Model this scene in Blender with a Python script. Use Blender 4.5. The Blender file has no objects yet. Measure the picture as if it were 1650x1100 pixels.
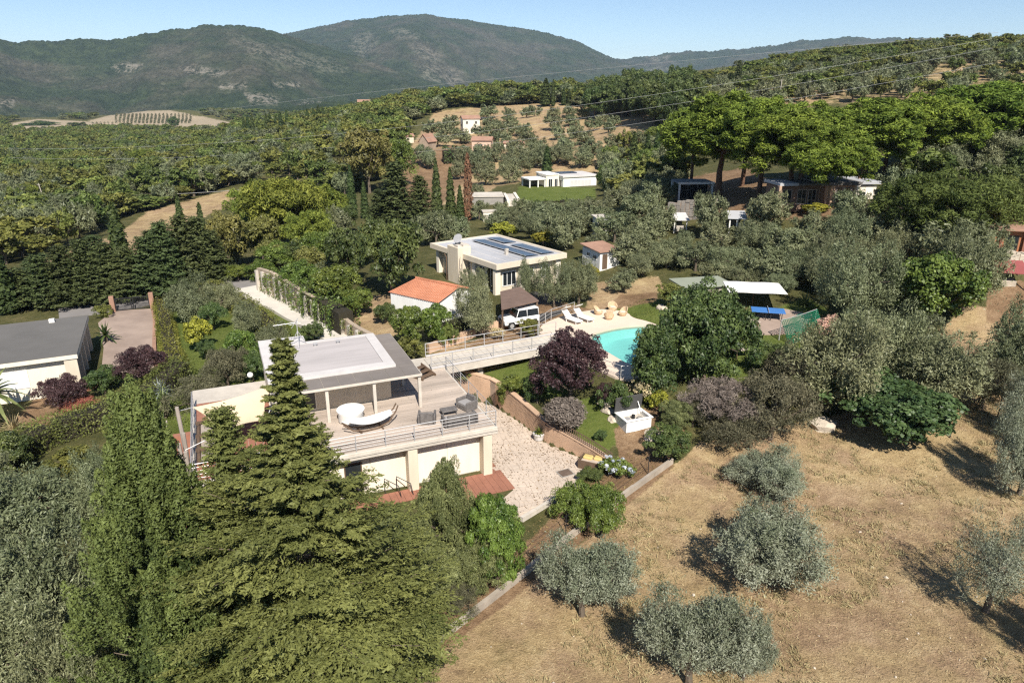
import bpy, math, random
import numpy as np
from mathutils import Matrix, Vector

R = math.radians
sc = bpy.context.scene
COL = sc.collection
rnd = random.Random(7)
rng = np.random.default_rng(11)

# ------------------------------------------------------------------ camera
W0, H0, F0, YH, CAMZ = 1650.0, 1100.0, 1146.0, 140.0, 22.0
TH = math.atan((550 - YH) / F0)
CT, ST = math.cos(TH), math.sin(TH)
cam_d = bpy.data.cameras.new('camera')
cam_d.sensor_fit = 'HORIZONTAL'
cam_d.sensor_width = 36.0
cam_d.lens = 36.0 * F0 / W0
cam_d.clip_start = 0.5
cam_d.clip_end = 30000
cam = bpy.data.objects.new('camera', cam_d)
COL.objects.link(cam)
cam.location = (0, 0, CAMZ)
cam.rotation_euler = (R(90) - TH, 0, 0)
sc.camera = cam

# ------------------------------------------------------------------ light
SUN_EL, SUN_AZ = 45.0, 165.0          # azimuth clockwise from +Y
world = bpy.data.worlds.new('World')
sc.world = world
world.use_nodes = True
wn = world.node_tree.nodes
wl = world.node_tree.links
wn.clear()
sky = wn.new('ShaderNodeTexSky')
sky.sky_type = 'NISHITA'
sky.sun_disc = False
sky.sun_elevation = R(SUN_EL)
sky.sun_rotation = R(SUN_AZ)
sky.altitude = 1200
sky.air_density = 0.9
sky.dust_density = 0.05
sky.ozone_density = 3.0
bg = wn.new('ShaderNodeBackground')
bg.inputs['Strength'].default_value = 0.070
wo = wn.new('ShaderNodeOutputWorld')
wl.new(sky.outputs[0], bg.inputs[0])
wl.new(bg.outputs[0], wo.inputs[0])

sun_d = bpy.data.lights.new('sun', 'SUN')
sun_d.energy = 4.4
sun_d.angle = R(0.5)
sun_d.color = (1.0, 0.94, 0.85)
sun = bpy.data.objects.new('sun', sun_d)
COL.objects.link(sun)
_sd = Vector((math.sin(R(SUN_AZ)) * math.cos(R(SUN_EL)), math.cos(R(SUN_AZ)) * math.cos(R(SUN_EL)), math.sin(R(SUN_EL))))
sun.rotation_euler = _sd.to_track_quat('Z', 'Y').to_euler()
sun.location = _sd * 100

sc.view_settings.view_transform = 'Standard'
sc.view_settings.look = 'None'
sc.view_settings.exposure = 0.82
sc.view_settings.gamma = 1.0
sc.view_settings.use_curve_mapping = False
sc.render.engine = 'CYCLES'
sc.cycles.max_bounces = 5
sc.cycles.diffuse_bounces = 3
sc.cycles.glossy_bounces = 2
sc.cycles.transmission_bounces = 3
sc.cycles.transparent_max_bounces = 6
sc.cycles.volume_bounces = 0
sc.cycles.caustics_reflective = False
sc.cycles.caustics_refractive = False
sc.cycles.use_denoising = False
sc.cycles.filter_width = 1.3

# ------------------------------------------------------------------ pixel <-> place
def plane(px, py, z=0.0):
    """where the sight line through a photo pixel meets the level z"""
    u, v = (px - 825) / F0, (550 - py) / F0
    d = np.array([u, CT + v * ST, -ST + v * CT])
    t = (z - CAMZ) / d[2]
    return np.array([d[0] * t, d[1] * t, z])

def bydist(px, py, y):
    u, v = (px - 825) / F0, (550 - py) / F0
    d = np.array([u, CT + v * ST, -ST + v * CT])
    t = y / d[1]
    return np.array([d[0] * t, y, CAMZ + d[2] * t])

def project(p):
    p = np.atleast_2d(np.asarray(p, float))
    q = p[:, 2] - CAMZ
    d = p[:, 1] * CT - q * ST
    d = np.where(d < 0.5, np.nan, d)
    return 825 + F0 * p[:, 0] / d, 550 - F0 * (p[:, 1] * ST + q * CT) / d, d

def zcol(x, y, py):
    v = (550 - py) / F0
    return CAMZ + y * (v * CT - ST) / (CT + v * ST)

def in_poly(x, y, poly):
    x = np.asarray(x, float); y = np.asarray(y, float)
    inside = np.zeros(x.shape, bool)
    n = len(poly)
    for i in range(n):
        x1, y1 = poly[i][:2]; x2, y2 = poly[(i + 1) % n][:2]
        if y1 == y2: continue
        c = (y1 > y) != (y2 > y)
        inside ^= c & (x < (x2 - x1) * (y - y1) / (y2 - y1) + x1)
    return inside

def poly_dist(x, y, poly):
    """signed distance, negative inside"""
    x = np.asarray(x, float); y = np.asarray(y, float)
    best = np.full(x.shape, 1e9)
    n = len(poly)
    for i in range(n):
        x1, y1 = poly[i][:2]; x2, y2 = poly[(i + 1) % n][:2]
        dx, dy = x2 - x1, y2 - y1
        t = np.clip(((x - x1) * dx + (y - y1) * dy) / (dx * dx + dy * dy + 1e-9), 0, 1)
        best = np.minimum(best, np.hypot(x - x1 - t * dx, y - y1 - t * dy))
    return np.where(in_poly(x, y, poly), -best, best)

def vnoise(x, y, s, seed=0):
    """smooth value noise, vectorised"""
    x = np.asarray(x, float) / s; y = np.asarray(y, float) / s
    xi = np.floor(x).astype(np.int64); yi = np.floor(y).astype(np.int64)
    fx = x - xi; fy = y - yi
    fx = fx * fx * (3 - 2 * fx); fy = fy * fy * (3 - 2 * fy)
    def h(a, b):
        n = (a * 374761393 + b * 668265263 + seed * 974711) & 0x7fffffff
        n = ((n ^ (n >> 13)) * 1274126177) & 0x7fffffff
        n = n ^ (n >> 16)
        return (n & 0xffff) / 65535.0
    return (h(xi, yi) * (1 - fx) + h(xi + 1, yi) * fx) * (1 - fy) + (h(xi, yi + 1) * (1 - fx) + h(xi + 1, yi + 1) * fx) * fy

def fbm(x, y, s, oct=4, seed=0):
    v = 0; a = 0.5; tot = 0
    for i in range(oct):
        v = v + a * vnoise(x, y, s, seed + i * 17); tot += a
        a *= 0.5; s *= 0.5
    return v / tot

# ------------------------------------------------------------------ the lie of the land
_cp = []
for px, py, z in [
    (900, 760, 0), (1000, 900, -.2), (1250, 1000, -.3), (700, 1090, -.3), (1600, 1050, 0), (1500, 800, .4), (1350, 700, .9),
    (1600, 660, 1.4), (1150, 760, .2), (400, 1090, 0), (100, 1090, -.3), (60, 850, -.2), (880, 640, 1.6), (1000, 690, 1.3),
    (1100, 660, 1.6), (950, 545, 2.9), (1200, 570, 2.9), (1250, 500, 3.3), (1000, 470, 3.4), (1100, 460, 3.6), (1400, 560, 2.6),
    (1600, 560, 2.6), (1450, 480, 4.2), (1600, 470, 5.2), (1150, 400, 5.2), (790, 468, 3.3), (690, 450, 3.3), (920, 460, 3.4),
    (1000, 400, 4.0), (1095, 372, 5.2), (1180, 330, 8.0), (1300, 335, 8.5), (1420, 330, 9.5), (1640, 420, 7.5), (950, 360, 2.5), (850, 335, .6), (900, 305, 0),
    (700, 335, 1.0), (560, 410, 2.0), (640, 520, 2.4), (560, 545, 1.6), (480, 500, 1.3), (400, 468, 1.2), (330, 560, 1.5),
    (210, 500, .8), (180, 580, .4), (60, 680, 0), (0, 500, .3), (250, 700, .4), (400, 622, 1.6), (200, 478, .4), (350, 440, .6),
    (300, 350, -5), (220, 375, -4), (60, 410, -4), (100, 335, -9), (250, 280, -15), (50, 280, -16), (480, 340, -1.5), (600, 300, -1),
    (450, 262, -8), (550, 232, 0), (620, 210, 4), (780, 280, -1), (700, 292, -.8), (1000, 272, 2), (850, 230, 4.1), (700, 240, 3.2),
    (1000, 215, 9), (900, 185, 11.3), (760, 200, 7)]:
    _cp.append(plane(px, py, z))
for px, py, y in [
    (1050, 180, 300), (1200, 152, 280), (1300, 130, 300), (1450, 113, 310), (1600, 96, 340), (1640, 84, 370), (1250, 162, 235),
    (1100, 172, 270), (1600, 145, 230), (1640, 200, 150), (1500, 232, 130), (1350, 200, 170), (250, 192, 1050), (120, 212, 850), (450, 205, 900),
    (100, 240, 520), (300, 240, 480), (0, 225, 700), (700, 168, 420), (950, 160, 380), (1800, 74, 380), (1800, 250, 160), (1850, 560, 60), (-200, 300, 260), (-300, 480, 90), (550, 190, 600), (260, 180, 1130), (150, 188, 1100), (380, 199, 1100), (250, 207, 930), (140, 207, 930), (370, 211, 930), (40, 192, 1050)]:
    _cp.append(bydist(px, py, y))
for p in [(0, 5, -.2), (-30, 5, -.5), (30, 5, 0), (-70, 20, -3), (70, 20, 2), (0, -40, -.5), (-60, -30, -3), (60, -30, 2)]:
    _cp.append(np.array(p, float))
CP = np.array(_cp)
_S = 100.0
def _tps(r2):
    return 0.5 * r2 * np.log(r2 + 1e-9)
def _fit():
    n = len(CP)
    X = CP[:, :2] / _S
    d2 = ((X[:, None, :] - X[None]) ** 2).sum(-1)
    K = _tps(d2) + np.eye(n) * 0.002
    P = np.c_[np.ones(n), X]
    A = np.zeros((n + 3, n + 3)); A[:n, :n] = K; A[:n, n:] = P; A[n:, :n] = P.T
    b = np.r_[CP[:, 2], np.zeros(3)]
    return np.linalg.solve(A, b)
_w = _fit()
def base_h(x, y):
    x = np.asarray(x, float).ravel(); y = np.asarray(y, float).ravel()
    out = np.empty(x.shape)
    X = CP[:, :2] / _S
    for i in range(0, len(x), 20000):
        q = np.c_[x[i:i + 20000], y[i:i + 20000]] / _S
        d2 = ((q[:, None, :] - X[None]) ** 2).sum(-1)
        out[i:i + 20000] = _tps(d2) @ _w[:-3] + _w[-3] + q @ _w[-2:]
    r = np.hypot(x, y)
    k = np.clip((r - 1250) / 450, 0, 1); k = k * k * (3 - 2 * k)
    # beyond the near hills the ground falls to a wide valley floor
    hi = np.clip(out, -60, 60)
    return hi * (1 - k) + (-62.0) * k

# main house frame: origin at the front right corner of its terrace
HO = np.array([-0.91, 37.78]); HA = R(22.8)
HX = np.array([math.cos(HA), math.sin(HA)]); HY = np.array([-math.sin(HA), math.cos(HA)])
def hw(x, y, z=0.0):
    p = HO + HX * x + HY * y
    return (p[0], p[1], z)
def P2(pts, z):
    return [tuple(plane(a, b, z)[:2]) for a, b in pts]

# retaining wall line beside the drive (top edge in plan, from under the footbridge to the field end)
BRICK = [tuple(plane(a, b, z)[:2]) for a, b, z in [(722, 594, 2.3), (756, 600, 2.2), (793, 611, 2.0), (822, 632, 1.8), (850, 655, 1.6), (880, 682, 1.4), (922, 705, 1.15), (960, 727, .9), (986, 745, .65)]]
DRIVE = [hw(0.2, -2.1)[:2], tuple(plane(760, 845, 0)[:2]), tuple(plane(842, 832, 0)[:2]), tuple(plane(930, 776, 0)[:2]), tuple(plane(975, 757, 0)[:2])] + BRICK[::-1] + [hw(-.2, 13)[:2], hw(-1.2, 12)[:2]]
HOUSE_PAD = [hw(-17.5, -3)[:2], hw(.4, -3)[:2], hw(.4, 14)[:2], hw(-17.5, 14)[:2]]
POOL = P2([(951, 542), (962, 537), (985, 531), (1010, 527), (1042, 525), (1068, 538), (1062, 570), (1040, 594), (1012, 589), (985, 573), (957, 556)], 2.9)
DECK = P2([(868, 548), (868, 531), (876, 521), (900, 511), (930, 503), (975, 497), (1012, 503), (1018, 512), (1046, 518), (1082, 533), (1090, 575), (1060, 606), (1034, 611), (1000, 611), (975, 600), (940, 585), (900, 570)], 3.0)
H2_PAD = P2([(660, 445), (790, 485), (960, 440), (780, 410)], 3.3)
LH_PAD = P2([(-150, 690), (150, 640), (175, 500), (-100, 505)], 0.2)
COURT = P2([(163, 600), (167, 560), (158, 520), (170, 510), (190, 500), (243, 497), (247, 520), (246, 560), (248, 590), (210, 600)], .55)
WH_PAD = P2([(835, 322), (1000, 320), (975, 288), (850, 290)], 0.0)
FLATS = [(HOUSE_PAD, 0.0, 1.0), (DECK, 2.85, 2.5), (H2_PAD, 3.3, 5.0), (LH_PAD, 0.1, 3.0), (COURT, 0.45, 2.5), (WH_PAD, 0.0, 12.0), (DRIVE, 0.0, 0.35), (POOL, 1.2, 0.5)]

def ground(x, y):
    x = np.asarray(x, float); shp = x.shape
    x = x.ravel(); y = np.asarray(y, float).ravel()
    h = base_h(x, y)
    r = np.hypot(x, y)
    h = h + (fbm(x, y, 9, 3, 5) - .5) * np.clip((r - 15) / 60, .15, 1.0) * .9
    h = h + (fbm(x, y, 60, 3, 8) - .5) * np.clip((r - 120) / 300, 0, 1) * 9
    for poly, z, w in FLATS:
        pa = np.array(poly)
        m = (x > pa[:, 0].min() - w) & (x < pa[:, 0].max() + w) & (y > pa[:, 1].min() - w) & (y < pa[:, 1].max() + w)
        if not m.any(): continue
        d = poly_dist(x[m], y[m], poly)
        k = 1 - np.clip(d / w, 0, 1); k = k * k * (3 - 2 * k)
        h[m] = h[m] * (1 - k) + z * k
    return h.reshape(shp)
def gz(x, y):
    return float(ground(np.array([x]), np.array([y]))[0])

_ts = np.geomspace(18, 1600, 420)
def at(px, py):
    """where the sight line through a photo pixel meets the ground"""
    u, v = (px - 825) / F0, (550 - py) / F0
    d = np.array([u, CT + v * ST, -ST + v * CT])
    def hit(ts):
        f = CAMZ + d[2] * ts - ground(d[0] * ts, d[1] * ts)
        i = np.argmax(f <= 0)
        return (i if f[i] <= 0 else None)
    i = hit(_ts)
    if i is None:
        t = 700.0
    elif i == 0:
        t = _ts[0]
    else:
        fine = np.linspace(_ts[i - 1], _ts[i], 30)
        j = hit(fine)
        t = fine[j if j is not None else -1]
    x, y = d[0] * t, d[1] * t
    return np.array([x, y, gz(x, y)])

# ------------------------------------------------------------------ materials
MATS = {}
def _new(name):
    m = bpy.data.materials.new(name)
    m.use_nodes = True
    nt = m.node_tree
    nt.nodes.clear()
    out = nt.nodes.new('ShaderNodeOutputMaterial')
    return m, nt, out
def N(nt, t, **kw):
    n = nt.nodes.new(t)
    for k, v in kw.items():
        if k in n.inputs: n.inputs[k].default_value = v
        else: setattr(n, k, v)
    return n
def ramp(nt, fac, stops):
    r = nt.nodes.new('ShaderNodeValToRGB')
    e = r.color_ramp.elements
    while len(e) < len(stops): e.new(0.5)
    for i, (p, c) in enumerate(stops):
        e[i].position = p; e[i].color = (*c, 1)
    nt.links.new(fac, r.inputs[0])
    return r.outputs[0]
def c3(c): return (c[0], c[1], c[2], 1)

def mat(name, c, rough=.8, var=.25, scale=3.0, bump=.0, metal=0.0, spec=.3, c2=None, stretch=(1, 1, 1), obj_var=0.0, bscale=None):
    """plain painted / mineral / wooden surface: colour mottled at two sizes, fine relief"""
    if name in MATS: return MATS[name]
    m, nt, out = _new(name)
    b = N(nt, 'ShaderNodeBsdfPrincipled', Roughness=rough, Metallic=metal)
    b.inputs['Specular IOR Level'].default_value = spec
    tc = N(nt, 'ShaderNodeTexCoord')
    mp = N(nt, 'ShaderNodeMapping'); mp.inputs['Scale'].default_value = stretch
    nt.links.new(tc.outputs['Object'], mp.inputs[0])
    n1 = N(nt, 'ShaderNodeTexNoise', Scale=scale, Detail=6.0, Roughness=.62)
    n2 = N(nt, 'ShaderNodeTexNoise', Scale=scale * .17, Detail=3.0)
    nt.links.new(mp.outputs[0], n1.inputs[0]); nt.links.new(mp.outputs[0], n2.inputs[0])
    mx = N(nt, 'ShaderNodeMath', operation='ADD'); nt.links.new(n1.outputs[0], mx.inputs[0]); nt.links.new(n2.outputs[0], mx.inputs[1])
    hv = N(nt, 'ShaderNodeMath', operation='MULTIPLY'); nt.links.new(mx.outputs[0], hv.inputs[0]); hv.inputs[1].default_value = .5
    lo = tuple(v * (1 - var) for v in c) if c2 is None else c2
    hi = tuple(min(v * (1 + var * .7), 1) for v in c)
    col = ramp(nt, hv.outputs[0], [(.33, lo), (.67, hi)])
    if obj_var:
        oi = N(nt, 'ShaderNodeObjectInfo')
        mr = N(nt, 'ShaderNodeMapRange'); mr.inputs['To Min'].default_value = 1 - obj_var; mr.inputs['To Max'].default_value = 1 + obj_var
        nt.links.new(oi.outputs['Random'], mr.inputs[0])
        hs = N(nt, 'ShaderNodeHueSaturation'); nt.links.new(mr.outputs[0], hs.inputs['Value']); nt.links.new(col, hs.inputs['Color']); col = hs.outputs[0]
    nt.links.new(col, b.inputs['Base Color'])
    if bump:
        bs = N(nt, 'ShaderNodeTexNoise', Scale=bscale or scale * 6, Detail=4.0)
        nt.links.new(mp.outputs[0], bs.inputs[0])
        bp = N(nt, 'ShaderNodeBump', Strength=bump, Distance=.03)
        nt.links.new(bs.outputs[0], bp.inputs['Height']); nt.links.new(bp.outputs[0], b.inputs['Normal'])
    nt.links.new(b.outputs[0], out.inputs[0])
    MATS[name] = m
    return m

def leaf(name, dark, light, trans=.22, rough=.6, spec=.25, hue=.03, val=.18):
    """leaves: every face carries its own 'tint', every plant its own shift"""
    if name in MATS: return MATS[name]
    m, nt, out = _new(name)
    at_ = N(nt, 'ShaderNodeAttribute', attribute_name='tint')
    col = ramp(nt, at_.outputs['Fac'], [(0, dark), (.55, tuple((a + b) / 2 for a, b in zip(dark, light))), (1, light)])
    oi = N(nt, 'ShaderNodeObjectInfo')
    mr = N(nt, 'ShaderNodeMapRange'); mr.inputs['To Min'].default_value = 1 - val; mr.inputs['To Max'].default_value = 1 + val
    nt.links.new(oi.outputs['Random'], mr.inputs[0])
    wn_ = N(nt, 'ShaderNodeTexWhiteNoise', noise_dimensions='1D'); nt.links.new(oi.outputs['Random'], wn_.inputs['W'])
    mh = N(nt, 'ShaderNodeMapRange'); mh.inputs['To Min'].default_value = .5 - hue; mh.inputs['To Max'].default_value = .5 + hue
    nt.links.new(wn_.outputs[0], mh.inputs[0])
    hs = N(nt, 'ShaderNodeHueSaturation')
    nt.links.new(mh.outputs[0], hs.inputs['Hue']); nt.links.new(mr.outputs[0], hs.inputs['Value']); nt.links.new(col, hs.inputs['Color'])
    b = N(nt, 'ShaderNodeBsdfPrincipled', Roughness=rough); b.inputs['Specular IOR Level'].default_value = spec
    t = N(nt, 'ShaderNodeBsdfTranslucent')
    nt.links.new(hs.outputs[0], b.inputs['Base Color']); nt.links.new(hs.outputs[0], t.inputs[0])
    mx = N(nt, 'ShaderNodeMixShader'); mx.inputs[0].default_value = trans
    nt.links.new(b.outputs[0], mx.inputs[1]); nt.links.new(t.outputs[0], mx.inputs[2]); nt.links.new(mx.outputs[0], out.inputs[0])
    MATS[name] = m
    return m

# ------------------------------------------------------------------ mesh building
class MB:
    def __init__(s): s.v = []; s.f = []
    def add(s, vs, fs):
        o = len(s.v); s.v += [tuple(map(float, p)) for p in vs]; s.f += [tuple(i + o for i in f) for f in fs]; return s
    def box(s, x0, x1, y0, y1, z0, z1, rz=0.0, about=None):
        vs = [(x0, y0, z0), (x1, y0, z0), (x1, y1, z0), (x0, y1, z0), (x0, y0, z1), (x1, y0, z1), (x1, y1, z1), (x0, y1, z1)]
        if rz:
            cx, cy = about or ((x0 + x1) / 2, (y0 + y1) / 2); c, n = math.cos(rz), math.sin(rz)
            vs = [(cx + (x - cx) * c - (y - cy) * n, cy + (x - cx) * n + (y - cy) * c, z) for x, y, z in vs]
        return s.add(vs, [(0, 3, 2, 1), (4, 5, 6, 7), (0, 1, 5, 4), (1, 2, 6, 5), (2, 3, 7, 6), (3, 0, 4, 7)])
    def cbox(s, cx, cy, cz, sx, sy, sz, rz=0.0):
        return s.box(cx - sx / 2, cx + sx / 2, cy - sy / 2, cy + sy / 2, cz - sz / 2, cz + sz / 2, rz)
    def bbox(s, x0, x1, y0, y1, z0, z1, b=.02):
        """box with chamfered top edges and vertical corners"""
        def ring(i, z): return [(x0 + i, y0, z), (x1 - i, y0, z), (x1, y0 + i, z), (x1, y1 - i, z), (x1 - i, y1, z), (x0 + i, y1, z), (x0, y1 - i, z), (x0, y0 + i, z)]
        a = ring(b, z0); c = ring(b, z1 - b)
        t = [(x0 + b, y0 + b, z1), (x1 - b, y0 + b, z1), (x1 - b, y0 + b, z1), (x1 - b, y1 - b, z1), (x1 - b, y1 - b, z1), (x0 + b, y1 - b, z1), (x0 + b, y1 - b, z1), (x0 + b, y0 + b, z1)]
        t = [t[0], t[2], t[4], t[6]]
        vs = a + c + t
        fs = [(i, (i + 1) % 8, 8 + (i + 1) % 8, 8 + i) for i in range(8)]
        fs += [(8, 9, 17, 16), (9, 10, 17), (10, 11, 18, 17), (11, 12, 18), (12, 13, 19, 18), (13, 14, 19), (14, 15, 16, 19), (15, 8, 16), (16, 17, 18, 19), tuple(range(7, -1, -1))]
        return s.add(vs, fs)
    def tube(s, pts, r, n=6, cap=True):
        pts = [Vector(p) for p in pts]
        rs = r if isinstance(r, (list, tuple)) else [r] * len(pts)
        o = len(s.v); up = Vector((0, 0, 1))
        for i, p in enumerate(pts):
            d = (pts[min(i + 1, len(pts) - 1)] - pts[max(i - 1, 0)])
            d = d.normalized() if d.length > 1e-9 else up
            a = d.cross(up if abs(d.z) < .95 else Vector((1, 0, 0))).normalized(); b = d.cross(a)
            for k in range(n):
                t = 2 * math.pi * k / n
                q = p + (a * math.cos(t) + b * math.sin(t)) * rs[i]
                s.v.append((q.x, q.y, q.z))
        for i in range(len(pts) - 1):
            for k in range(n):
                s.f.append((o + i * n + k, o + i * n + (k + 1) % n, o + (i + 1) * n + (k + 1) % n, o + (i + 1) * n + k))
        if cap:
            s.f.append(tuple(o + k for k in range(n - 1, -1, -1))); s.f.append(tuple(o + (len(pts) - 1) * n + k for k in range(n)))
        return s
    def prism(s, poly, z0, z1):
        n = len(poly); area = sum(poly[i][0] * poly[(i + 1) % n][1] - poly[(i + 1) % n][0] * poly[i][1] for i in range(n))
        if area < 0: poly = poly[::-1]
        vs = [(p[0], p[1], z0) for p in poly] + [(p[0], p[1], z1) for p in poly]
        return s.add(vs, [tuple(range(n - 1, -1, -1)), tuple(range(n, 2 * n))] + [(i, (i + 1) % n, n + (i + 1) % n, n + i) for i in range(n)])
    def lathe(s, prof, cx=0, cy=0, n=12):
        o = len(s.v)
        for r_, z in prof:
            for k in range(n):
                t = 2 * math.pi * k / n; s.v.append((cx + r_ * math.cos(t), cy + r_ * math.sin(t), z))
        for i in range(len(prof) - 1):
            for k in range(n):
                s.f.append((o + i * n + k, o + i * n + (k + 1) % n, o + (i + 1) * n + (k + 1) % n, o + (i + 1) * n + k))
        s.f.append(tuple(o + k for k in range(n - 1, -1, -1))); s.f.append(tuple(o + (len(prof) - 1) * n + k for k in range(n)))
        return s
    def mesh(s, name, m, smooth=False):
        me = bpy.data.meshes.new(name); me.from_pydata(s.v, [], s.f); me.update()
        if m is not None: me.materials.append(m)
        if smooth: me.polygons.foreach_set('use_smooth', [True] * len(me.polygons))
        return me

def link(name, me, parent=None):
    o = bpy.data.objects.new(name, me); COL.objects.link(o)
    if parent is not None: o.parent = parent
    return o
def part(name, mb, m, parent, label=None, kind=None, smooth=False):
    o = link(name, mb.mesh(name, m, smooth), parent)
    if label: o['label'] = label
    if kind: o['kind'] = kind
    return o
def tag(o, label=None, cat=None, group=None, kind=None):
    if label: o['label'] = label
    if cat: o['category'] = cat
    if group: o['group'] = group
    if kind: o['kind'] = kind
    return o
def thing(name, label, cat, loc=(0, 0, 0), rz=0.0, group=None):
    o = bpy.data.objects.new(name, None); COL.objects.link(o)
    o.empty_display_size = .2
    o.location = tuple(map(float, loc)); o.rotation_euler = (0, 0, rz)
    return tag(o, label, cat, group)
def dup(root, loc, rz=0.0, label=None, group=None, scale=None):
    r = root.copy(); COL.objects.link(r); r.location = tuple(map(float, loc)); r.rotation_euler = (0, 0, rz)
    if label: r['label'] = label
    if group: r['group'] = group
    if scale: r.scale = scale
    for ch in list(root.children):
        c = ch.copy(); COL.objects.link(c); c.parent = r
        for g in list(ch.children):
            d = g.copy(); COL.objects.link(d); d.parent = c
    return r

def np_mesh(name, V, Fq, m, tint=None, smooth=False, mats=None, midx=None):
    """V (n,3), Fq (k,4) or (k,3)"""
    me = bpy.data.meshes.new(name)
    k, w = Fq.shape
    me.vertices.add(len(V)); me.vertices.foreach_set('co', np.ascontiguousarray(V, np.float32).ravel())
    me.loops.add(k * w); me.loops.foreach_set('vertex_index', np.ascontiguousarray(Fq, np.int32).ravel())
    me.polygons.add(k); me.polygons.foreach_set('loop_start', np.arange(0, k * w, w, dtype=np.int32))
    if smooth: me.polygons.foreach_set('use_smooth', np.ones(k, bool))
    for x in (mats or [m]): me.materials.append(x)
    if midx is not None: me.polygons.foreach_set('material_index', np.asarray(midx, np.int32))
    if tint is not None:
        a = me.attributes.new('tint', 'FLOAT', 'FACE'); a.data.foreach_set('value', np.asarray(tint, np.float32))
    me.update(calc_edges=True)
    return me
# ------------------------------------------------------------------ ground sheet
ZP = {  # patches of ground cover outlined where they lie (photo pixels of the ground, or plan points)
 'dry': [
  [(590, 1125), (900, 905), (1085, 752), (1125, 715), (1330, 672), (1480, 640), (1600, 600), (1800, 560), (2600, 700), (2600, 4000), (-900, 4000)],
  [(655, 330), (640, 270), (700, 180), (900, 158), (1030, 165), (1075, 225), (1060, 262), (1000, 285), (860, 290), (800, 300), (760, 330)],
  [(180, 385), (240, 340), (370, 306), (425, 312), (300, 360), (215, 412), (60, 428), (150, 388)],
  [(1100, 205), (1080, 175), (1180, 140), (1340, 132), (1330, 160), (1250, 200)],
  [(575, 500), (600, 478), (660, 468), (690, 500), (640, 520), (600, 525)],
  [(560, 530), (585, 478), (640, 500), (640, 540), (590, 545)],
  [(940, 500), (960, 455), (1060, 445), (1075, 470), (1010, 480), (960, 505)],
  [(1500, 545), (1560, 490), (1640, 500), (1650, 560), (1560, 575)],
  [(560, 640), (720, 560), (870, 520), (900, 560), (780, 600)],
 ],
 'green': [
  [(245, 495), (330, 455), (420, 480), (500, 540), (430, 640), (330, 690), (250, 720), (180, 690), (260, 600)],
  [(780, 600), (900, 575), (960, 600), (900, 640), (850, 640), (800, 615)],
  [(970, 505), (1030, 478), (1100, 490), (1130, 520), (1320, 530), (1260, 600), (1150, 625), (1080, 560), (1030, 515)],
  [(1230, 505), (1300, 480), (1340, 500), (1290, 520)],
  [(830, 330), (835, 300), (960, 302), (960, 335), (880, 340)],
  [(700, 575), (830, 540), (880, 545), (860, 580), (720, 600)],
  [(920, 640), (985, 640), (1010, 700), (960, 740), (930, 700)],
 ],
 'soil': [
  [(600, 1130), (800, 985), (1085, 752), (1080, 735), (1000, 745), (940, 790), (840, 880), (700, 960), (590, 1080)],
  [(1040, 345), (1060, 295), (1200, 270), (1260, 300), (1440, 330), (1420, 360), (1200, 350)],
  [(975, 500), (1000, 475), (1060, 470), (1058, 486), (1010, 495)],
  [(990, 690), (1060, 650), (1110, 700), (1080, 740), (1000, 760)],
  [(60, 640), (150, 640), (160, 660), (60, 690), (20, 680)],
  [(640, 320), (650, 250), (760, 230), (800, 250), (740, 300), (700, 340)],
  [(1590, 470), (1650, 450), (1660, 520), (1590, 520)],
  [(750, 560), (880, 480), (960, 500), (880, 540)],
 ]}
def zone_masks(x, y, z):
    px, py, d = project(np.c_[x, y, z])
    px = np.where(np.isnan(px), -9999, px); py = np.where(np.isnan(py), 9999, py)
    res = {}
    for k, polys in ZP.items():
        m = np.zeros(len(x))
        for p in polys:
            dd = poly_dist(px, py, p)
            m = np.maximum(m, np.clip(.5 - dd / 8.0, 0, 1))
        res[k] = m
    hill = np.clip(.5 - poly_dist(px, py, [(1085, 215), (1085, 150), (1180, 130), (1300, 104), (1420, 84), (1560, 62), (1900, 40), (1900, 240), (1560, 190), (1480, 170), (1330, 170), (1250, 180)]) / 8.0, 0, 1) * .52
    res['dry'] = np.maximum(res['dry'], hill)
    behind = (d < 3) | np.isnan(d)
    res['dry'] = np.where(behind & (x > -8), 1, res['dry'])
    return res

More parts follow.
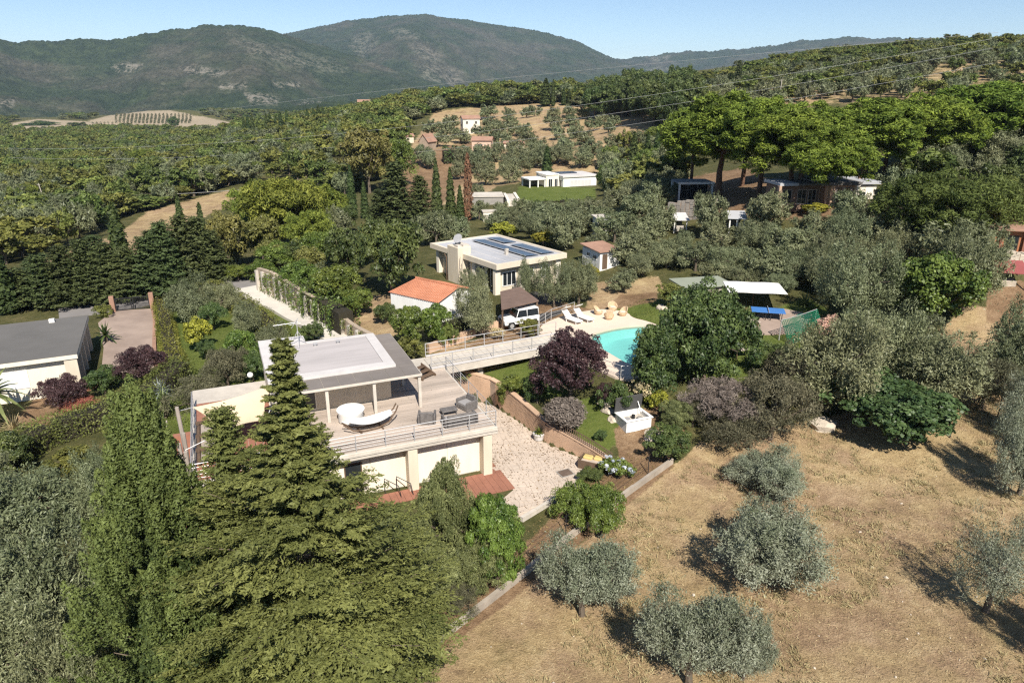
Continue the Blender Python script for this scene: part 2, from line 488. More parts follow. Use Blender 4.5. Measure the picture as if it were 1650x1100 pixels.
def ground_sheet():
    na, nr = 620, 365
    half = np.concatenate([np.linspace(0, 42, 195), np.linspace(42.6, 180, 50)])
    az = np.radians(np.concatenate([-half[::-1], half[1:]]))
    na = len(az)
    rr = np.concatenate([[0.0, 6, 11, 15], np.geomspace(18, 2000, nr)])
    A, RR = np.meshgrid(az, rr)
    x = (RR * np.sin(A)).ravel(); y = (RR * np.cos(A)).ravel()
    z = ground(x, y)
    V = np.c_[x, y, z]
    i = np.arange(len(rr) - 1)[:, None] * na + np.arange(na - 1)[None]
    Fq = np.stack([i, i + 1, i + na + 1, i + na], -1).reshape(-1, 4)[:, ::-1]
    zm = zone_masks(x, y, z)
    r = np.hypot(x, y)
    px, py, d = project(V)
    far = np.clip((r - 620) / 200, 0, 1)
    m, nt, out = _new('ground_cover')
    at_ = N(nt, 'ShaderNodeAttribute', attribute_name='zone')
    sep = N(nt, 'ShaderNodeSeparateColor'); nt.links.new(at_.outputs['Color'], sep.inputs[0])
    geo = N(nt, 'ShaderNodeNewGeometry')
    def noise(s, d=6, rgh=.6):
        n = N(nt, 'ShaderNodeTexNoise', Scale=s, Detail=d, Roughness=rgh); nt.links.new(geo.outputs['Position'], n.inputs[0]); return n.outputs[0]
    n_big, n_mid, n_fine, n_xf = noise(.045), noise(.35, 8), noise(2.4, 8, .7), noise(11, 5, .7)
    def addm(a, b, op='ADD'):
        q = N(nt, 'ShaderNodeMath', operation=op); nt.links.new(a, q.inputs[0])
        if isinstance(b, float): q.inputs[1].default_value = b
        else: nt.links.new(b, q.inputs[1])
        return q.outputs[0]
    tex = addm(addm(addm(n_mid, n_fine), n_xf), .3333, 'MULTIPLY')
    forest = ramp(nt, tex, [(.36, (.035, .040, .014)), (.5, (.085, .085, .032)), (.62, (.17, .14, .065))])
    dry = ramp(nt, tex, [(.36, (.18, .125, .065)), (.45, (.34, .245, .125)), (.53, (.43, .32, .17)), (.62, (.54, .435, .25))])
    # browner worn patches across the field
    dry2 = ramp(nt, tex, [(.36, (.14, .095, .06)), (.5, (.31, .21, .125)), (.62, (.46, .335, .205))])
    mxd = N(nt, 'ShaderNodeMix', data_type='RGBA'); nt.links.new(ramp(nt, addm(addm(noise(.09, 5), noise(.5, 5)), .5, 'MULTIPLY'), [(.42, (0, 0, 0)), (.58, (1, 1, 1))]), mxd.inputs[0]); nt.links.new(dry, mxd.inputs[6]); nt.links.new(dry2, mxd.inputs[7])
    # faint green where some grass is still alive
    mxg = N(nt, 'ShaderNodeMix', data_type='RGBA'); nt.links.new(ramp(nt, addm(addm(noise(.16, 5), noise(.9, 5)), .5, 'MULTIPLY'), [(.55, (0, 0, 0)), (.68, (.45, .45, .45))]), mxg.inputs[0]); nt.links.new(mxd.outputs[2], mxg.inputs[6]); mxg.inputs[7].default_value = (.12, .115, .05, 1)
    lawn = ramp(nt, tex, [(.36, (.055, .075, .016)), (.5, (.105, .135, .03)), (.64, (.17, .185, .055))])
    soil = ramp(nt, tex, [(.36, (.10, .062, .035)), (.5, (.22, .14, .08)), (.64, (.36, .25, .15))])
    tan = ramp(nt, tex, [(.36, (.24, .19, .125)), (.64, (.40, .33, .23))])
    def mask(ch):
        e = addm(addm(ch, addm(addm(n_mid, n_fine), -1.0)), 0.0)
        mr = N(nt, 'ShaderNodeMapRange', interpolation_type='SMOOTHSTEP'); mr.inputs['From Min'].default_value = .3; mr.inputs['From Max'].default_value = .7
        nt.links.new(e, mr.inputs[0]); return mr.outputs[0]
    cur = forest
    for ch, c in ((sep.outputs[0], mxg.outputs[2]), (sep.outputs[1], lawn), (sep.outputs[2], soil), (at_.outputs['Alpha'], tan)):
        mx = N(nt, 'ShaderNodeMix', data_type='RGBA'); nt.links.new(mask(ch), mx.inputs[0]); nt.links.new(cur, mx.inputs[6]); nt.links.new(c, mx.inputs[7]); cur = mx.outputs[2]
    b = N(nt, 'ShaderNodeBsdfPrincipled', Roughness=.95); b.inputs['Specular IOR Level'].default_value = .1
    nt.links.new(cur, b.inputs['Base Color'])
    bp = N(nt, 'ShaderNodeBump', Strength=.9, Distance=.12); nt.links.new(addm(n_fine, n_xf), bp.inputs['Height']); nt.links.new(bp.outputs[0], b.inputs['Normal'])
    nt.links.new(b.outputs[0], out.inputs[0])
    me = np_mesh('ground', V, Fq, m, smooth=True)
    tanm = np.zeros(len(x))
    pxx = np.where(np.isnan(px), -9999, px); pyy = np.where(np.isnan(py), 9999, py)
    for p in [[(138, 196), (200, 180), (275, 178), (385, 200), (370, 212), (280, 215), (200, 208)], [(10, 200), (60, 192), (140, 196), (180, 208), (100, 214), (20, 212)]]:
        tanm = np.maximum(tanm, np.clip(.5 - poly_dist(pxx, pyy, p) / 3.0, 0, 1) * (r > 500))
    a = me.attributes.new('zone', 'FLOAT_COLOR', 'POINT')
    a.data.foreach_set('color', np.c_[zm['dry'], zm['green'], zm['soil'], tanm].astype(np.float32).ravel())
    o = link('ground', me); tag(o, 'sloping ground of dry grass, lawns, bare soil and woodland floor', kind='structure')
ground_sheet()

# ------------------------------------------------------------------ mountains: height fields behind the valley
def ridge_z(pts, px, dist):
    pts = np.array(pts, float)
    py = np.interp(px, pts[:, 0], pts[:, 1])
    v = (550 - py) / F0
    u = (px - 825) / F0
    horiz = np.hypot(u, CT + v * ST)
    return CAMZ + dist * (v * CT - ST) / horiz

def mountain(name, label, pts, r0, rr, rb, cols, rows, seed, base=-75, px0=None, px1=None, pale=(), gully=.27, rough=5.0):
    px = np.linspace(px0 if px0 is not None else pts[0][0], px1 if px1 is not None else pts[-1][0], cols)
    az = np.arctan((px - 825) / F0 / (CT + .33 * ST))
    t = np.concatenate([np.linspace(0, 1, int(rows * .8)), np.linspace(1.03, 1.6, rows - int(rows * .8))])
    zr = ridge_z(pts, px, rr)
    T, AZ = np.meshgrid(t, az, indexing='ij')
    Rr = np.where(T < 1, r0 + (rr - r0) * T, rr + (rb - rr) * (T - 1) / .6)
    x = Rr * np.sin(AZ); y = Rr * np.cos(AZ)
    s = np.where(T < 1, T, np.clip(1 - (T - 1) / .6, 0, 1))
    prof = s ** 1.12
    g = fbm(x, y * .45, (rr - r0) * .42, 5, seed) - .5
    side = fbm(AZ * rr, T * 300, 330, 5, seed + 3) - .5
    env = np.clip(s * (1 - s) * 4, 0, 1)
    z = base + (zr[None] - base) * np.clip(prof + env * (g * gully * 2 + side * gully * 1.6), 0, 1.2)
    z = z + (fbm(x, y, 55, 3, seed + 5) - .5) * rough * 3.2 * np.clip(s * 4, 0, 1) + (rng.random(x.shape) - .5) * rough
    # far side falls away
    V = np.c_[x.ravel(), y.ravel(), z.ravel()]
    # no part of the slope in front may stand above its own crest
    ppx, ppy, _ = project(V)
    nR = len(t); i = np.arange(nR - 1)[:, None] * cols + np.arange(cols - 1)[None]
    Fq = np.stack([i, i + 1, i + cols + 1, i + cols], -1).reshape(-1, 4)[:, ::-1]
    mask = np.zeros(len(V))
    for p, sft in pale:
        mask = np.maximum(mask, np.clip(.5 - poly_dist(ppx, ppy, p) / sft, 0, 1) * (.55 if sft > 6 else 1))
    me = np_mesh(name, V, Fq, MATS['mountain_wood'], smooth=False)
    a = me.attributes.new('pale', 'FLOAT', 'POINT'); a.data.foreach_set('value', mask.astype(np.float32))
    o = link(name, me); tag(o, label, kind='structure')
    return o

def mountain_mat():
    m, nt, out = _new('mountain_wood')
    geo = N(nt, 'ShaderNodeNewGeometry')
    def noise(s, d=6, r=.6):
        n = N(nt, 'ShaderNodeTexNoise', Scale=s, Detail=d, Roughness=r); nt.links.new(geo.outputs['Position'], n.inputs[0]); return n.outputs[0]
    a, b_, c = noise(.0028, 5), noise(.02, 8, .7), noise(.09, 4, .7)
    s = N(nt, 'ShaderNodeMath', operation='ADD'); nt.links.new(b_, s.inputs[0]); nt.links.new(c, s.inputs[1])
    h = N(nt, 'ShaderNodeMath', operation='MULTIPLY'); nt.links.new(s.outputs[0], h.inputs[0]); h.inputs[1].default_value = .5
    wood = ramp(nt, h.outputs[0], [(.36, (.008, .015, .007)), (.5, (.023, .035, .015)), (.64, (.050, .066, .028))])
    scrub = ramp(nt, h.outputs[0], [(.36, (.018, .020, .013)), (.5, (.050, .049, .032)), (.64, (.105, .095, .068))])
    mx = N(nt, 'ShaderNodeMix', data_type='RGBA'); nt.links.new(ramp(nt, a, [(.47, (0, 0, 0)), (.62, (1, 1, 1))]), mx.inputs[0]); nt.links.new(wood, mx.inputs[6]); nt.links.new(scrub, mx.inputs[7])
    at_ = N(nt, 'ShaderNodeAttribute', attribute_name='pale')
    e = N(nt, 'ShaderNodeMath', operation='MULTIPLY'); nt.links.new(at_.outputs['Fac'], e.inputs[0]); nt.links.new(ramp(nt, h.outputs[0], [(.47, (0, 0, 0)), (.56, (1, 1, 1))]), e.inputs[1])
    mp = N(nt, 'ShaderNodeMix', data_type='RGBA'); nt.links.new(e.outputs[0], mp.inputs[0]); nt.links.new(mx.outputs[2], mp.inputs[6]); mp.inputs[7].default_value = (.19, .17, .135, 1)
    b = N(nt, 'ShaderNodeBsdfPrincipled', Roughness=1.0); b.inputs['Specular IOR Level'].default_value = .05
    nt.links.new(mp.outputs[2], b.inputs['Base Color']); nt.links.new(b.outputs[0], out.inputs[0])
    MATS['mountain_wood'] = m
mountain_mat()

mountain('mountain', 'wooded mountain ridge on the left with bare quarry patches and olive terraces',
  [(-500, 70), (-200, 60), (-60, 56), (0, 58), (25, 63), (48, 69), (95, 66), (150, 63), (195, 66), (245, 57), (300, 48), (350, 41), (385, 40), (425, 45), (470, 56), (520, 72), (580, 92), (640, 112), (720, 138), (800, 160), (880, 185)],
  1750, 3000, 4200, 500, 122, 21, pale=[
   ([(178, 108), (200, 102), (232, 104), (225, 114), (190, 118)], 3), ([(285, 108), (318, 106), (368, 116), (350, 124), (305, 119)], 3),
   ([(380, 60), (450, 80), (540, 100), (560, 118), (480, 108), (400, 88)], 18), ([(392, 150), (420, 150), (450, 158), (445, 168), (405, 168)], 4),
   ([(350, 136), (400, 134), (395, 144), (355, 144)], 4), ([(440, 133), (485, 134), (480, 142), (442, 142)], 4), ([(-20, 160), (25, 160), (20, 172), (-20, 172)], 4),
   ([(490, 163), (545, 166), (540, 176), (480, 172)], 4)])
mountain('mountain', 'broad central mountain with white cliffs and a rounded summit behind the valley',
  [(300, 110), (380, 84), (440, 64), (470, 55), (520, 44), (575, 33), (620, 27.5), (660, 25), (690, 24), (740, 30), (800, 40), (850, 47), (900, 58), (940, 72), (975, 91), (1000, 100), (1060, 122), (1130, 150)],
  2700, 4700, 6300, 500, 122, 42, pale=[
   ([(562, 76), (572, 58), (595, 52), (612, 62), (600, 82), (585, 92)], 7), ([(622, 48), (650, 46), (678, 58), (670, 66), (640, 60)], 7),
   ([(664, 74), (690, 78), (712, 94), (700, 102), (672, 88)], 8), ([(670, 110), (705, 104), (745, 118), (740, 136), (690, 134)], 12)])
mountain('mountain', 'far blue wooded ridge on the right skyline above the olive hill',
  [(880, 130), (940, 105), (985, 95), (1030, 93), (1070, 85), (1100, 83), (1150, 82), (1220, 75), (1280, 67), (1350, 61), (1390, 63), (1450, 60), (1500, 65), (1570, 63), (1650, 70), (1800, 66), (2100, 80)],
  3300, 5600, 7500, 440, 90, 77, rough=9, pale=[([(890, 128), (960, 116), (1010, 112), (1000, 126), (930, 130), (890, 140)], 6), ([(1010, 116), (1075, 108), (1080, 112), (1020, 121)], 5), ([(1040, 92), (1080, 90), (1075, 98), (1050, 98)], 4)])
mountain('hill', 'low green wooded hill at the foot of the central mountain',
  [(380, 190), (430, 178), (480, 172), (530, 165), (600, 160), (640, 150), (670, 142), (700, 142), (730, 150), (780, 164), (850, 175), (950, 185)],
  1150, 1550, 2000, 380, 70, 5, rough=4)

# valley floor reaching the horizon behind and beside the mountains
_pl = MB()
_k = 48
_pl.add([(9500 * math.sin(2 * math.pi * i / _k), 9500 * math.cos(2 * math.pi * i / _k), -70) for i in range(_k)], [tuple(range(_k))])
o = part('plain', _pl, mat('plain_fields', (.07, .07, .035), .95, .5, .004), None); tag(o, 'flat wooded valley floor reaching the foot of the mountains', kind='structure')

# ------------------------------------------------------------------ summer air
def haze():
    top = max(max((v.co.z for v in o.data.vertices), default=0) for o in COL.objects if o.type == 'MESH' and o.name.split('.')[0] in ('mountain', 'hill')) + 12
    mb = MB(); mb.box(-9700, 9700, -9700, 9700, -76, top)
    m, nt, out = _new('haze_air'); v = N(nt, 'ShaderNodeVolumePrincipled'); v.inputs['Color'].default_value = (.62, .80, 1.0, 1); v.inputs['Density'].default_value = HAZE; v.inputs['Anisotropy'].default_value = 0.0
    nt.links.new(v.outputs[0], out.inputs['Volume'])
    o = part('haze', mb, m, None); tag(o, 'thin bluish summer haze', kind='stuff')
HAZE = 0.000058
haze()
# ------------------------------------------------------------------ palette for built things
CREAM = mat('cream_plaster', (.64, .555, .43), .9, .16, 1.6, .2, stretch=(1, 1, .22))
CREAM_W = mat('pale_cream_plaster', (.74, .67, .55), .9, .13, 1.6, .15, stretch=(1, 1, .22))
WHITE = mat('white_plaster', (.78, .76, .71), .9, .11, 1.8, .15, stretch=(1, 1, .25))
WHITE_PAINT = mat('white_paint', (.80, .79, .76), .5, .05, 2.0)
CONC = mat('pale_concrete', (.52, .47, .40), .92, .22, 1.6, .4)
CONC_DK = mat('grey_concrete', (.30, .28, .25), .92, .25, 1.6, .4)
DECKWOOD = mat('weathered_deck_wood', (.45, .375, .31), .85, .42, 1.2, .4, stretch=(.35, 5, 1))
TIMBER = mat('brown_timber', (.13, .085, .055), .8, .35, 3, .4, stretch=(1, 1, .3))
TIMBER_PALE = mat('grey_timber', (.36, .31, .26), .85, .25, 3, .4, stretch=(1, 1, .3))
METAL = mat('galvanised_metal', (.50, .49, .48), .45, .12, 4, metal=.4)
DARK_METAL = mat('dark_metal', (.035, .035, .038), .5, .2, 4, metal=.3)
ROOF_IN = mat('pinkish_roof_membrane', (.43, .395, .38), .9, .20, 1.1, .1, stretch=(.25, 2, 1))
ROOF_RIM = mat('white_roof_border', (.56, .53, .505), .9, .14, 1.5)
ROOF_OUT = mat('grey_brown_roof_sheet', (.20, .175, .155), .8, .18, .9, .1)
ROOF_GREY = mat('dark_grey_roof_felt', (.135, .128, .118), .9, .16, .5, .2)
ROOF_PALE = mat('pale_grey_roof_membrane', (.43, .43, .44), .7, .26, .4, .1)
REDTILE = mat('red_clay_paving', (.29, .13, .085), .85, .22, 2.5, .3)
TERRA = mat('orange_roof_tile', (.47, .19, .105), .85, .25, 2.2, .3)
TERRA_OLD = mat('faded_roof_tile', (.34, .20, .14), .9, .25, 2.2, .3)
GLASS = mat('dark_window_glass', (.02, .024, .028), .08, .3, 2, spec=.6)
FABRIC_W = mat('white_canvas', (.80, .78, .73), .9, .05, 3)
SAIL = mat('beige_sail_cloth', (.70, .56, .37), .9, .06, 1.5)
WICKER = mat('grey_wicker', (.17, .155, .145), .85, .4, 30, .8)
BRICKM = mat('tan_brick', (.50, .34, .23), .9, .3, 1.2, .3)
MORTAR = mat('brick_mortar', (.33, .25, .19), .95, .2, 3)
STONE = mat('pale_paving_stone', (.53, .44, .355), .9, .22, 1.5, .35, obj_var=.1)
STONE_BED = mat('sandy_joint', (.50, .41, .325), .95, .25, 2.5, .3)
STONEWALL = mat('grey_rubble_stone', (.30, .265, .225), .95, .35, 2.2, .8)
ROCK = mat('pale_rock', (.50, .43, .34), .95, .3, 2, .8)
PANEL_M = mat('solar_cells', (.045, .058, .09), .2, .3, 2, spec=.6)

def railing(parent, pts, h=1.0, step=1.5, rails=(.2, .4, .6, .8), r=.011, toprail=.024, m=None, name='railing'):
    """posts and horizontal rails along a line of (x, y, z)"""
    m = m or METAL
    top = MB(); top.tube([(p[0], p[1], p[2] + h) for p in pts], toprail, 6)
    ro = part(name, top, m, parent)
    post = None
    for a, b in zip(pts[:-1], pts[1:]):
        L = math.dist(a, b); n = max(1, round(L / step))
        for k in range(n + (1 if b is pts[-1] else 0)):
            t = k / n; p = [a[i] + (b[i] - a[i]) * t for i in range(3)]
            if post is None:
                post = MB().box(-.025, .025, -.025, .025, 0, h - .003).mesh('post', m)
            o = link('post', post, ro); o.location = p
    for q in rails:
        rl = MB(); rl.tube([(p[0], p[1], p[2] + h * q) for p in pts], r, 5)
        part('rail', rl, m, ro)
    return ro

def window(parent, x0, x1, z0, z1, y, face='y', frame=.07, proud=.05, fm=None, mull=1, gm=None):
    """a framed window on a wall in plane y (facing -y) or in plane x=y (facing face)"""
    f = MB()
    def bx(mb, a0, a1, b0, b1, d0, d1):
        if face == 'y': mb.box(a0, a1, y - d1, y - d0, b0, b1)
        elif face == '-x': mb.box(y - d1, y - d0, a0, a1, b0, b1)
        else: mb.box(y + d0, y + d1, a0, a1, b0, b1)
    bx(f, x0, x0 + frame, z0, z1, .0, proud); bx(f, x1 - frame, x1, z0, z1, .0, proud)
    bx(f, x0 + frame, x1 - frame, z0, z0 + frame, .0, proud); bx(f, x0 + frame, x1 - frame, z1 - frame, z1, .0, proud)
    for k in range(1, mull + 1):
        c = x0 + (x1 - x0) * k / (mull + 1); bx(f, c - .03, c + .03, z0 + frame, z1 - frame, .0, proud * .9)
    fo = part('window', f, fm or WHITE_PAINT, parent)
    g = MB(); bx(g, x0 + frame, x1 - frame, z0 + frame, z1 - frame, .002, .018); part('pane', g, gm or GLASS, fo)
    return fo

# ------------------------------------------------------------------ main villa
villa = thing('villa', 'cream flat roofed villa with a wooden terrace and lower shutters behind the big conifers', 'house', hw(0, 0, 0), HA)
# lower storey
w = MB(); w.box(-16.3, -.75, .75, 12.4, 0, 2.74); part('wall', w, CREAM_W, villa)
for cx in (-.55, -5.1, -9.8, -14.4):
    c = MB(); c.bbox(cx - .28, cx + .28, .02, .745, 0, 2.745, .02); part('pillar', c, CREAM, villa)
for a, b in ((-2.85, -1.0), (-4.7, -2.9), (-7.4, -5.5), (-9.4, -7.45), (-12.0, -10.2), (-14.0, -12.1)):
    s = MB(); s.box(a, b, .70, .747, .06, 2.35); so = part('shutter', s, CREAM_W, villa)
for a in (-8.9, -13.2):
    window(villa, a, a + 1.0, .1, 2.2, .69, mull=0, fm=TIMBER)
sl = MB(); sl.bbox(-16.55, .06, -.06, 12.6, 2.75, 3.18, .03); part('terrace_slab', sl, CONC, villa)
# deck boards, laid along the house
db = MB(); y = .12; i = 0
while y < 9.7:
    x = -12.0
    while x < -.15:
        L = 2.2 + 1.2 * rnd.random(); x1 = min(x + L, -.12)
        if x1 > -5.05 or y < 6.2:
            if y > 6.05 and x < -4.95: x = max(x, -4.95)
            if x1 - x > .2: db.box(x, x1 - .012, y, y + .15, 3.18, 3.215 + rnd.random() * .006)
        x = x1
    y += .162
part('deck_boards', db, DECKWOOD, villa, kind='stuff')
# red tiled floor on the left terrace
rt = MB()
for ix in range(11):
    for iy in range(26):
        x0 = -16.3 + ix * .385; y0 = .15 + iy * .385
        rt.box(x0, x0 + .37, y0, y0 + .37, 3.18, 3.205 + rnd.random() * .004)
part('floor_tiles', rt, REDTILE, villa, kind='stuff')
# upper storey
u = MB(); u.box(-12.0, -4.75, 6.3, 12.3, 3.182, 5.35); part('upper_wall', u, CREAM, villa)
window(villa, -11.4, -9.4, 3.3, 5.0, 6.3, fm=CREAM_W, mull=1)
for x, y in ((-3.4, 4.3), (-6.2, 4.3), (-9.0, 4.3), (-3.55, 8.0), (-11.9, 4.3)):
    c = MB(); c.box(x - .09, x + .09, y - .09, y + .09, 3.21, 5.35); part('post', c, CONC, villa)
beam = MB(); beam.bbox(-12.1, -3.25, 4.08, 12.3, 5.352, 5.50, .02); roof = part('roof', beam, CONC, villa)
# outer band of sheets, front and right
n = 9
for k in range(n):
    x0 = -12.05 + k * (8.75 / n); p = MB(); p.bbox(x0, x0 + 8.75 / n - .02, 4.1, 5.75, 5.502, 5.53 + .004 * (k % 2), .006); part('roof_sheet', p, ROOF_OUT, roof)
for k in range(6):
    y0 = 5.77 + k * 1.08; p = MB(); p.bbox(-4.45, -3.3, y0, y0 + 1.06, 5.502, 5.53 + .004 * (k % 2), .006); part('roof_sheet', p, ROOF_OUT, roof)
rim = MB()
for a in ((-12.08, -4.47, 5.77, 6.45), (-12.08, -4.47, 11.9, 12.25), (-12.08, -11.5, 6.45, 11.9), (-5.1, -4.47, 6.45, 11.9)):
    rim.box(*a, 5.502, 5.70)
part('roof_border', rim, ROOF_RIM, roof)
inn = MB(); inn.box(-11.49, -5.11, 6.46, 11.89, 5.502, 5.66); part('roof_membrane', inn, ROOF_IN, roof)
st = MB(); st.box(-12.08, -9.1, 12.252, 13.6, 5.36, 5.70); part('roof_membrane', st, ROOF_RIM, roof)
rb = MB(); rb.box(-11.95, -9.2, 12.302, 13.5, 0, 5.358); part('rear_wall', rb, CREAM, villa)
for xx in (-8.6, -7.1):   # small vent caps near the back edge
    v = MB(); v.lathe([(.09, 5.66), (.09, 5.78), (.15, 5.79), (.15, 5.84), (.02, 5.88)], xx, 11.2, 8); part('roof_vent', v, METAL, roof)
# railings of the terrace
railing(villa, [(-16.45, .05, 3.19), (-.02, .05, 3.19), (-.02, 9.6, 3.19)], 1.0, 1.65)
railing(villa, [(-16.45, .05, 3.19), (-16.45, 9.9, 3.19)], 1.0, 1.65)
# red clay apron in front and round the corner
ap = MB()
for ix in range(44):
    for iy in range(6):
        x0 = -16.6 + ix * .385; y0 = -2.0 + iy * .385
        if ix < 34 and iy < 3: continue
        ap.box(x0, x0 + .372, y0, y0 + .372, 0, .055 + rnd.random() * .008)
for iy in range(16):
    for ix in range(2): ap.box(-.52 + .385 * ix, -.15 + .385 * ix, .35 + iy * .385, .722 + iy * .385, 0, .055 + rnd.random() * .008)
for ix in range(9):
    for iy in range(20): ap.box(-20.0 + ix * .385, -19.63 + ix * .385, -1.6 + iy * .385, -1.23 + iy * .385, 0, .075 + rnd.random() * .008)
part('apron_tiles', ap, REDTILE, villa, kind='stuff')
# dark handrail at the wall
hr = MB()
for q in (0, .7): hr.tube([(-6.75 + q, .35, .02), (-6.75 + q, .35, 1.0), (-6.1 + q, -.3, .75), (-6.0 + q, -.4, .02)], .028, 5)
part('handrail', hr, DARK_METAL, villa)
dp = MB(); dp.tube([(-.2, .95, .05), (-.2, .95, 2.7)], .05, 6); part('drainpipe', dp, METAL, villa)
# outside stair on the left, with balusters and red landing
stp = MB()
for k in range(12):
    stp.box(-17.75, -16.62, 6.4 - k * .42, 6.82 - k * .42, max(0, 2.9 - (k + 1) * .245), 2.93 - k * .245)
part('outside_stair', stp, REDTILE, villa)
sr = MB(); sr.tube([(-17.8, 6.7, 3.9), (-17.8, 1.8, 1.0)], .04, 6); sro = part('stair_rail', sr, TIMBER_PALE, villa)
bal = MB().box(-.02, .02, -.02, .02, 0, .93).mesh('baluster', TIMBER_PALE)
for k in range(18):
    o = link('baluster', bal, sro); o.location = (-17.8, 6.6 - k * .28, 2.9 - k * .166)
# weathered posts at the left corner
for (x, y, h, lx, ly) in ((-16.7, 3.2, 6.2, -.15, -.3), (-16.75, 2.4, 5.0, .05, -.2), (-16.85, 1.9, 4.7, -.1, -.25), (-16.72, 1.4, 4.4, .05, -.2), (-16.95, 1.05, 4.2, 0, -.1)):
    c = MB(); c.tube([(x, y, 0), (x + lx, y + ly, h)], [.13, .10], 8); part('corner_post', c, TIMBER_PALE, villa)
# timber steps from the terrace
for xx in (-16.15, -14.95):
    b_ = MB(); b_.tube([(xx, 6.6, 3.5), (xx, 3.0, 3.55), (xx, 1.6, 3.4)], .11, 6); part('timber_beam', b_, TIMBER, villa)
for k in range(12):
    b_ = MB(); b_.box(-16.05, -15.05, 1.8 + k * .4, 2.16 + k * .4, 3.42, 3.47); part('plank', b_, TIMBER_PALE, villa)
for yy in (6.4, 4.6, 2.9):
    b_ = MB(); b_.box(-16.3, -14.8, yy - .08, yy + .08, 3.48, 3.64); part('cross_beam', b_, TIMBER, villa)
# gutter line under the slab
g = MB(); g.box(-16.5, .03, -.12, -.065, 2.95, 3.05); part('gutter', g, CONC, villa)

# sun sail over the left terrace: corners tied, edges drawn in
def sail():
    C = [hw(-16.2, 4.6, 5.35), hw(-11.7, 6.5, 5.3), hw(-12.6, 2.2, 5.0), hw(-15.2, 1.8, 4.75)]
    n = 14; vs = []
    cx = np.mean(np.array(C), 0)
    for j in range(n + 1):
        for i in range(n + 1):
            s, t = i / n, j / n
            p = np.array(C[0]) * (1 - s) * (1 - t) + np.array(C[1]) * s * (1 - t) + np.array(C[2]) * s * t + np.array(C[3]) * (1 - s) * t
            e = max(4 * s * (1 - s) * (abs(2 * t - 1) ** 3), 4 * t * (1 - t) * (abs(2 * s - 1) ** 3))
            p = p + (cx - p) * .16 * e; p[2] += -.35 * 4 * s * (1 - s) * 4 * t * (1 - t) * .6
            vs.append(tuple(p))
    base = hw(-14, 4, 3.2)
    t_ = thing('sun_sail', 'beige cloth sun sail stretched over the left terrace of the villa', 'sail', base)
    mb = MB(); vv = [tuple(np.array(p) - np.array(base)) for p in vs]
    fs = [(j * (n + 1) + i, j * (n + 1) + i + 1, (j + 1) * (n + 1) + i + 1, (j + 1) * (n + 1) + i) for j in range(n) for i in range(n)]
    mb.add(vv, fs); mb.add([(x, y, z - .012) for x, y, z in vv], [f[::-1] for f in fs]); part('cloth', mb, SAIL, t_, smooth=True)
    for c, to in ((C[0], hw(-16.75, 3.1, 5.9)), (C[3], hw(-16.7, 1.6, 4.3)), (C[2], hw(-11.9, 4.3, 5.2)), (C[1], hw(-11.95, 6.3, 5.25))):
        rp = MB(); rp.tube([tuple(np.array(c) - np.array(base)), tuple(np.array(to) - np.array(base))], .018, 4); part('tie_rope', rp, WHITE_PAINT, t_)
sail()

# aerial on the roof
an = thing('roof_aerial', 'metal television aerial mast standing on the villa roof', 'aerial', hw(-9.6, 11.7, 5.70), HA)
m_ = MB(); m_.tube([(0, 0, 0), (0, 0, 1.75)], .03, 6); part('mast', m_, METAL, an)
for a in range(3):
    b_ = MB(); b_.tube([(.55 * math.cos(a * 2.1 + .4), .55 * math.sin(a * 2.1 + .4), 0), (0, 0, 1.0)], .025, 5); part('leg', b_, METAL, an)
b_ = MB(); b_.tube([(-1.5, 0, 1.55), (.1, 0, 1.6)], .02, 5); bo = part('boom', b_, METAL, an)
for k in range(7):
    e = MB(); e.tube([(-1.4 + k * .22, -.28, 1.56), (-1.4 + k * .22, .28, 1.56)], .010, 4); part('element', e, METAL, bo)
b_ = MB(); b_.tube([(-.35, .1, 1.2), (.1, -.1, 1.9)], .02, 5); b_.tube([(-.45, .1, 1.45), (.25, 0, 1.5)], .015, 5); part('upper_aerial', b_, METAL, an)

# furniture on the terrace
def on_deck(x, y): return hw(x, y, 3.222)
tb = thing('round_table', 'round white covered tub like table on the wooden deck beside the hammock', 'table', on_deck(-7.75, 4.0), HA)
m_ = MB(); m_.lathe([(.70, 0), (.76, .1), (.74, .55), (.80, .66), (.80, .72)], 0, 0, 28); part('skirt', m_, FABRIC_W, tb, smooth=True)
m_ = MB(); m_.lathe([(.82, .721), (.83, .76), (.80, .79), (.3, .81)], 0, 0, 28); part('cover', m_, WHITE_PAINT, tb)
hm = thing('hammock', 'white canvas hammock slung on a curved brown wooden stand on the deck', 'hammock', on_deck(-6.9, 2.5), HA + .12)
for s in (-.32, .32):
    a = MB(); a.tube([(-1.9, s * .6, .75), (-1.3, s, .28), (-.5, s, .08), (.4, s, .08), (1.2, s, .35), (1.75, s * .75, .95), (1.95, s * .6, 1.3)], .05, 6); part('stand_arc', a, TIMBER, hm)
for xx in (-.8, .7):
    a = MB(); a.box(xx - .05, xx + .05, -.55, .55, 0, .07); part('foot', a, TIMBER, hm)
c = MB(); n = 12; vs = []
for i in range(n + 1):
    for j in range(7):
        s = i / n * 2 - 1; t = j / 6 * 2 - 1; w_ = .62 * (1 - .55 * abs(s) ** 3)
        vs.append((s * 1.55, t * w_, .52 + .28 * s * s + .10 * t * t))
c.add(vs, [(i * 7 + j, (i + 1) * 7 + j, (i + 1) * 7 + j + 1, i * 7 + j + 1) for i in range(n) for j in range(6)])
part('canvas', c, FABRIC_W, hm, smooth=True)
for e in (-1, 1):
    c = MB(); c.tube([(e * 1.53, .25, .80), (e * 1.9, 0, .9), (e * 1.53, -.25, .80)], .015, 4); part('cord', c, WHITE_PAINT, hm)
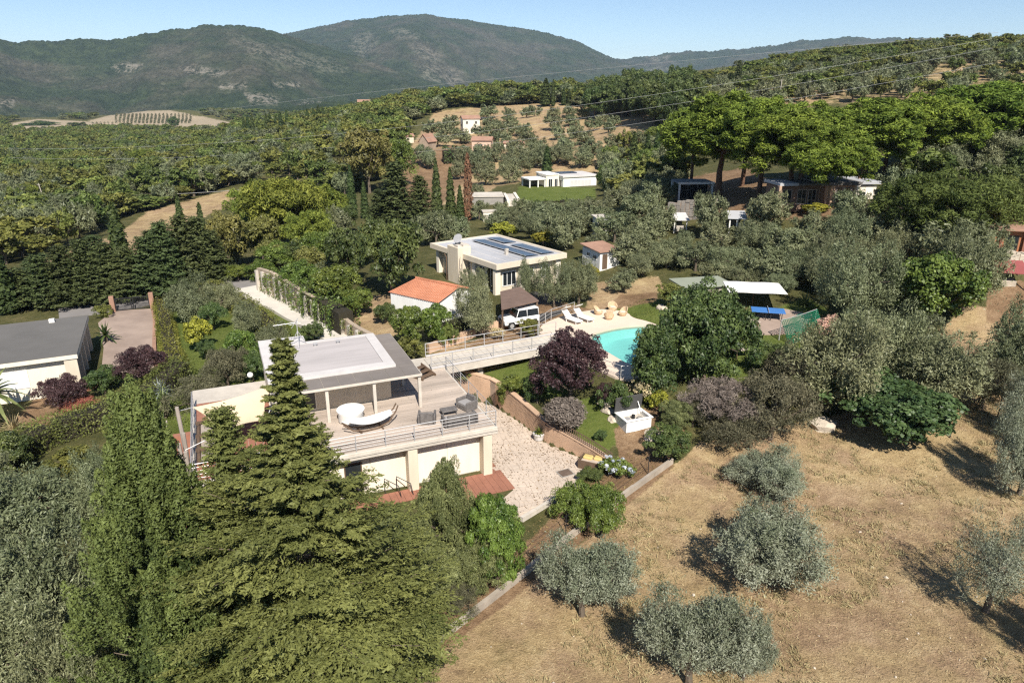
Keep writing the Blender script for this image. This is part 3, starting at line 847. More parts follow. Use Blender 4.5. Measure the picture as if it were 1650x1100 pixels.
def seat_set(name, label, cat, x, y, rz, wid):
    t_ = thing(name, label, cat, on_deck(x, y), HA + rz)
    h = wid / 2
    a = MB(); a.bbox(-h, h, -.38, .36, .03, .36, .05); part('seat', a, WICKER, t_)
    a = MB(); a.bbox(-h + .02, h - .02, .362, .52, .03, .80, .05); part('backrest', a, WICKER, t_)
    for e in (-1, 1):
        a = MB(); a.bbox(min(e * h, e * (h + .13)), max(e * h, e * (h + .13)), -.38, .50, .03, .60, .04); part('armrest', a, WICKER, t_)
    a = MB(); a.bbox(-h + .04, h - .04, -.34, .34, .362, .44, .03); part('cushion', a, mat('grey_cushion', (.30, .285, .275), .95, .1, 5), t_)
    return t_
seat_set('wicker_armchair', 'grey wicker armchair on the deck nearest to the hammock', 'armchair', -3.6, 2.15, R(160), .8)
seat_set('wicker_sofa', 'grey wicker sofa with its back to the front railing of the deck', 'sofa', -1.9, 1.2, R(180), 1.8)
seat_set('wicker_armchair', 'grey wicker armchair in the outer corner of the deck', 'armchair', -.85, 3.0, R(-70), .85)
ct = thing('coffee_table', 'low grey wicker coffee table between the deck seats', 'table', on_deck(-2.1, 2.6), HA)
a = MB(); a.bbox(-.5, .5, -.3, .3, .28, .36, .02); part('table_top', a, WICKER, ct)
for sx in (-.42, .42):
    for sy in (-.22, .22):
        a = MB(); a.box(sx - .03, sx + .03, sy - .03, sy + .03, 0, .279); part('leg', a, WICKER, ct)

hm.scale = (.86, .86, .9)
# ------------------------------------------------------------------ footbridge from deck to pool
fb = thing('footbridge', 'pale concrete footbridge with metal railings from the villa deck to the pool', 'bridge', hw(0, 0, 0), HA)
E0 = [(-1.0, 9.9), (10.3, 10.9)]; E1 = [(-.7, 12.4), (10.4, 13.3)]
sl = MB(); sl.prism([E0[0], E0[1], E1[1], E1[0]], 2.78, 3.20); part('bridge_slab', sl, CONC, fb)
def band(e, dz0, dz1, wid):
    d = np.array(e[1]) - np.array(e[0]); d /= np.linalg.norm(d); nrm = np.array([-d[1], d[0]])
    return MB().prism([tuple(np.array(e[0]) - nrm * wid / 2), tuple(np.array(e[1]) - nrm * wid / 2), tuple(np.array(e[1]) + nrm * wid / 2), tuple(np.array(e[0]) + nrm * wid / 2)], dz0, dz1)
part('kerb', band(E0, 2.74, 3.32, .18), CONC, fb); part('kerb', band(E1, 2.74, 3.32, .18), CONC, fb)
for e_ in (E0, E1): part('coping', band(e_, 3.322, 3.36, .26), ROOF_RIM, fb)
for e in (E0, E1): railing(fb, [(*e[0], 3.36), (*e[1], 3.36)], .95, 1.6, rails=(.3, .6), r=.012)
for x in (3.0, 8.6):
    c = MB(); c.box(x - .2, x + .2, 10.8, 12.6, -.2, 2.778); part('pier', c, CONC, fb)
bd = MB(); k = 0; x = -.9
while x < 10.2:
    bd.add([(x, 10.03 + .0885 * (x + 1), 3.202), (x + .5, 10.03 + .0885 * (x + 1.5), 3.202), (x + .5, 12.26 + .081 * (x + 1.2), 3.202), (x, 12.26 + .081 * (x + .7), 3.202),
            (x, 10.03 + .0885 * (x + 1), 3.225), (x + .48, 10.03 + .0885 * (x + 1.5), 3.225), (x + .48, 12.26 + .081 * (x + 1.2), 3.225), (x, 12.26 + .081 * (x + .7), 3.225)], [(4, 5, 6, 7), (0, 1, 5, 4), (1, 2, 6, 5), (2, 3, 7, 6), (3, 0, 4, 7)]); x += .5
part('walkway_slabs', bd, CONC, fb, kind='stuff')
ws = thing('wooden_steps', 'small timber steps beside the villa end of the footbridge', 'steps', hw(-1.9, 9.1, 3.222), HA + .5)
for k in range(3):
    a = MB(); a.box(-.55, .55, -.6 + k * .42, -.25 + k * .42, .12 + k * .16, .18 + k * .16); part('tread', a, TIMBER, ws)
for s in (-.6, .6):
    a = MB(); a.add([(s - .04, -.7, 0), (s + .04, -.7, 0), (s + .04, .7, 0), (s - .04, .7, 0), (s - .04, -.7, .15), (s + .04, -.7, .15), (s + .04, .7, .62), (s - .04, .7, .62)], [(0, 3, 2, 1), (4, 5, 6, 7), (0, 1, 5, 4), (1, 2, 6, 5), (2, 3, 7, 6), (3, 0, 4, 7)]); part('side', a, TIMBER, ws)

# ------------------------------------------------------------------ drive with irregular paving and brick retaining wall
dr = MB(); dr.prism([(p[0], p[1]) for p in DRIVE], -.4, .03)
drive = part('driveway', dr, STONE_BED, None); tag(drive, 'pale stone paved drive between the villa and the brick wall', kind='structure')
def crazy_paving(poly, cell, z0, z1, name, m, parent, amp=.42, rz=.3, gap=.035):
    pa = np.array(poly); c, s = math.cos(rz), math.sin(rz)
    q = np.c_[pa[:, 0] * c + pa[:, 1] * s, -pa[:, 0] * s + pa[:, 1] * c]
    x0, y0 = q.min(0); x1, y1 = q.max(0); nx, ny = int((x1 - x0) / cell) + 2, int((y1 - y0) / cell) + 2
    J = (np.random.default_rng(3).random((nx + 1, ny + 1, 2)) - .5) * 2 * amp * cell
    mb = MB()
    for i in range(nx):
        for j in range(ny):
            cs = []
            for a, b in ((i, j), (i + 1, j), (i + 1, j + 1), (i, j + 1)):
                cs.append(np.array([x0 + a * cell + 0, y0 + b * cell]) + J[a, b])
            cs = np.array(cs); ce = cs.mean(0); cs = ce + (cs - ce) * (1 - gap)
            w_ = np.c_[cs[:, 0] * c - cs[:, 1] * s, cs[:, 0] * s + cs[:, 1] * c]
            if not in_poly(w_[:, 0], w_[:, 1], poly).all(): continue
            h = z1 + rnd.random() * .012
            vs = [(p[0], p[1], z0) for p in w_] + [(p[0], p[1], h) for p in (w_.mean(0) + (w_ - w_.mean(0)) * .94)]
            mb.add(vs, [(4, 5, 6, 7), (0, 1, 5, 4), (1, 2, 6, 5), (2, 3, 7, 6), (3, 0, 4, 7)])
    return part(name, mb, m, parent, kind='stuff')
crazy_paving(DRIVE, .30, .03, .05, 'paving_stones', STONE, drive)
def seg_wall(mb, pts, zb, zts, th):
    for i in range(len(pts) - 1):
        a, b = np.array(pts[i]), np.array(pts[i + 1]); d = (b - a) / np.linalg.norm(b - a); n = np.array([-d[1], d[0]]) * th
        vs = [(*a, zb), (*b, zb), (*(b + n), zb), (*(a + n), zb), (*a, zts[i]), (*b, zts[i + 1]), (*(b + n), zts[i + 1]), (*(a + n), zts[i])]
        mb.add(vs, [(0, 3, 2, 1), (4, 5, 6, 7), (0, 1, 5, 4), (1, 2, 6, 5), (2, 3, 7, 6), (3, 0, 4, 7)])
def resample(pts, vals, step):
    P = np.array(pts, float); d = np.r_[0, np.cumsum(np.hypot(*np.diff(P, axis=0).T))]
    n = max(2, int(d[-1] / step)); t = np.linspace(0, d[-1], n + 1)
    return np.c_[np.interp(t, d, P[:, 0]), np.interp(t, d, P[:, 1])], np.interp(t, d, vals)
BZ = [2.3, 2.2, 2.0, 1.8, 1.6, 1.4, 1.15, .9, .65]
bw = thing('retaining_wall', 'curved tan brick retaining wall along the edge of the stone drive', 'wall', (0, 0, 0))
core, cz = resample(BRICK, BZ, .8)
# keep the garden side to the left of the travel direction
mb = MB(); seg_wall(mb, [tuple(p) for p in core], -.3, list(cz - .06), .26); part('wall_core', mb, MORTAR, bw)
br = MB(); P, Z = resample(BRICK, BZ, .26)
nrm0 = None
for row in range(26):
    z0 = .05 + row * .085
    for i in range(len(P) - 1):
        a, b = P[i], P[i + 1]; d = (b - a) / np.linalg.norm(b - a); n_ = np.array([d[1], -d[0]])
        off = .13 * (row % 2); a2 = a + d * off; b2 = b + d * (off - .014)
        if z0 + .085 > min(Z[i], Z[i + 1]) - .06: continue
        o_ = n_ * (.018 + rnd.random() * .014)
        vs = [(*a2, z0), (*b2, z0), (*b2, z0 + .072), (*a2, z0 + .072), (*(a2 + o_), z0), (*(b2 + o_), z0), (*(b2 + o_), z0 + .072), (*(a2 + o_), z0 + .072)]
        br.add(vs, [(4, 5, 6, 7), (0, 1, 5, 4), (2, 3, 7, 6), (1, 2, 6, 5), (3, 0, 4, 7)])
part('bricks', br, BRICKM, bw, kind='stuff')
cp = MB()
for i in range(len(core) - 1):
    a, b = core[i], core[i + 1]; d = (b - a) / np.linalg.norm(b - a); n_ = np.array([-d[1], d[0]])
    q = [a - n_ * .05, b - d * .01 - n_ * .05, b - d * .01 + n_ * .34, a + n_ * .34]
    vs = [(*p, cz[i if k in (0, 3) else i + 1] - .058) for k, p in enumerate(q)] + [(*p, cz[i if k in (0, 3) else i + 1] + .02) for k, p in enumerate(q)]
    c = MB().add(vs, [(0, 3, 2, 1), (4, 5, 6, 7), (0, 1, 5, 4), (1, 2, 6, 5), (2, 3, 7, 6), (3, 0, 4, 7)]); part('coping_stone', c, BRICKM, bw)
# low balustrade on the wall end
fe = thing('garden_fence', 'low dark metal bar fence on top of the curved brick wall end', 'fence', (0, 0, 0))
P, Z = resample(BRICK[5:], BZ[5:], .16)
rl = MB(); rl.tube([(p[0], p[1], z + .6) for p, z in zip(P[::3], Z[::3])], .03, 5); part('rail', rl, TIMBER, fe)
bar = MB().box(-.02, .02, -.02, .02, 0, .6).mesh('bar', TIMBER)
for p, z in zip(P, Z): o = link('bar', bar, fe); o.location = (p[0], p[1], z + .02)

# pot, planter, manhole on the drive
def pos(px, py, z=None):
    return plane(px, py, z) if z is not None else at(px, py)
pot = thing('plant_pot', 'pale stone pot with a small green plant at the foot of the brick wall', 'pot', plane(868, 708, .055))
m_ = MB(); m_.lathe([(.20, 0), (.30, .05), (.36, .35), (.40, .42), (.40, .50), (.34, .50), (.33, .44)], 0, 0, 14); part('pot_body', m_, ROOF_RIM, pot)
tr = thing('stone_trough', 'open wooden and stone trough with cushions beside the end of the brick wall', 'planter', plane(955, 752, .055), R(-25))
m_ = MB()
for a in ((-.8, .8, -.5, -.42), (-.8, .8, .42, .5), (-.8, -.72, -.418, .418), (.72, .8, -.418, .418)): m_.box(*a, 0, .55)
part('trough_side', m_, TIMBER, tr)
m_ = MB(); m_.bbox(-.7, .7, -.4, .4, .1, .5, .05); part('soil', m_, STONE_BED, tr)
for k, (x, y) in enumerate(((-.35, .1), (.3, .2))):
    m_ = MB(); m_.bbox(x - .3, x + .3, y - .22, y + .22, .502, .66, .07); part('cushion', m_, mat('yellow_cushion', (.55, .42, .16), .9, .15, 6), tr)
mh = thing('manhole_cover', 'square brown manhole cover set in the stone drive', 'manhole cover', plane(911, 762, .05), R(28))
m_ = MB(); m_.box(-.45, .45, -.4, .4, 0, .025); part('frame', m_, CONC_DK, mh)
m_ = MB(); m_.box(-.38, .38, -.33, .33, .0255, .04); part('lid', m_, mat('rusty_iron', (.14, .10, .075), .8, .3, 8, .3), mh)
# kerb along the front edge of the drive
kb = thing('stone_kerb', 'low pale kerb of stones at the lower edge of the drive', 'kerb', (0, 0, 0))
ka, kb2 = plane(838, 836, 0), plane(934, 778, 0)
for k in range(9):
    a = ka + (kb2 - ka) * (k / 9); b = ka + (kb2 - ka) * ((k + .96) / 9); m_ = MB(); seg_wall(m_, [tuple(a[:2]), tuple(b[:2])], -.1, [.16 + rnd.random() * .03] * 2, -.22); part('kerb_stone', m_, CONC, kb)

# boundary wall of the field, cast in lengths
bwall = thing('boundary_wall', 'long low pale concrete boundary wall between the garden and the dry field', 'wall', (0, 0, 0))
line = [at(a, b)[:2] for a, b in ((560, 1165), (640, 1092), (730, 1020), (845, 930), (905, 880), (990, 815), (1085, 747))]
P, Z = resample(line, [0] * len(line), 1.75)
for i in range(len(P) - 1):
    a, b = P[i], P[i + 1]; d = (b - a) / np.linalg.norm(b - a); b = b - d * .015
    ga, gb = gz(*a), gz(*b); m_ = MB(); seg_wall(m_, [tuple(a), tuple(b)], min(ga, gb) - .3, [ga + .32 + rnd.random() * .06, gb + .32 + rnd.random() * .06], .19)
    part('wall_section', m_, mat('weathered_concrete', (.40, .345, .28), .95, .3, 1.2, .5), bwall)
fps = thing('fence_posts_line', 'thin metal fence posts with wire behind the boundary wall', 'fence', (0, 0, 0))
fps.name = 'wire_fence'
pm = MB().box(-.02, .02, -.02, .02, -.1, 1.25).mesh('post', DARK_METAL); pts = []
for i in range(0, len(P), 2):
    a = P[i] + np.array([-.35, .25]); z = gz(*a); o = link('post', pm, fps); o.location = (a[0], a[1], z); pts.append((a[0], a[1], z))
for h in (.5, .85, 1.2):
    m_ = MB(); m_.tube([(p[0], p[1], p[2] + h) for p in pts], .006, 3); part('wire', m_, DARK_METAL, fps)
# ------------------------------------------------------------------ pool, deck, loungers
def sm_poly(poly, n=3):
    P = np.array(poly, float)
    for _ in range(n):
        Q = np.roll(P, -1, 0); P = np.stack([P * .75 + Q * .25, P * .25 + Q * .75], 1).reshape(-1, 2)
    return [tuple(p) for p in P]
POOLS = sm_poly(POOL, 2); DECKS = sm_poly(DECK, 2)
def fill_between(outer, inner, z0, z1, name, m, parent):
    """slab with a hole (outer and inner outlines), sides included"""
    import bmesh
    bm = bmesh.new()
    def loop(pl, z):
        vs = [bm.verts.new((p[0], p[1], z)) for p in pl]
        return vs, [bm.edges.new((vs[i], vs[(i + 1) % len(vs)])) for i in range(len(vs))]
    vo, eo = loop(outer, z1); vi, ei = loop(inner, z1)
    bmesh.ops.triangle_fill(bm, use_beauty=True, use_dissolve=False, edges=eo + ei, normal=(0, 0, 1))
    # drop faces inside the hole
    kill = [f for f in bm.faces if in_poly(np.array([f.calc_center_median().x]), np.array([f.calc_center_median().y]), inner)[0]]
    bmesh.ops.delete(bm, geom=kill, context='FACES_ONLY')
    for vs in (vo, vi):
        lo = [bm.verts.new((v.co.x, v.co.y, z0)) for v in vs]
        for i in range(len(vs)):
            j = (i + 1) % len(vs); bm.faces.new((vs[i], vs[j], lo[j], lo[i]))
    bmesh.ops.recalc_face_normals(bm, faces=bm.faces[:])
    me = bpy.data.meshes.new(name); bm.to_mesh(me); bm.free(); me.materials.append(m)
    return link(name, me, parent)
DECK_STONE = mat('beige_pool_stone', (.66, .54, .43), .9, .10, .7, .15)
pool = thing('swimming_pool', 'free form turquoise swimming pool with a beige stone surround and a beach entry', 'pool', (0, 0, 0))
fill_between(DECKS, POOLS, 2.3, 3.02, 'pool_surround', DECK_STONE, pool)
_c = np.mean(np.array(POOLS), 0)
rim_i = [tuple(_c + (np.array(p) - _c) * .93) for p in POOLS]
fill_between(POOLS, rim_i, 2.0, 2.86, 'beach_ledge', mat('wet_beige_ledge', (.50, .44, .36), .5, .1, 1), pool)
bt = MB()
nP = len(rim_i)
# basin: bottom slopes down away from the shallow far end
vs = [(p[0], p[1], 2.8) for p in rim_i] + [(p[0], p[1], 1.55 + .95 * np.clip((p[1] - _c[1] + 1.0) / 6, 0, 1)) for p in [tuple(_c + (np.array(q) - _c) * .86) for q in rim_i]]
bt.add(vs, [(i, (i + 1) % nP, nP + (i + 1) % nP, nP + i) for i in range(nP)] + [tuple(nP + i for i in range(nP))])
part('pool_basin', bt, mat('turquoise_pool_liner', (.33, .59, .56), .5, .08, .6), pool)
def water_mat():
    m, nt, out = _new('pool_water')
    b = N(nt, 'ShaderNodeBsdfPrincipled', Roughness=.05, IOR=1.33); b.inputs['Base Color'].default_value = (.30, .72, .74, 1); b.inputs['Transmission Weight'].default_value = .0
    t = N(nt, 'ShaderNodeBsdfTransparent'); t.inputs[0].default_value = (.72, .95, .93, 1)
    g = N(nt, 'ShaderNodeBsdfGlossy', Roughness=.06)
    fr = N(nt, 'ShaderNodeFresnel', IOR=1.33)
    nz = N(nt, 'ShaderNodeTexNoise', Scale=3.0, Detail=4.0); geo = N(nt, 'ShaderNodeNewGeometry'); nt.links.new(geo.outputs['Position'], nz.inputs[0])
    bp = N(nt, 'ShaderNodeBump', Strength=.25, Distance=.05); nt.links.new(nz.outputs[0], bp.inputs['Height']); nt.links.new(bp.outputs[0], g.inputs['Normal']); nt.links.new(bp.outputs[0], fr.inputs['Normal'])
    mx = N(nt, 'ShaderNodeMixShader'); nt.links.new(fr.outputs[0], mx.inputs[0]); nt.links.new(t.outputs[0], mx.inputs[1]); nt.links.new(g.outputs[0], mx.inputs[2]); nt.links.new(mx.outputs[0], out.inputs[0])
    return m
_ar = sum(POOLS[i - 1][0] * POOLS[i][1] - POOLS[i][0] * POOLS[i - 1][1] for i in range(len(POOLS)))
wt = MB(); wt.add([(p[0], p[1], 2.90) for p in (POOLS if _ar > 0 else POOLS[::-1])], [tuple(range(len(POOLS)))])
o = part('water', wt, water_mat(), pool)
# railings round the pool
prl = thing('pool_railing', 'thin metal railing along the lower edge of the pool surround', 'railing', (0, 0, 0))
railing(prl, [tuple(plane(a, b, 3.03)) for a, b in ((930, 583), (965, 597), (1000, 610), (1036, 611), (1060, 606))], .95, 1.6, rails=(.33, .66), r=.014)
prl2 = thing('pool_railing', 'metal railing between the pool loungers and the parking area', 'railing', (0, 0, 0))
railing(prl2, [tuple(plane(a, b, 3.03)) for a, b in ((866, 545), (869, 528), (888, 515), (912, 508), (925, 503))], .95, 1.5, rails=(.33, .66), r=.014)

def lounger(label, px, py, rz):
    t_ = thing('sun_lounger', label, 'sun lounger', plane(px, py, 3.025), rz, 'white sun loungers by the pool')
    f = MB()
    for s in (-.32, .32): f.box(s - .03, s + .03, -.95, .55, .28, .34)
    f.box(-.29, .29, -.95, -.89, .28, .34); f.box(-.29, .29, .45, .51, .28, .34); part('frame', f, WHITE_PAINT, t_)
    for x in (-.32, .32):
        for y in (-.8, .4): l = MB(); l.box(x - .025, x + .025, y - .025, y + .025, 0, .279); part('leg', l, WHITE_PAINT, t_)
    m_ = MB(); m_.bbox(-.28, .28, -.93, .40, .345, .40, .02); part('seat', m_, FABRIC_W, t_)
    m_ = MB(); m_.add([(-.3, .41, .37), (.3, .41, .37), (.3, 1.02, .88), (-.3, 1.02, .88), (-.3, .46, .33), (.3, .46, .33), (.3, 1.07, .84), (-.3, 1.07, .84)], [(0, 1, 2, 3), (7, 6, 5, 4), (0, 4, 5, 1), (1, 5, 6, 2), (2, 6, 7, 3), (3, 7, 4, 0)]); part('backrest', m_, FABRIC_W, t_)
    m_ = MB(); m_.tube([(-.36, 1.02, .95), (-.36, .6, 1.25), (.36, .6, 1.25), (.36, 1.02, .95)], .02, 5); m_.add([(-.36, 1.05, .98), (.36, 1.05, .98), (.36, .6, 1.26), (-.36, .6, 1.26)], [(0, 1, 2, 3)]); part('head_shade', m_, FABRIC_W, t_)
    return t_
lounger('white sun lounger beside the railing, left one of the pool pair', 922, 519, R(38))
lounger('white sun lounger next to the wicker seats, right one of the pool pair', 941, 516, R(38))
RATTAN = mat('pale_rattan', (.62, .46, .29), .85, .3, 30, .6)
def basket_chair(label, px, py, rz):
    t_ = thing('rattan_chair', label, 'chair', plane(px, py, 3.03), rz, 'rattan chairs beside the pool')
    n = 16; s_ = MB(); prof = [(.30, 0), (.46, .18), (.50, .36), (.44, .40), (.2, .36)]
    s_.lathe(prof, 0, 0, n); part('seat', s_, RATTAN, t_, smooth=False)
    b = MB(); vs = []
    for i in range(11):
        a = math.pi * (i / 10) ; hgt = .42 + .55 * math.sin(a) ** .8
        for rr, z in ((.50, .37), (.56, hgt), (.50, hgt), (.44, .385)): vs.append((rr * math.cos(a), rr * math.sin(a), z))
    b.add(vs, [(i * 4 + k, (i + 1) * 4 + k, (i + 1) * 4 + (k + 1) % 4, i * 4 + (k + 1) % 4) for i in range(10) for k in range(4)]); part('backrest', b, RATTAN, t_)
    c = MB(); c.lathe([(.34, .401), (.36, .44), (.30, .50), (.05, .51)], 0, 0, 12); part('cushion', c, mat('cream_cushion', (.66, .56, .42), .9, .1, 5), t_)
    return t_
basket_chair('rattan tub chair of the pool set, nearest to the loungers', 964, 506, R(70))
basket_chair('rattan tub chair at the back of the pool set with the highest back', 987, 500, R(5))
basket_chair('rattan tub chair of the pool set, nearest to the lawn', 1003, 508, R(-60))
basket_chair('rattan tub chair at the front of the pool set, closest to the water', 981, 514, R(170))
t_ = thing('rattan_table', 'low rattan table in the middle of the pool seats', 'table', plane(983, 507, 3.03))
m_ = MB(); m_.lathe([(.30, 0), (.26, .2), (.36, .42)], 0, 0, 12); part('base', m_, RATTAN, t_)
m_ = MB(); m_.lathe([(.46, .421), (.46, .46)], 0, 0, 16); part('table_top', m_, RATTAN, t_)

# ------------------------------------------------------------------ white tank with its lid open
ch = thing('white_tank', 'open white tank with a raised dark lid in the flower garden', 'tank', at(1020, 683), R(22))
b = MB()
for a in ((-1.25, 1.25, -.95, -.85), (-1.25, 1.25, .85, .95), (-1.25, -1.15, -.848, .848), (1.15, 1.25, -.848, .848)): b.box(*a, -.2, .85)
part('tank_body', b, WHITE, ch)
b = MB()
for a in ((-1.36, 1.36, -1.06, -.82), (-1.36, 1.36, .82, 1.06), (-1.36, -1.12, -.818, .818), (1.12, 1.36, -.818, .818)): b.box(*a, .852, .93)
part('rim', b, WHITE_PAINT, ch)
b = MB(); b.box(-1.14, 1.14, -.84, .84, .35, .45); part('inner_cover', b, CONC, ch)
for k, (x, y, r_, h) in enumerate(((-.6, 0, .22, .25), (.1, .2, .16, .35), (.55, -.2, .25, .22))):
    q = MB(); q.lathe([(r_, .451), (r_, .451 + h), (r_ * .4, .47 + h)], x, y, 12); part('pump', q, (METAL, DARK_METAL, CONC_DK)[k], ch)
b = MB(); b.add([(-1.36, .98, .94), (1.36, .98, .94), (1.36, .80, 2.35), (-1.36, .80, 2.35), (-1.36, 1.06, .94), (1.36, 1.06, .94), (1.36, .88, 2.37), (-1.36, .88, 2.37)], [(0, 1, 2, 3), (7, 6, 5, 4), (0, 4, 5, 1), (1, 5, 6, 2), (2, 6, 7, 3), (3, 7, 4, 0)]); part('lid', b, mat('grey_lid', (.07, .068, .065), .7, .15, 2), ch)
b = MB(); b.tube([(.9, .2, .93), (.9, .86, 1.7)], .03, 5); part('lid_strut', b, METAL, ch)

# ------------------------------------------------------------------ second house: solar roof
def local(o, a, p): 
    d = np.array(p[:2]) - np.array(o[:2]); return (d[0] * math.cos(a) + d[1] * math.sin(a), -d[0] * math.sin(a) + d[1] * math.cos(a))
ZR = 6.35
o2 = plane(800, 427, ZR); a2 = plane(918.5, 409, ZR); b2 = plane(673.6, 394.6, ZR)
ANG2 = math.atan2(*(a2 - o2)[1::-1]) + R(3.2)
Wd, Dp = np.linalg.norm(a2 - o2), np.linalg.norm(b2 - o2)
h2 = thing('solar_house', 'cream flat roofed house with rows of solar panels and a square chimney tower', 'house', (o2[0], o2[1], 3.3), ANG2)
zt = ZR - 3.3
b = MB(); b.box(.75, Wd - .6, .75, Dp - .6, -.6, zt - .5); part('wall', b, CREAM, h2)
rf = MB()
for a in ((0, Wd, 0, .32), (0, Wd, Dp - .32, Dp), (0, .32, .321, Dp - .321), (Wd - .32, Wd, .321, Dp - .321)): rf.box(*a, zt - .5, zt)
roof2 = part('roof_edge', rf, CREAM, h2)
b = MB(); b.box(.322, Wd - .322, .322, Dp - .322, zt - .48, zt - .10); part('roof', b, ROOF_PALE, h2)
for x in (-.0, 2.9, Wd - 1.2):   # fins carrying the roof on the right-hand front
    q = MB(); q.box(x + .1, x + .7, .35, .749, -.6, zt - .503); part('pier', q, CREAM_W, h2)
for y in (4.2, 7.6, Dp - 1.2):
    q = MB(); q.box(.32, .749, y, y + .5, -.6, zt - .503); part('pier', q, CREAM_W, h2)
window(h2, 1.2, 2.8, .6, 2.0, .75, fm=WHITE_PAINT, mull=2); window(h2, Wd - 2.7, Wd - 1.7, .8, 2.0, .75)
window(h2, 3.9, 5.0, 1.1, 2.1, .75)
window(h2, 1.3, 2.7, .0, 2.3, .75, '-x', mull=1); window(h2, 2.9, 4.0, .3, 2.2, .75, '-x'); window(h2, 8.3, 9.6, .0, 2.3, .75, '-x'); window(h2, 5.6, 6.6, .3, 2.2, .75, '-x')
# chimney tower
p = local(o2, ANG2, plane(748, 404, ZR)); 
b = MB(); b.bbox(-.55, 1.0, p[1] - 1.1, p[1] + .9, -.8, zt + .65, .03); tw = part('tower', b, CREAM, h2)
for q in ((-.45, .0, p[1] - .95, p[1] - .3), (.3, .85, p[1] + .05, p[1] + .75), (.2, .9, p[1] - .95, p[1] - .3)):
    m_ = MB(); m_.box(*q, zt + .651, zt + .85); part('flue', m_, CONC, tw)
b = MB(); b.tube([(-.6, p[1] + 1.05, -.3), (-.6, p[1] + 1.05, zt - .6), (-.6, p[1] + 1.4, zt - .4)], .06, 6); part('drainpipe', b, TIMBER, h2)
b = MB()
for s in (-.25, .25): b.tube([(-.8, p[1] - 1.6 + s, -.6), (-.45, p[1] - 1.6 + s, zt - .2)], .03, 4)
for k in range(9): b.tube([(-.8 + .35 * k / 9, p[1] - 1.85, -.4 + k * .3), (-.8 + .35 * k / 9, p[1] - 1.35, -.4 + k * .3)], .02, 4)
part('ladder', b, TIMBER_PALE, h2, kind='stuff')
pa, pb = local(o2, ANG2, plane(772, 388, ZR)), local(o2, ANG2, plane(876, 408, ZR))
# panels: two rows along the back edge of the roof
cell0 = MB(); cell0.add([(0, 0, 0), (1.0, 0, 0), (1.0, 1.55, .14), (0, 1.55, .14), (0, 0, .035), (1.0, 0, .035), (1.0, 1.55, .175), (0, 1.55, .175)], [(0, 3, 2, 1), (4, 5, 6, 7), (0, 1, 5, 4), (1, 2, 6, 5), (2, 3, 7, 6), (3, 0, 4, 7)])
cm = cell0.mesh('solar_panel', PANEL_M); frm = MB()
for a in ((-.02, 1.02, -.03, -.001), (-.02, 1.02, 1.551, 1.58)): 
    z_ = 0 if a[2] < 0 else .14
    frm.box(*a, z_, z_ + .05)
fm_ = frm.mesh('panel_frame', METAL)
yr = Dp - 4
for row in range(2):
    for k in range(9):
        if row == 0 and k == 3: continue
        o = link('solar_panel', cm, roof2); o.location = (Wd - .75 - row * 2.0, Dp - 1.6 - k * 1.07 - 1.0, zt - .08); o.rotation_euler = (0, 0, R(90))
        o2_ = link('panel_frame', fm_, o)
for (x, y) in ((3.6, 3.4), (4.3, 4.3)):
    m_ = MB(); m_.box(x - .15, x + .15, y - .15, y + .15, zt - .1, zt + .25); part('roof_vent', m_, CONC, roof2)
for x in (1.8, 3.2, 4.6):
    m_ = MB(); m_.box(x, x + .09, 1.0, Dp - .5, zt - .099, zt - .085); part('roof_seam', m_, ROOF_RIM, roof2)
dish = thing('satellite_dish', 'pale satellite dish on the chimney tower of the solar house', 'satellite dish', (*(np.array(o2[:2]) + np.array([math.cos(ANG2) * .3 - math.sin(ANG2) * p[1], math.sin(ANG2) * .3 + math.cos(ANG2) * p[1]])), ZR + .85), R(-30))
m_ = MB(); m_.tube([(0, 0, 0), (0, 0, .45)], .03, 5); part('mast', m_, METAL, dish)
m_ = MB(); m_.lathe([(.02, 0), (.3, .05), (.48, .14), (.5, .15)], 0, 0, 16); q = part('dish', m_, METAL, dish); q.location = (0, -.1, .45); q.rotation_euler = (R(55), 0, 0)

# small white shed right of it
oS = plane(966, 432, 3.7); shd = thing('white_shed', 'small white shed with a brown roof right of the solar house', 'shed', oS, R(28))
b = MB(); b.box(-.0, 3.2, 0, 4.2, -.6, 2.0); part('wall', b, WHITE, shd)
b = MB(); b.add([(-.3, -.3, 2.002), (3.5, -.3, 2.002), (3.5, 4.5, 2.35), (-.3, 4.5, 2.35), (-.3, -.3, 2.1), (3.5, -.3, 2.1), (3.5, 4.5, 2.45), (-.3, 4.5, 2.45)], [(0, 3, 2, 1), (4, 5, 6, 7), (0, 1, 5, 4), (1, 2, 6, 5), (2, 3, 7, 6), (3, 0, 4, 7)]); part('roof', b, TERRA_OLD, shd)
window(shd, .7, 1.6, .9, 1.5, 0, '-x'); window(shd, 2.3, 3.1, 1.0, 1.6, 0, '-x'); q = MB(); q.box(.4, 1.2, -.04, -.002, -.2, 1.7); part('door', q, TIMBER, shd)

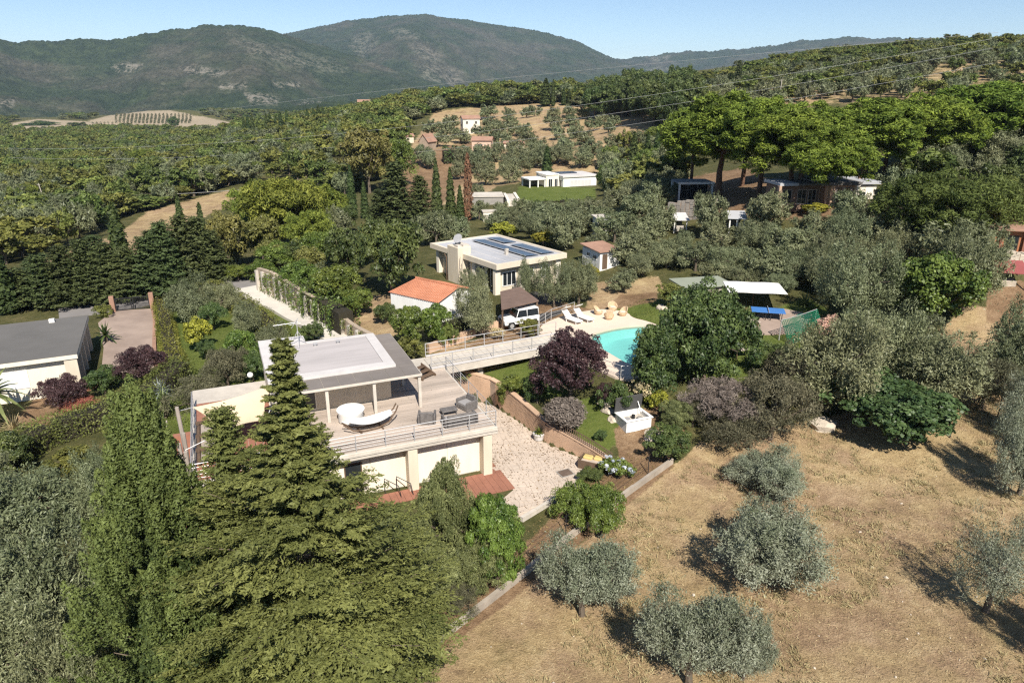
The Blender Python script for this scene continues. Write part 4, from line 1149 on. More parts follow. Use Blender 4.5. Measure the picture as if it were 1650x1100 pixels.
# ------------------------------------------------------------------ outbuilding with the orange tiled roof
e0, e1 = plane(625, 471, 4.9), plane(706, 489, 4.9); r0, r1 = plane(670, 448, 5.75), plane(740, 463, 5.75)
ctr = (e0 + e1 + r0 + r1) / 4; zb = 2.4
ob = thing('garage', 'white outbuilding with a bright orange tiled roof left of the parking area', 'garage', (ctr[0], ctr[1], zb))
def lo(p): return np.array([p[0] - ctr[0], p[1] - ctr[1], p[2] - zb])
E_0, E_1, R_0, R_1 = map(lo, (e0, e1, r0, r1)); B0 = 2 * R_0 - E_0; B1 = 2 * R_1 - E_1; B0[2] = E_0[2]; B1[2] = E_1[2]
foot = [E_0 * .93, E_1 * .93, B1 * .93, B0 * .93]
b = MB(); fp = [tuple(p[:2]) for p in foot]; b.prism(fp, -.6, E_0[2] - .06)
g0, g1 = (foot[0] + foot[3]) / 2, (foot[1] + foot[2]) / 2
for A_, Bq, G in ((foot[0], foot[3], g0), (foot[1], foot[2], g1)):
    z_ = E_0[2] - .06
    b.add([(A_[0], A_[1], z_), (Bq[0], Bq[1], z_), (G[0], G[1], R_0[2] - .1)], [(0, 1, 2)])
part('wall', b, WHITE, ob)
for (A_, Bq, C_, D_) in ((E_0, E_1, R_1, R_0), (B1, B0, R_0, R_1)):
    t = MB(); nx = 26
    for i in range(nx):
        for half in (0, 1):
            s0, s1 = (i + half * .5) / nx, (i + half * .5 + .5) / nx; up = .07 if half else .0
            vs = []
            for s_, u_ in ((s0, up * .3), ((s0 + s1) / 2, up), (s1, up * .3)):
                a_ = A_ + (Bq - A_) * s_; d_ = D_ + (C_ - D_) * s_
                for k in range(9):
                    q_ = a_ + (d_ - a_) * k / 8; vs.append((q_[0], q_[1], q_[2] + u_ + .02 * (8 - k) / 8))
            t.add(vs, [(c * 9 + k, (c + 1) * 9 + k, (c + 1) * 9 + k + 1, c * 9 + k + 1) for c in range(2) for k in range(8)])
    part('roof_tiles', t, TERRA, ob, kind='stuff')
rdg = MB(); rdg.tube([tuple(R_0 + np.array([0, 0, .05])), tuple(R_1 + np.array([0, 0, .05]))], .11, 6); part('ridge_tile', rdg, TERRA, ob)

# carport
ca = [plane(a, b_, 5.0) for a, b_ in ((808, 498), (868, 484), (838, 462), (806, 470))]
cc = sum(ca) / 4; cpz = gz(cc[0], cc[1]); cpt = thing('carport', 'low carport with a dull brown roof behind the white jeep', 'carport', (cc[0], cc[1], cpz))
pl = [(p[0] - cc[0], p[1] - cc[1]) for p in ca]
b = MB(); b.prism(pl, 4.9 - cpz, 5.02 - cpz); part('roof', b, mat('brown_roof_felt', (.17, .115, .09), .9, .25, 1.5, .2), cpt)
for p in pl: q = MB(); q.box(p[0] * .93 - .07, p[0] * .93 + .07, p[1] * .93 - .07, p[1] * .93 + .07, -.4, 4.899 - cpz); part('post', q, TIMBER, cpt)
tm = MB(); pts_ = [at(a, b_) for a, b_ in ((806, 512), (845, 530), (905, 505), (905, 478), (860, 470), (815, 485))]
tz = np.mean([p[2] for p in pts_]) ; 
nz_ = [(p[0], p[1], p[2] + .06) for p in pts_]; tm.add(nz_ + [(p[0], p[1], p[2] - .5) for p in nz_], [tuple(range(6))] + [(i, 6 + i, 6 + (i + 1) % 6, (i + 1) % 6) for i in range(6)])
o = part('parking_pad', tm, mat('dark_asphalt', (.055, .053, .052), .9, .2, 3, .2), None); tag(o, 'dark asphalt parking pad', kind='structure')

# white jeep
cp_ = at(836, 525); car = thing('parked_car', 'white off road car parked in front of the carport', 'car', (cp_[0], cp_[1], cp_[2] + .06), R(-62))
WCAR = mat('white_car_paint', (.80, .80, .78), .25, .03, 2, spec=.5); RUB = mat('black_rubber', (.02, .02, .02), .85, .2, 5)
# nose towards -y
b = MB(); b.bbox(-.80, .80, -1.85, 1.85, .45, 1.02, .10); body = part('body', b, WCAR, car)
b = MB(); vs = [(-.74, -.75, 1.021), (.74, -.75, 1.021), (.74, 1.75, 1.021), (-.74, 1.75, 1.021), (-.66, -.35, 1.66), (.66, -.35, 1.66), (.66, 1.68, 1.66), (-.66, 1.68, 1.66)]
b.add(vs, [(4, 5, 6, 7), (0, 1, 5, 4), (1, 2, 6, 5), (2, 3, 7, 6), (3, 0, 4, 7)]); part('cabin', b, GLASS, car)
b = MB(); b.bbox(-.70, .70, -.38, 1.72, 1.662, 1.76, .05); part('car_roof', b, WCAR, car)
for x, y in ((-.72, -.62), (.72, -.62), (-.71, .5), (.71, .5), (-.70, 1.70), (.70, 1.70)):
    b = MB(); b.tube([(x, y, 1.02), (x * .93, y + (.25 if y < -.5 else 0), 1.665)], .045, 4); part('pillar', b, WCAR, car)
b = MB(); b.bbox(-.62, .62, -1.80, -.78, 1.022, 1.10, .05); part('bonnet', b, WCAR, car)
for sx in (-.80, .80):
    for y in (-1.2, 1.2):
        w_ = MB(); w_.tube([(sx - .11, y, .36), (sx + .11, y, .36)], .37, 16); wo_ = part('wheel', w_, RUB, car)
        w_ = MB(); w_.tube([(sx - .13 if sx < 0 else sx + .112, y, .36), (sx - .112 if sx < 0 else sx + .13, y, .36)], .21, 12); part('rim', w_, METAL, wo_)
        f_ = MB(); f_.bbox(min(sx, sx * 1.12), max(sx, sx * 1.12), y - .48, y + .48, .72, .84, .03); part('wheel_arch', f_, WCAR, car)
for sx in (-.55, .55):
    w_ = MB(); w_.tube([(sx, -1.90, .82), (sx, -1.852, .82)], .12, 12); part('headlight', w_, mat('lamp_glass', (.6, .6, .58), .1, .05, 3, spec=.6), car)
b = MB(); b.box(-.38, .38, -1.875, -1.852, .62, .92); part('grille', b, DARK_METAL, car)
b = MB(); b.bbox(-.84, .84, -2.0, -1.88, .42, .60, .03); part('bumper', b, DARK_METAL, car)

# low garden wall behind the footbridge
gw = thing('garden_wall', 'low pale stone garden wall between the footbridge and the parking area', 'wall', (0, 0, 0))
line = [at(a, b_)[:2] for a, b_ in ((692, 570), (735, 555), (780, 538), (830, 525), (870, 525))]
P, Z = resample(line, [0] * 5, 1.0)
for i in range(len(P) - 1):
    g_ = min(gz(*P[i]), gz(*P[i + 1])); m_ = MB(); seg_wall(m_, [tuple(P[i]), tuple(P[i + 1] - (P[i + 1] - P[i]) * .02)], g_ - .3, [gz(*P[i]) + .75, gz(*P[i + 1]) + .75], .35); part('wall_section', m_, BRICKM, gw)

# ------------------------------------------------------------------ left house with the dark roof
ZL = 3.35
oL = plane(124, 570, ZL); aL = plane(150, 507, ZL); bL = plane(0, 588, ZL)
ANGL = math.atan2(*(oL - bL)[1::-1]) - R(3.0); DL = np.linalg.norm(aL - oL)
lh = thing('bungalow', 'long low cream bungalow with a dark grey flat roof on the left', 'house', (oL[0], oL[1], .1), ANGL)
zl = ZL - .1
b = MB(); b.box(-22, -1.0, .5, DL - .5, -.5, zl - .35); part('wall', b, CREAM_W, lh)
b = MB(); b.box(-22.3, 0, 0, DL, zl - .35, zl - .03); ro = part('roof_slab', b, CREAM_W, lh)
b = MB(); b.box(-22.2, -.12, .12, DL - .12, zl - .029, zl); part('roof', b, ROOF_GREY, ro)
for a in ((-22.3, 0, 0, .13), (-22.3, 0, DL - .13, DL), (-.13, 0, .131, DL - .131)): m_ = MB(); m_.box(*a, zl - .028, zl + .03); part('roof_border', m_, ROOF_GREY, ro)
for x, y, s in ((-6.8, 8.0, 1), (-7.8, 3.6, 1), (-2.6, 9.6, .8), (-14, 6.0, 1)):
    m_ = MB(); m_.box(x - .25 * s, x + .25 * s, y - .18, y + .18, zl + .001, zl + .28); part('roof_vent', m_, WHITE, ro)
for y in (.1, 2.6, 5.0, 7.2, DL - .75):
    m_ = MB(); m_.box(-.95, -.1, y, y + .35, -.4, zl - .352); part('pier', m_, CREAM, lh)
window(lh, -5.4, -3.4, 1.0, 2.4, .5, fm=WHITE_PAINT, gm=WHITE_PAINT); window(lh, -12, -10, 1.0, 2.4, .5)
m_ = MB(); m_.tube([(-.9, .36, -.2), (-.9, .36, zl - .4)], .06, 6); part('drainpipe', m_, TIMBER, lh)
for y in (1.2, 3.4, 6.0): window(lh, y, y + 1.3, .1, 2.2, -1.0, 'x')
m_ = MB()
for iy in range(24): 
    for ix in range(4): m_.box(-.05 + ix * .42, .35 + ix * .42, .6 + iy * .42, 1.0 + iy * .42, -.2, .10 + rnd.random() * .01)
part('terrace_tiles', m_, REDTILE, lh, kind='stuff')
m_ = MB()
for iy in range(8): m_.box(1.66, 1.95, .6 + iy * 1.26, 1.8 + iy * 1.26, -.2, .3)
part('terrace_kerb', m_, REDTILE, lh, kind='stuff')
# courtyard and gate
cy = [plane(a, b_, .55) for a, b_ in ((163, 600), (167, 560), (158, 520), (170, 510), (190, 500), (243, 497), (247, 520), (246, 560), (248, 590), (210, 600))]
m_ = MB(); n_ = len(cy); top = [(p[0], p[1], .55) for p in cy]
m_.add(top + [(p[0], p[1], p[2] - .6) for p in cy], [tuple(range(n_))] + [(i, n_ + i, n_ + (i + 1) % n_, (i + 1) % n_) for i in range(n_)])
o = part('courtyard', m_, mat('stained_gravel', (.34, .265, .215), .95, .28, .5, .3, c2=(.22, .165, .135)), None); tag(o, 'stained gravel courtyard', kind='structure')
m_ = MB(); kp = [at(a, b_) for a, b_ in ((243, 496), (247, 520), (246, 560), (248, 590))]
ke = thing('kerb_edging', 'red brown kerb edging along the right side of the bungalow courtyard', 'kerb', (0, 0, 0))
P, Z = resample([p[:2] for p in kp], [0] * 4, 1.0)
for i in range(len(P) - 1):
    m_ = MB(); seg_wall(m_, [tuple(P[i]), tuple(P[i + 1] - (P[i + 1] - P[i]) * .03)], gz(*P[i]) - .3, [gz(*P[i]) + .25, gz(*P[i + 1]) + .25], .3); part('kerb_stone', m_, TERRA_OLD, ke)
gp0, gp1 = at(187, 503), at(243, 497)
gate = thing('metal_gate', 'double metal bar gate at the far end of the bungalow courtyard', 'gate', gp0, math.atan2(gp1[1] - gp0[1], gp1[0] - gp0[0])); GL = np.linalg.norm((gp1 - gp0)[:2])
for x in (-.2, GL + .2): m_ = MB(); m_.bbox(x - .22, x + .22, -.22, .22, -.4, 1.7, .03); part('gate_post', m_, TERRA_OLD, gate)
for s in (0, 1):
    x0, x1 = s * GL / 2 + .05, (s + 1) * GL / 2 - .05; m_ = MB()
    for z_ in (.15, 1.35): m_.box(x0, x1, -.03, .03, z_, z_ + .07)
    for x in (x0, x1 - .07): m_.box(x, x + .07, -.028, .028, .221, 1.349)
    lf = part('gate_leaf', m_, DARK_METAL, gate); bm_ = MB().box(-.012, .012, -.012, .012, .222, 1.348).mesh('bar', DARK_METAL)
    for k in range(1, 14): o = link('bar', bm_, lf); o.location = (x0 + (x1 - x0) * k / 14, 0, 0)
lb = thing('letter_box_pillar', 'pale square pillar beside the gate road', 'pillar', at(264, 476), 0); m_ = MB(); m_.bbox(-.5, .5, -.3, .3, -.3, .95, .03); part('pillar_body', m_, CONC, lb); m_ = MB(); m_.bbox(-.56, .56, -.36, .36, .951, 1.03, .02); part('cap', m_, CONC, lb)

# ------------------------------------------------------------------ road, ramp and buttressed wall
def strip(name, cpx, wid, m, label, up=.07, n=30):
    C = np.array([at(a, b_) for a, b_ in cpx]); d = np.r_[0, np.cumsum(np.hypot(*np.diff(C[:, :2], axis=0).T))]; t = np.linspace(0, d[-1], n)
    P = np.c_[np.interp(t, d, C[:, 0]), np.interp(t, d, C[:, 1])]
    for _ in range(3): P[1:-1] = (P[:-2] + P[2:] + 2 * P[1:-1]) / 4
    T = np.gradient(P, axis=0); T /= np.linalg.norm(T, axis=1)[:, None]; Nn = np.c_[-T[:, 1], T[:, 0]]
    mb = MB(); vs = []
    Zc = ground(P[:, 0], P[:, 1]); Zc = np.maximum(Zc, np.maximum(ground(*(P + Nn * wid / 2).T), ground(*(P - Nn * wid / 2).T))) + up
    for i in range(n):
        for s in (-1, 1):
            q = P[i] + Nn[i] * s * wid / 2; vs += [(q[0], q[1], Zc[i]), (q[0], q[1], Zc[i] - .8)]
    fs = []
    for i in range(n - 1):
        a = i * 4; b_ = a + 4; fs += [(a, b_, b_ + 2, a + 2), (a, a + 1, b_ + 1, b_), (a + 2, b_ + 2, b_ + 3, a + 3)]
    mb.add(vs, fs); o = part(name, mb, m, None); tag(o, label, kind='structure'); return P, Nn, Zc
WHITE_CONC = mat('white_worn_concrete', (.60, .555, .48), .95, .15, .9, .3)
P, Nn, Zc = strip('driveway_ramp', ((392, 466), (420, 478), (455, 493), (500, 517), (548, 543), (575, 562)), 3.0, WHITE_CONC, 'white concrete ramp leading down from the road to the villa')
strip('road', ((95, 507), (150, 499), (215, 486), (270, 475), (330, 467), (385, 459), (420, 450), (470, 440)), 4.0, mat('grey_asphalt', (.22, .205, .195), .9, .12, 1, .2), 'grey road behind the gate and hedges', n=60)
wall_line = [at(a, b_) for a, b_ in ((418, 468), (450, 484), (500, 511), (540, 532), (585, 556), (640, 585))]
sw = thing('buttress_wall', 'beige retaining wall with pale buttresses and hanging creepers above the ramp', 'wall', (0, 0, 0))
WALLT = mat('beige_render', (.40, .32, .24), .95, .25, 1.0, .4)
C = np.array(wall_line); Pw, _ = resample([tuple(p[:2]) for p in C], [0] * len(C), 1.5)
hts = np.interp(np.linspace(0, 1, len(Pw)), [0, .12, .55, .75, 1], [2.5, 2.7, 2.0, 1.4, .9])
gzs = ground(Pw[:, 0], Pw[:, 1])
for i in range(len(Pw) - 1):
    m_ = MB(); seg_wall(m_, [tuple(Pw[i]), tuple(Pw[i + 1])], min(gzs[i], gzs[i + 1]) - .5, [gzs[i] + hts[i], gzs[i + 1] + hts[i + 1]], .4); part('wall_section', m_, WALLT, sw)
    if hts[i] > 1.3:
        d = (Pw[i + 1] - Pw[i]) / np.linalg.norm(Pw[i + 1] - Pw[i]); n_ = np.array([d[1], -d[0]])
        a = Pw[i] + n_ * .28; m_ = MB(); seg_wall(m_, [tuple(a), tuple(a + d * .35)], gzs[i] - .5, [gzs[i] + hts[i] * .92] * 2, .275); part('buttress', m_, CONC, sw)

# lamps on the lawn
def globe_lamp(px, py, label):
    t_ = thing('garden_lamp', label, 'lamp', at(px, py)); m_ = MB(); m_.tube([(0, 0, 0), (0, 0, .85)], .035, 6); part('lamp_post', m_, DARK_METAL, t_)
    m_ = MB(); m_.lathe([(.06, .851), (.18, .93), (.22, 1.06), (.18, 1.19), (.05, 1.27)], 0, 0, 12); part('globe', m_, WHITE_PAINT, t_, smooth=True)
globe_lamp(406, 626, 'white globe garden lamp on the lawn behind the sun sail')
globe_lamp(193, 738, 'white globe garden lamp under the foliage left of the tall cypress')

# ------------------------------------------------------------------ garden right of the pool
gs = thing('garden_shed', 'grey green flat roofed shed behind the big garden tree', 'shed', at(1128, 480), R(12))
b = MB(); b.box(-2.2, 2.2, -1.4, 1.4, -.4, 2.1); part('wall', b, TIMBER_PALE, gs); b = MB(); b.bbox(-2.5, 2.5, -1.7, 1.7, 2.101, 2.25, .03); part('roof', b, mat('grey_green_felt', (.27, .29, .22), .9, .1, 1), gs)
pz = at(1212, 493); par = thing('garden_parasol', 'large white rectangular canopy shading a table in the garden', 'parasol', pz, R(-8))
m_ = MB(); n = 8; vs = []
for j in range(n + 1):
    for i in range(n + 1):
        s, t = i / n * 2 - 1, j / n * 2 - 1; vs.append((s * 2.6, t * 2.0, 2.55 - .38 * max(abs(s), abs(t)) ** 1.6 - .02 * math.cos(2 * math.pi * s)))
fs = [(j * (n + 1) + i, j * (n + 1) + i + 1, (j + 1) * (n + 1) + i + 1, (j + 1) * (n + 1) + i) for j in range(n) for i in range(n)]
m_.add(vs, fs); m_.add([(x, y, z - .02) for x, y, z in vs], [f[::-1] for f in fs]); part('canopy', m_, FABRIC_W, par, smooth=True)
m_ = MB(); m_.tube([(0, 0, 0), (0, 0, 2.5)], .05, 8); part('pole', m_, TIMBER, par)
for a in range(8):
    m_ = MB(); s, t = math.cos(a * math.pi / 4), math.sin(a * math.pi / 4); k = 1 / max(abs(s), abs(t)); m_.tube([(0, 0, 2.42), (s * k * 2.5, t * k * 1.9, 2.10)], .02, 4); part('rib', m_, TIMBER, par)
tt = thing('table_tennis_table', 'blue table tennis table on the paved patch', 'table tennis table', at(1236, 513), R(-14))
BLUE = mat('blue_table_top', (.06, .19, .48), .5, .06, 2)
for s in (-1, 1): m_ = MB(); m_.bbox(min(s * .01, s * 1.37), max(s * .01, s * 1.37), -.76, .76, .72, .76, .005); part('table_half', m_, BLUE, tt)
for x in (-1.1, -.2, .2, 1.1):
    for y in (-.6, .6): m_ = MB(); m_.box(x - .03, x + .03, y - .03, y + .03, 0, .719); part('leg', m_, DARK_METAL, tt)
m_ = MB(); m_.box(-.006, .006, -.85, .85, .761, .91); part('net', m_, WHITE_PAINT, tt)
m_ = MB(); q = [at(a, b_) for a, b_ in ((1205, 520), (1225, 540), (1290, 538), (1310, 508), (1262, 498), (1225, 505))]; n_ = 6
m_.add([(p[0], p[1], p[2] + .07) for p in q] + [(p[0], p[1], p[2] - .4) for p in q], [tuple(range(n_))] + [(i, n_ + i, n_ + (i + 1) % n_, (i + 1) % n_) for i in range(n_)])
o = part('patio', m_, mat('worn_patio', (.33, .25, .20), .9, .2, 1.5, .3), None); tag(o, 'brown paved patio', kind='structure')
g0, g1 = at(1255, 548), at(1312, 525)
goal = thing('goal_net', 'green net screen hung between leaning posts', 'net', g0, math.atan2(g1[1] - g0[1], g1[0] - g0[0])); L = np.linalg.norm((g1 - g0)[:2])
for x in (0, L): m_ = MB(); m_.tube([(x, 0, -.1), (x, 0, 1.7)], .045, 6); part('post', m_, METAL, goal)
m_ = MB(); m_.tube([(0, 0, 1.7), (L * .5, 0, 1.62), (L, 0, 1.7)], .03, 6); part('crossbar', m_, METAL, goal)
m_ = MB(); NG = mat('green_netting', (.012, .17, .09), .8, .2, 2)
nu, nv = 26, 12
def gp(i, j): s, t = i / nu, j / nv; return (s * L, -.9 * (1 - t) - .15 * math.sin(s * 9), 1.68 * t - .08 * math.sin(math.pi * s) * t)
for i in range(nu + 1): m_.tube([gp(i, j) for j in range(0, nv + 1, 2)], .028, 3, False)
for j in range(nv + 1): m_.tube([gp(i, j) for i in range(0, nu + 1, 2)], .028, 3, False)
part('netting', m_, NG, goal, kind='stuff')
bt_ = thing('garden_table', 'small square wooden table on the lawn below the big tree', 'table', at(1193, 575), R(10))
m_ = MB(); m_.bbox(-.6, .6, -.45, .45, .66, .72, .01); part('table_top', m_, DECKWOOD, bt_)
for x in (-.5, .5):
    for y in (-.35, .35): m_ = MB(); m_.box(x - .04, x + .04, y - .04, y + .04, 0, .659); part('leg', m_, TIMBER, bt_)
dn = thing('garden_bench', 'pale curved wooden seat on the lawn beside the patio', 'bench', at(1207, 523), R(-40))
m_ = MB(); m_.bbox(-.9, .9, -.22, .22, .36, .42, .02); part('seat', m_, DECKWOOD, dn)
for x in (-.7, .7): m_ = MB(); m_.box(x - .06, x + .06, -.2, .2, 0, .359); part('leg', m_, TIMBER, dn)

# ------------------------------------------------------------------ houses farther off
def block(root, name, x0, x1, y0, y1, z0, z1, m, b=.03, parent=None):
    q = MB(); q.bbox(x0, x1, y0, y1, z0, z1, b); return part(name, q, m, parent or root)
p0, p1 = bydist(908, 305, 168), bydist(957, 299, 172)
mh_ = thing('modern_house', 'modern white flat roofed house with a covered porch facing a green lawn', 'house', (p0[0], p0[1], p0[2]), R(22)); sx = np.linalg.norm((p1 - p0)[:2])
block(mh_, 'wall', 0, sx + 1.5, .2, 9, -1, 3.0, WHITE); block(mh_, 'roof', -.3, sx + 1.8, -.1, 9.3, 3.001, 3.45, ROOF_RIM)
for k in range(6):
    m_ = MB(); m_.box(.3 + k * 1.0, 1.22 + k * 1.0, 4.6, 7.6, 3.5, 3.75); part('solar_panel', m_, PANEL_M, mh_)
block(mh_, 'centre_wall', -4.0, -.05, 2.4, 9, -1, 3.6, CREAM_W); block(mh_, 'centre_roof', -4.2, -.35, 2.2, 9.2, 3.601, 3.85, WHITE)
block(mh_, 'porch_roof', -9.2, -4.25, 2.0, 7.5, 2.5, 2.85, WHITE)
for x in (-9.0, -6.6, -4.6):
    for y in (2.2, 7.1): block(mh_, 'porch_post', x, x + .3, y, y + .3, -1, 2.499, WHITE, .01)
block(mh_, 'porch_wall', -9.0, -4.3, 7.5, 7.8, -1, 2.499, CONC_DK)
window(mh_, 2.0, 8.5, 0.1, 2.2, .2, mull=5, fm=WHITE, gm=mat('pale_blind', (.55, .54, .52), .8, .1, 2)); window(mh_, 1.0, 4.0, .1, 2.3, 0.0, '-x'); window(mh_, -3.4, -2.2, .1, 2.6, 2.4); window(mh_, -1.6, -.6, .1, 2.6, 2.4)
for x in (-8.2, -6.2): block(mh_, 'porch_seat', x, x + 1.2, 4.5, 5.3, -.2, .5, CONC_DK)
lw = thing('ramp_wall', 'dark grey retaining wall and pale ramp below the modern white house', 'wall', at(785, 330), R(5))
block(lw, 'wall_block', -3.4, 3.5, 0, 6.5, -1.5, 2.4, CONC_DK); block(lw, 'coping', -3.6, 3.7, -.2, 6.7, 2.401, 2.6, CONC)
block(lw, 'ramp_side', 4.0, 4.6, -3.5, 7, -1.5, 2.2, CREAM_W); block(lw, 'ramp_side', 6.2, 6.8, -3.5, 7, -1.5, 2.4, CREAM_W); block(lw, 'ramp', 4.61, 6.19, -3.4, 7, -1.5, 1.9, CONC)
wb = thing('small_outbuilding', 'little white outbuilding among the trees below the modern house', 'outbuilding', at(790, 356), R(10)); block(wb, 'wall', -1.7, 1.7, 0, 2.5, -1, 2.1, CREAM_W); block(wb, 'roof', -1.9, 1.9, -.2, 2.7, 2.101, 2.25, CONC); window(wb, -.5, .5, .4, 1.6, 0)
wb = thing('small_outbuilding', 'narrow white outbuilding peeping over the trees above the white shed', 'outbuilding', at(971, 384), R(10)); block(wb, 'wall', -.8, .8, 0, 2, -1, 2.6, WHITE); block(wb, 'roof', -1.0, 1.0, -.2, 2.2, 2.601, 2.7, CONC); q = MB(); q.box(-.4, .3, -.03, -.002, -.2, 1.7); part('door', q, TIMBER_PALE, wb)

def gable(label, cat, px, py, w, d, h, rise, rz, wm, rm, wins=(), name='farmhouse', along='x', y=None):
    p = at(px, py) if y is None else bydist(px, py, y)
    t_ = thing(name, label, cat, p, rz)
    b = MB(); b.box(-w / 2, w / 2, 0, d, -1.5, h)
    if along == 'y':
        b.add([(-w / 2, 0, h), (w / 2, 0, h), (0, 0, h + rise), (-w / 2, d, h), (w / 2, d, h), (0, d, h + rise)], [(0, 1, 2), (4, 3, 5)])
    else:
        b.add([(-w / 2, 0, h), (-w / 2, d, h), (-w / 2, d / 2, h + rise), (w / 2, 0, h), (w / 2, d, h), (w / 2, d / 2, h + rise)], [(1, 0, 2), (3, 4, 5)])
    part('wall', b, wm, t_)
    r_ = MB(); e = .35
    def slab(q): n_ = len(q); r_.add([tuple(c) for c in q] + [(c[0], c[1], c[2] + .14) for c in q], [(3, 2, 1, 0), (4, 5, 6, 7)] + [(i, (i + 1) % 4, 4 + (i + 1) % 4, 4 + i) for i in range(4)])
    z0 = h - rise * e / (w / 2 if along == 'y' else d / 2) + .012
    if along == 'y':
        slab([(-w / 2 - e, -e, z0), (0, -e, h + rise + .012), (0, d + e, h + rise + .012), (-w / 2 - e, d + e, z0)]); slab([(0, -e, h + rise + .013), (w / 2 + e, -e, z0), (w / 2 + e, d + e, z0), (0, d + e, h + rise + .013)])
    else:
        slab([(-w / 2 - e, -e, z0), (w / 2 + e, -e, z0), (w / 2 + e, d / 2, h + rise + .012), (-w / 2 - e, d / 2, h + rise + .012)]); slab([(-w / 2 - e, d / 2, h + rise + .013), (w / 2 + e, d / 2, h + rise + .013), (w / 2 + e, d + e, z0), (-w / 2 - e, d + e, z0)])
    part('roof', r_, rm, t_)
    for (x0, x1, z0, z1) in wins: window(t_, x0, x1, z0, z1, 0, fm=wm)
    return t_
gable('tall cream farmhouse with a tiled roof at the top left of the olive slope', 'farmhouse', 760, 216, 6.5, 5.5, 5.6, 1.0, R(14), CREAM_W, TERRA_OLD, ((1.3, 2.2, 3.6, 4.7), (-2.2, -1.3, 3.6, 4.7), (-.4, .6, .2, 2.1)))
gable('low pink farmhouse with a red tiled roof in the middle of the olive slope', 'farmhouse', 776, 249, 6.0, 5, 4.2, .9, R(-6), mat('pink_plaster', (.60, .42, .31), .9, .1, 1), TERRA_OLD, ((-1.2, .4, 2.2, 3.2),))
gable('small pale cottage at the left foot of the olive slope', 'cottage', 658, 231, 4.0, 4, 2.4, .7, R(20), CREAM, TERRA_OLD, ((-.5, .5, .9, 1.9),), 'cottage')
gable('narrow ruined stone barn left of the farmhouses', 'barn', 683, 243, 3.2, 5, 3.0, 2.0, R(-25), mat('ruin_stone', (.34, .26, .19), .95, .3, 1.5, .5), TERRA_OLD, ((-.4, .4, .3, 1.6),), 'stone_barn', 'y')
gable('lone pale villa far away above the woods on the left', 'villa', 587, 178, 9, 8, 6, 1.5, R(10), CREAM_W, TERRA_OLD, ((-3, -1.5, 3.5, 5), (1.5, 3, 3.5, 5)), 'distant_villa', y=560)
gable('low white building with a brown roof on the right of the pink farmhouse', 'farm building', 828, 240, 6.5, 4, 1.8, .8, R(-8), CREAM, TERRA_OLD, ((-2, -1, .6, 1.4),), 'farm_building')

# ------------------------------------------------------------------ right: house under the pines, pergola, terraces
p0 = at(1350, 331); rh = thing('pine_house', 'low flat roofed house with brown shutters standing under the umbrella pines', 'house', (p0[0], p0[1], p0[2]), R(6))
TAN = mat('tan_plaster', (.46, .31, .21), .9, .15, 1, .2)
block(rh, 'wall', -3.4, 3.0, 0, 6, -1, 3.2, TAN); block(rh, 'roof', -3.8, 3.4, -.7, 6.4, 3.201, 3.7, ROOF_GREY)
block(rh, 'side_wall', 3.02, 7.0, .8, 7, -1, 2.9, CREAM_W); block(rh, 'side_roof', 2.6, 7.5, .3, 7.6, 3.201, 3.65, ROOF_PALE, .05)
block(rh, 'chimney', 5.6, 6.1, 4, 4.5, 3.652, 4.6, mat('pinkish_block', (.45, .26, .22), .9, .1, 2)); block(rh, 'pier', -2.0, -1.2, -.6, -.01, -1, 3.2, TAN); block(rh, 'pier', 2.5, 3.1, -.7, -.01, -1, 3.2, CREAM_W)
for k in range(5): q = MB(); q.box(-1.1 + k * .7, -.45 + k * .7, -.06, -.004, .0, 2.8); part('shutter', q, TIMBER if k % 2 else TIMBER_PALE, rh)
window(rh, 4.0, 5.2, .8, 2.0, .8)
block(rh, 'wing_wall', -10.4, -3.42, .5, 5.5, -1, 3.2, mat('brown_render', (.16, .105, .075), .9, .2, 1)); block(rh, 'wing_roof', -10.8, -7.5, -.2, 5.8, 3.201, 3.6, ROOF_PALE); block(rh, 'pier', -10.9, -10.45, -.3, .4, -1, 3.2, TAN)
block(rh, 'wing_roof', -7.48, -3.82, -.2, 5.8, 3.201, 3.5, ROOF_GREY)
window(rh, -9.9, -8.2, .2, 2.5, .5, fm=TIMBER_PALE); window(rh, -7.2, -5.6, .2, 2.5, .5, fm=TIMBER_PALE); window(rh, -5.3, -3.9, .2, 2.5, .5, fm=TIMBER_PALE)
pg_p = at(1120, 322); pg = thing('glazed_pergola', 'white framed glazed pergola with a grey roof on a stone terrace', 'pergola', pg_p, R(4))
block(pg, 'roof', -2.6, 2.6, 0, 4.0, 2.3, 2.5, mat('slate_grey', (.20, .21, .22), .8, .1, 1)); 
for x in (-2.5, 2.3):
    for y in (.05, 3.7): block(pg, 'post', x, x + .25, y, y + .25, -.3, 2.299, WHITE, .01)
for k in range(3): q = MB(); q.box(-2.2 + k * 1.5, -.8 + k * 1.5, 1.6, 1.64, 0, 2.2); part('glass_panel', q, GLASS, pg)
block(pg, 'fascia', -2.65, 2.65, -.06, -.001, 2.2, 2.52, WHITE, .01)
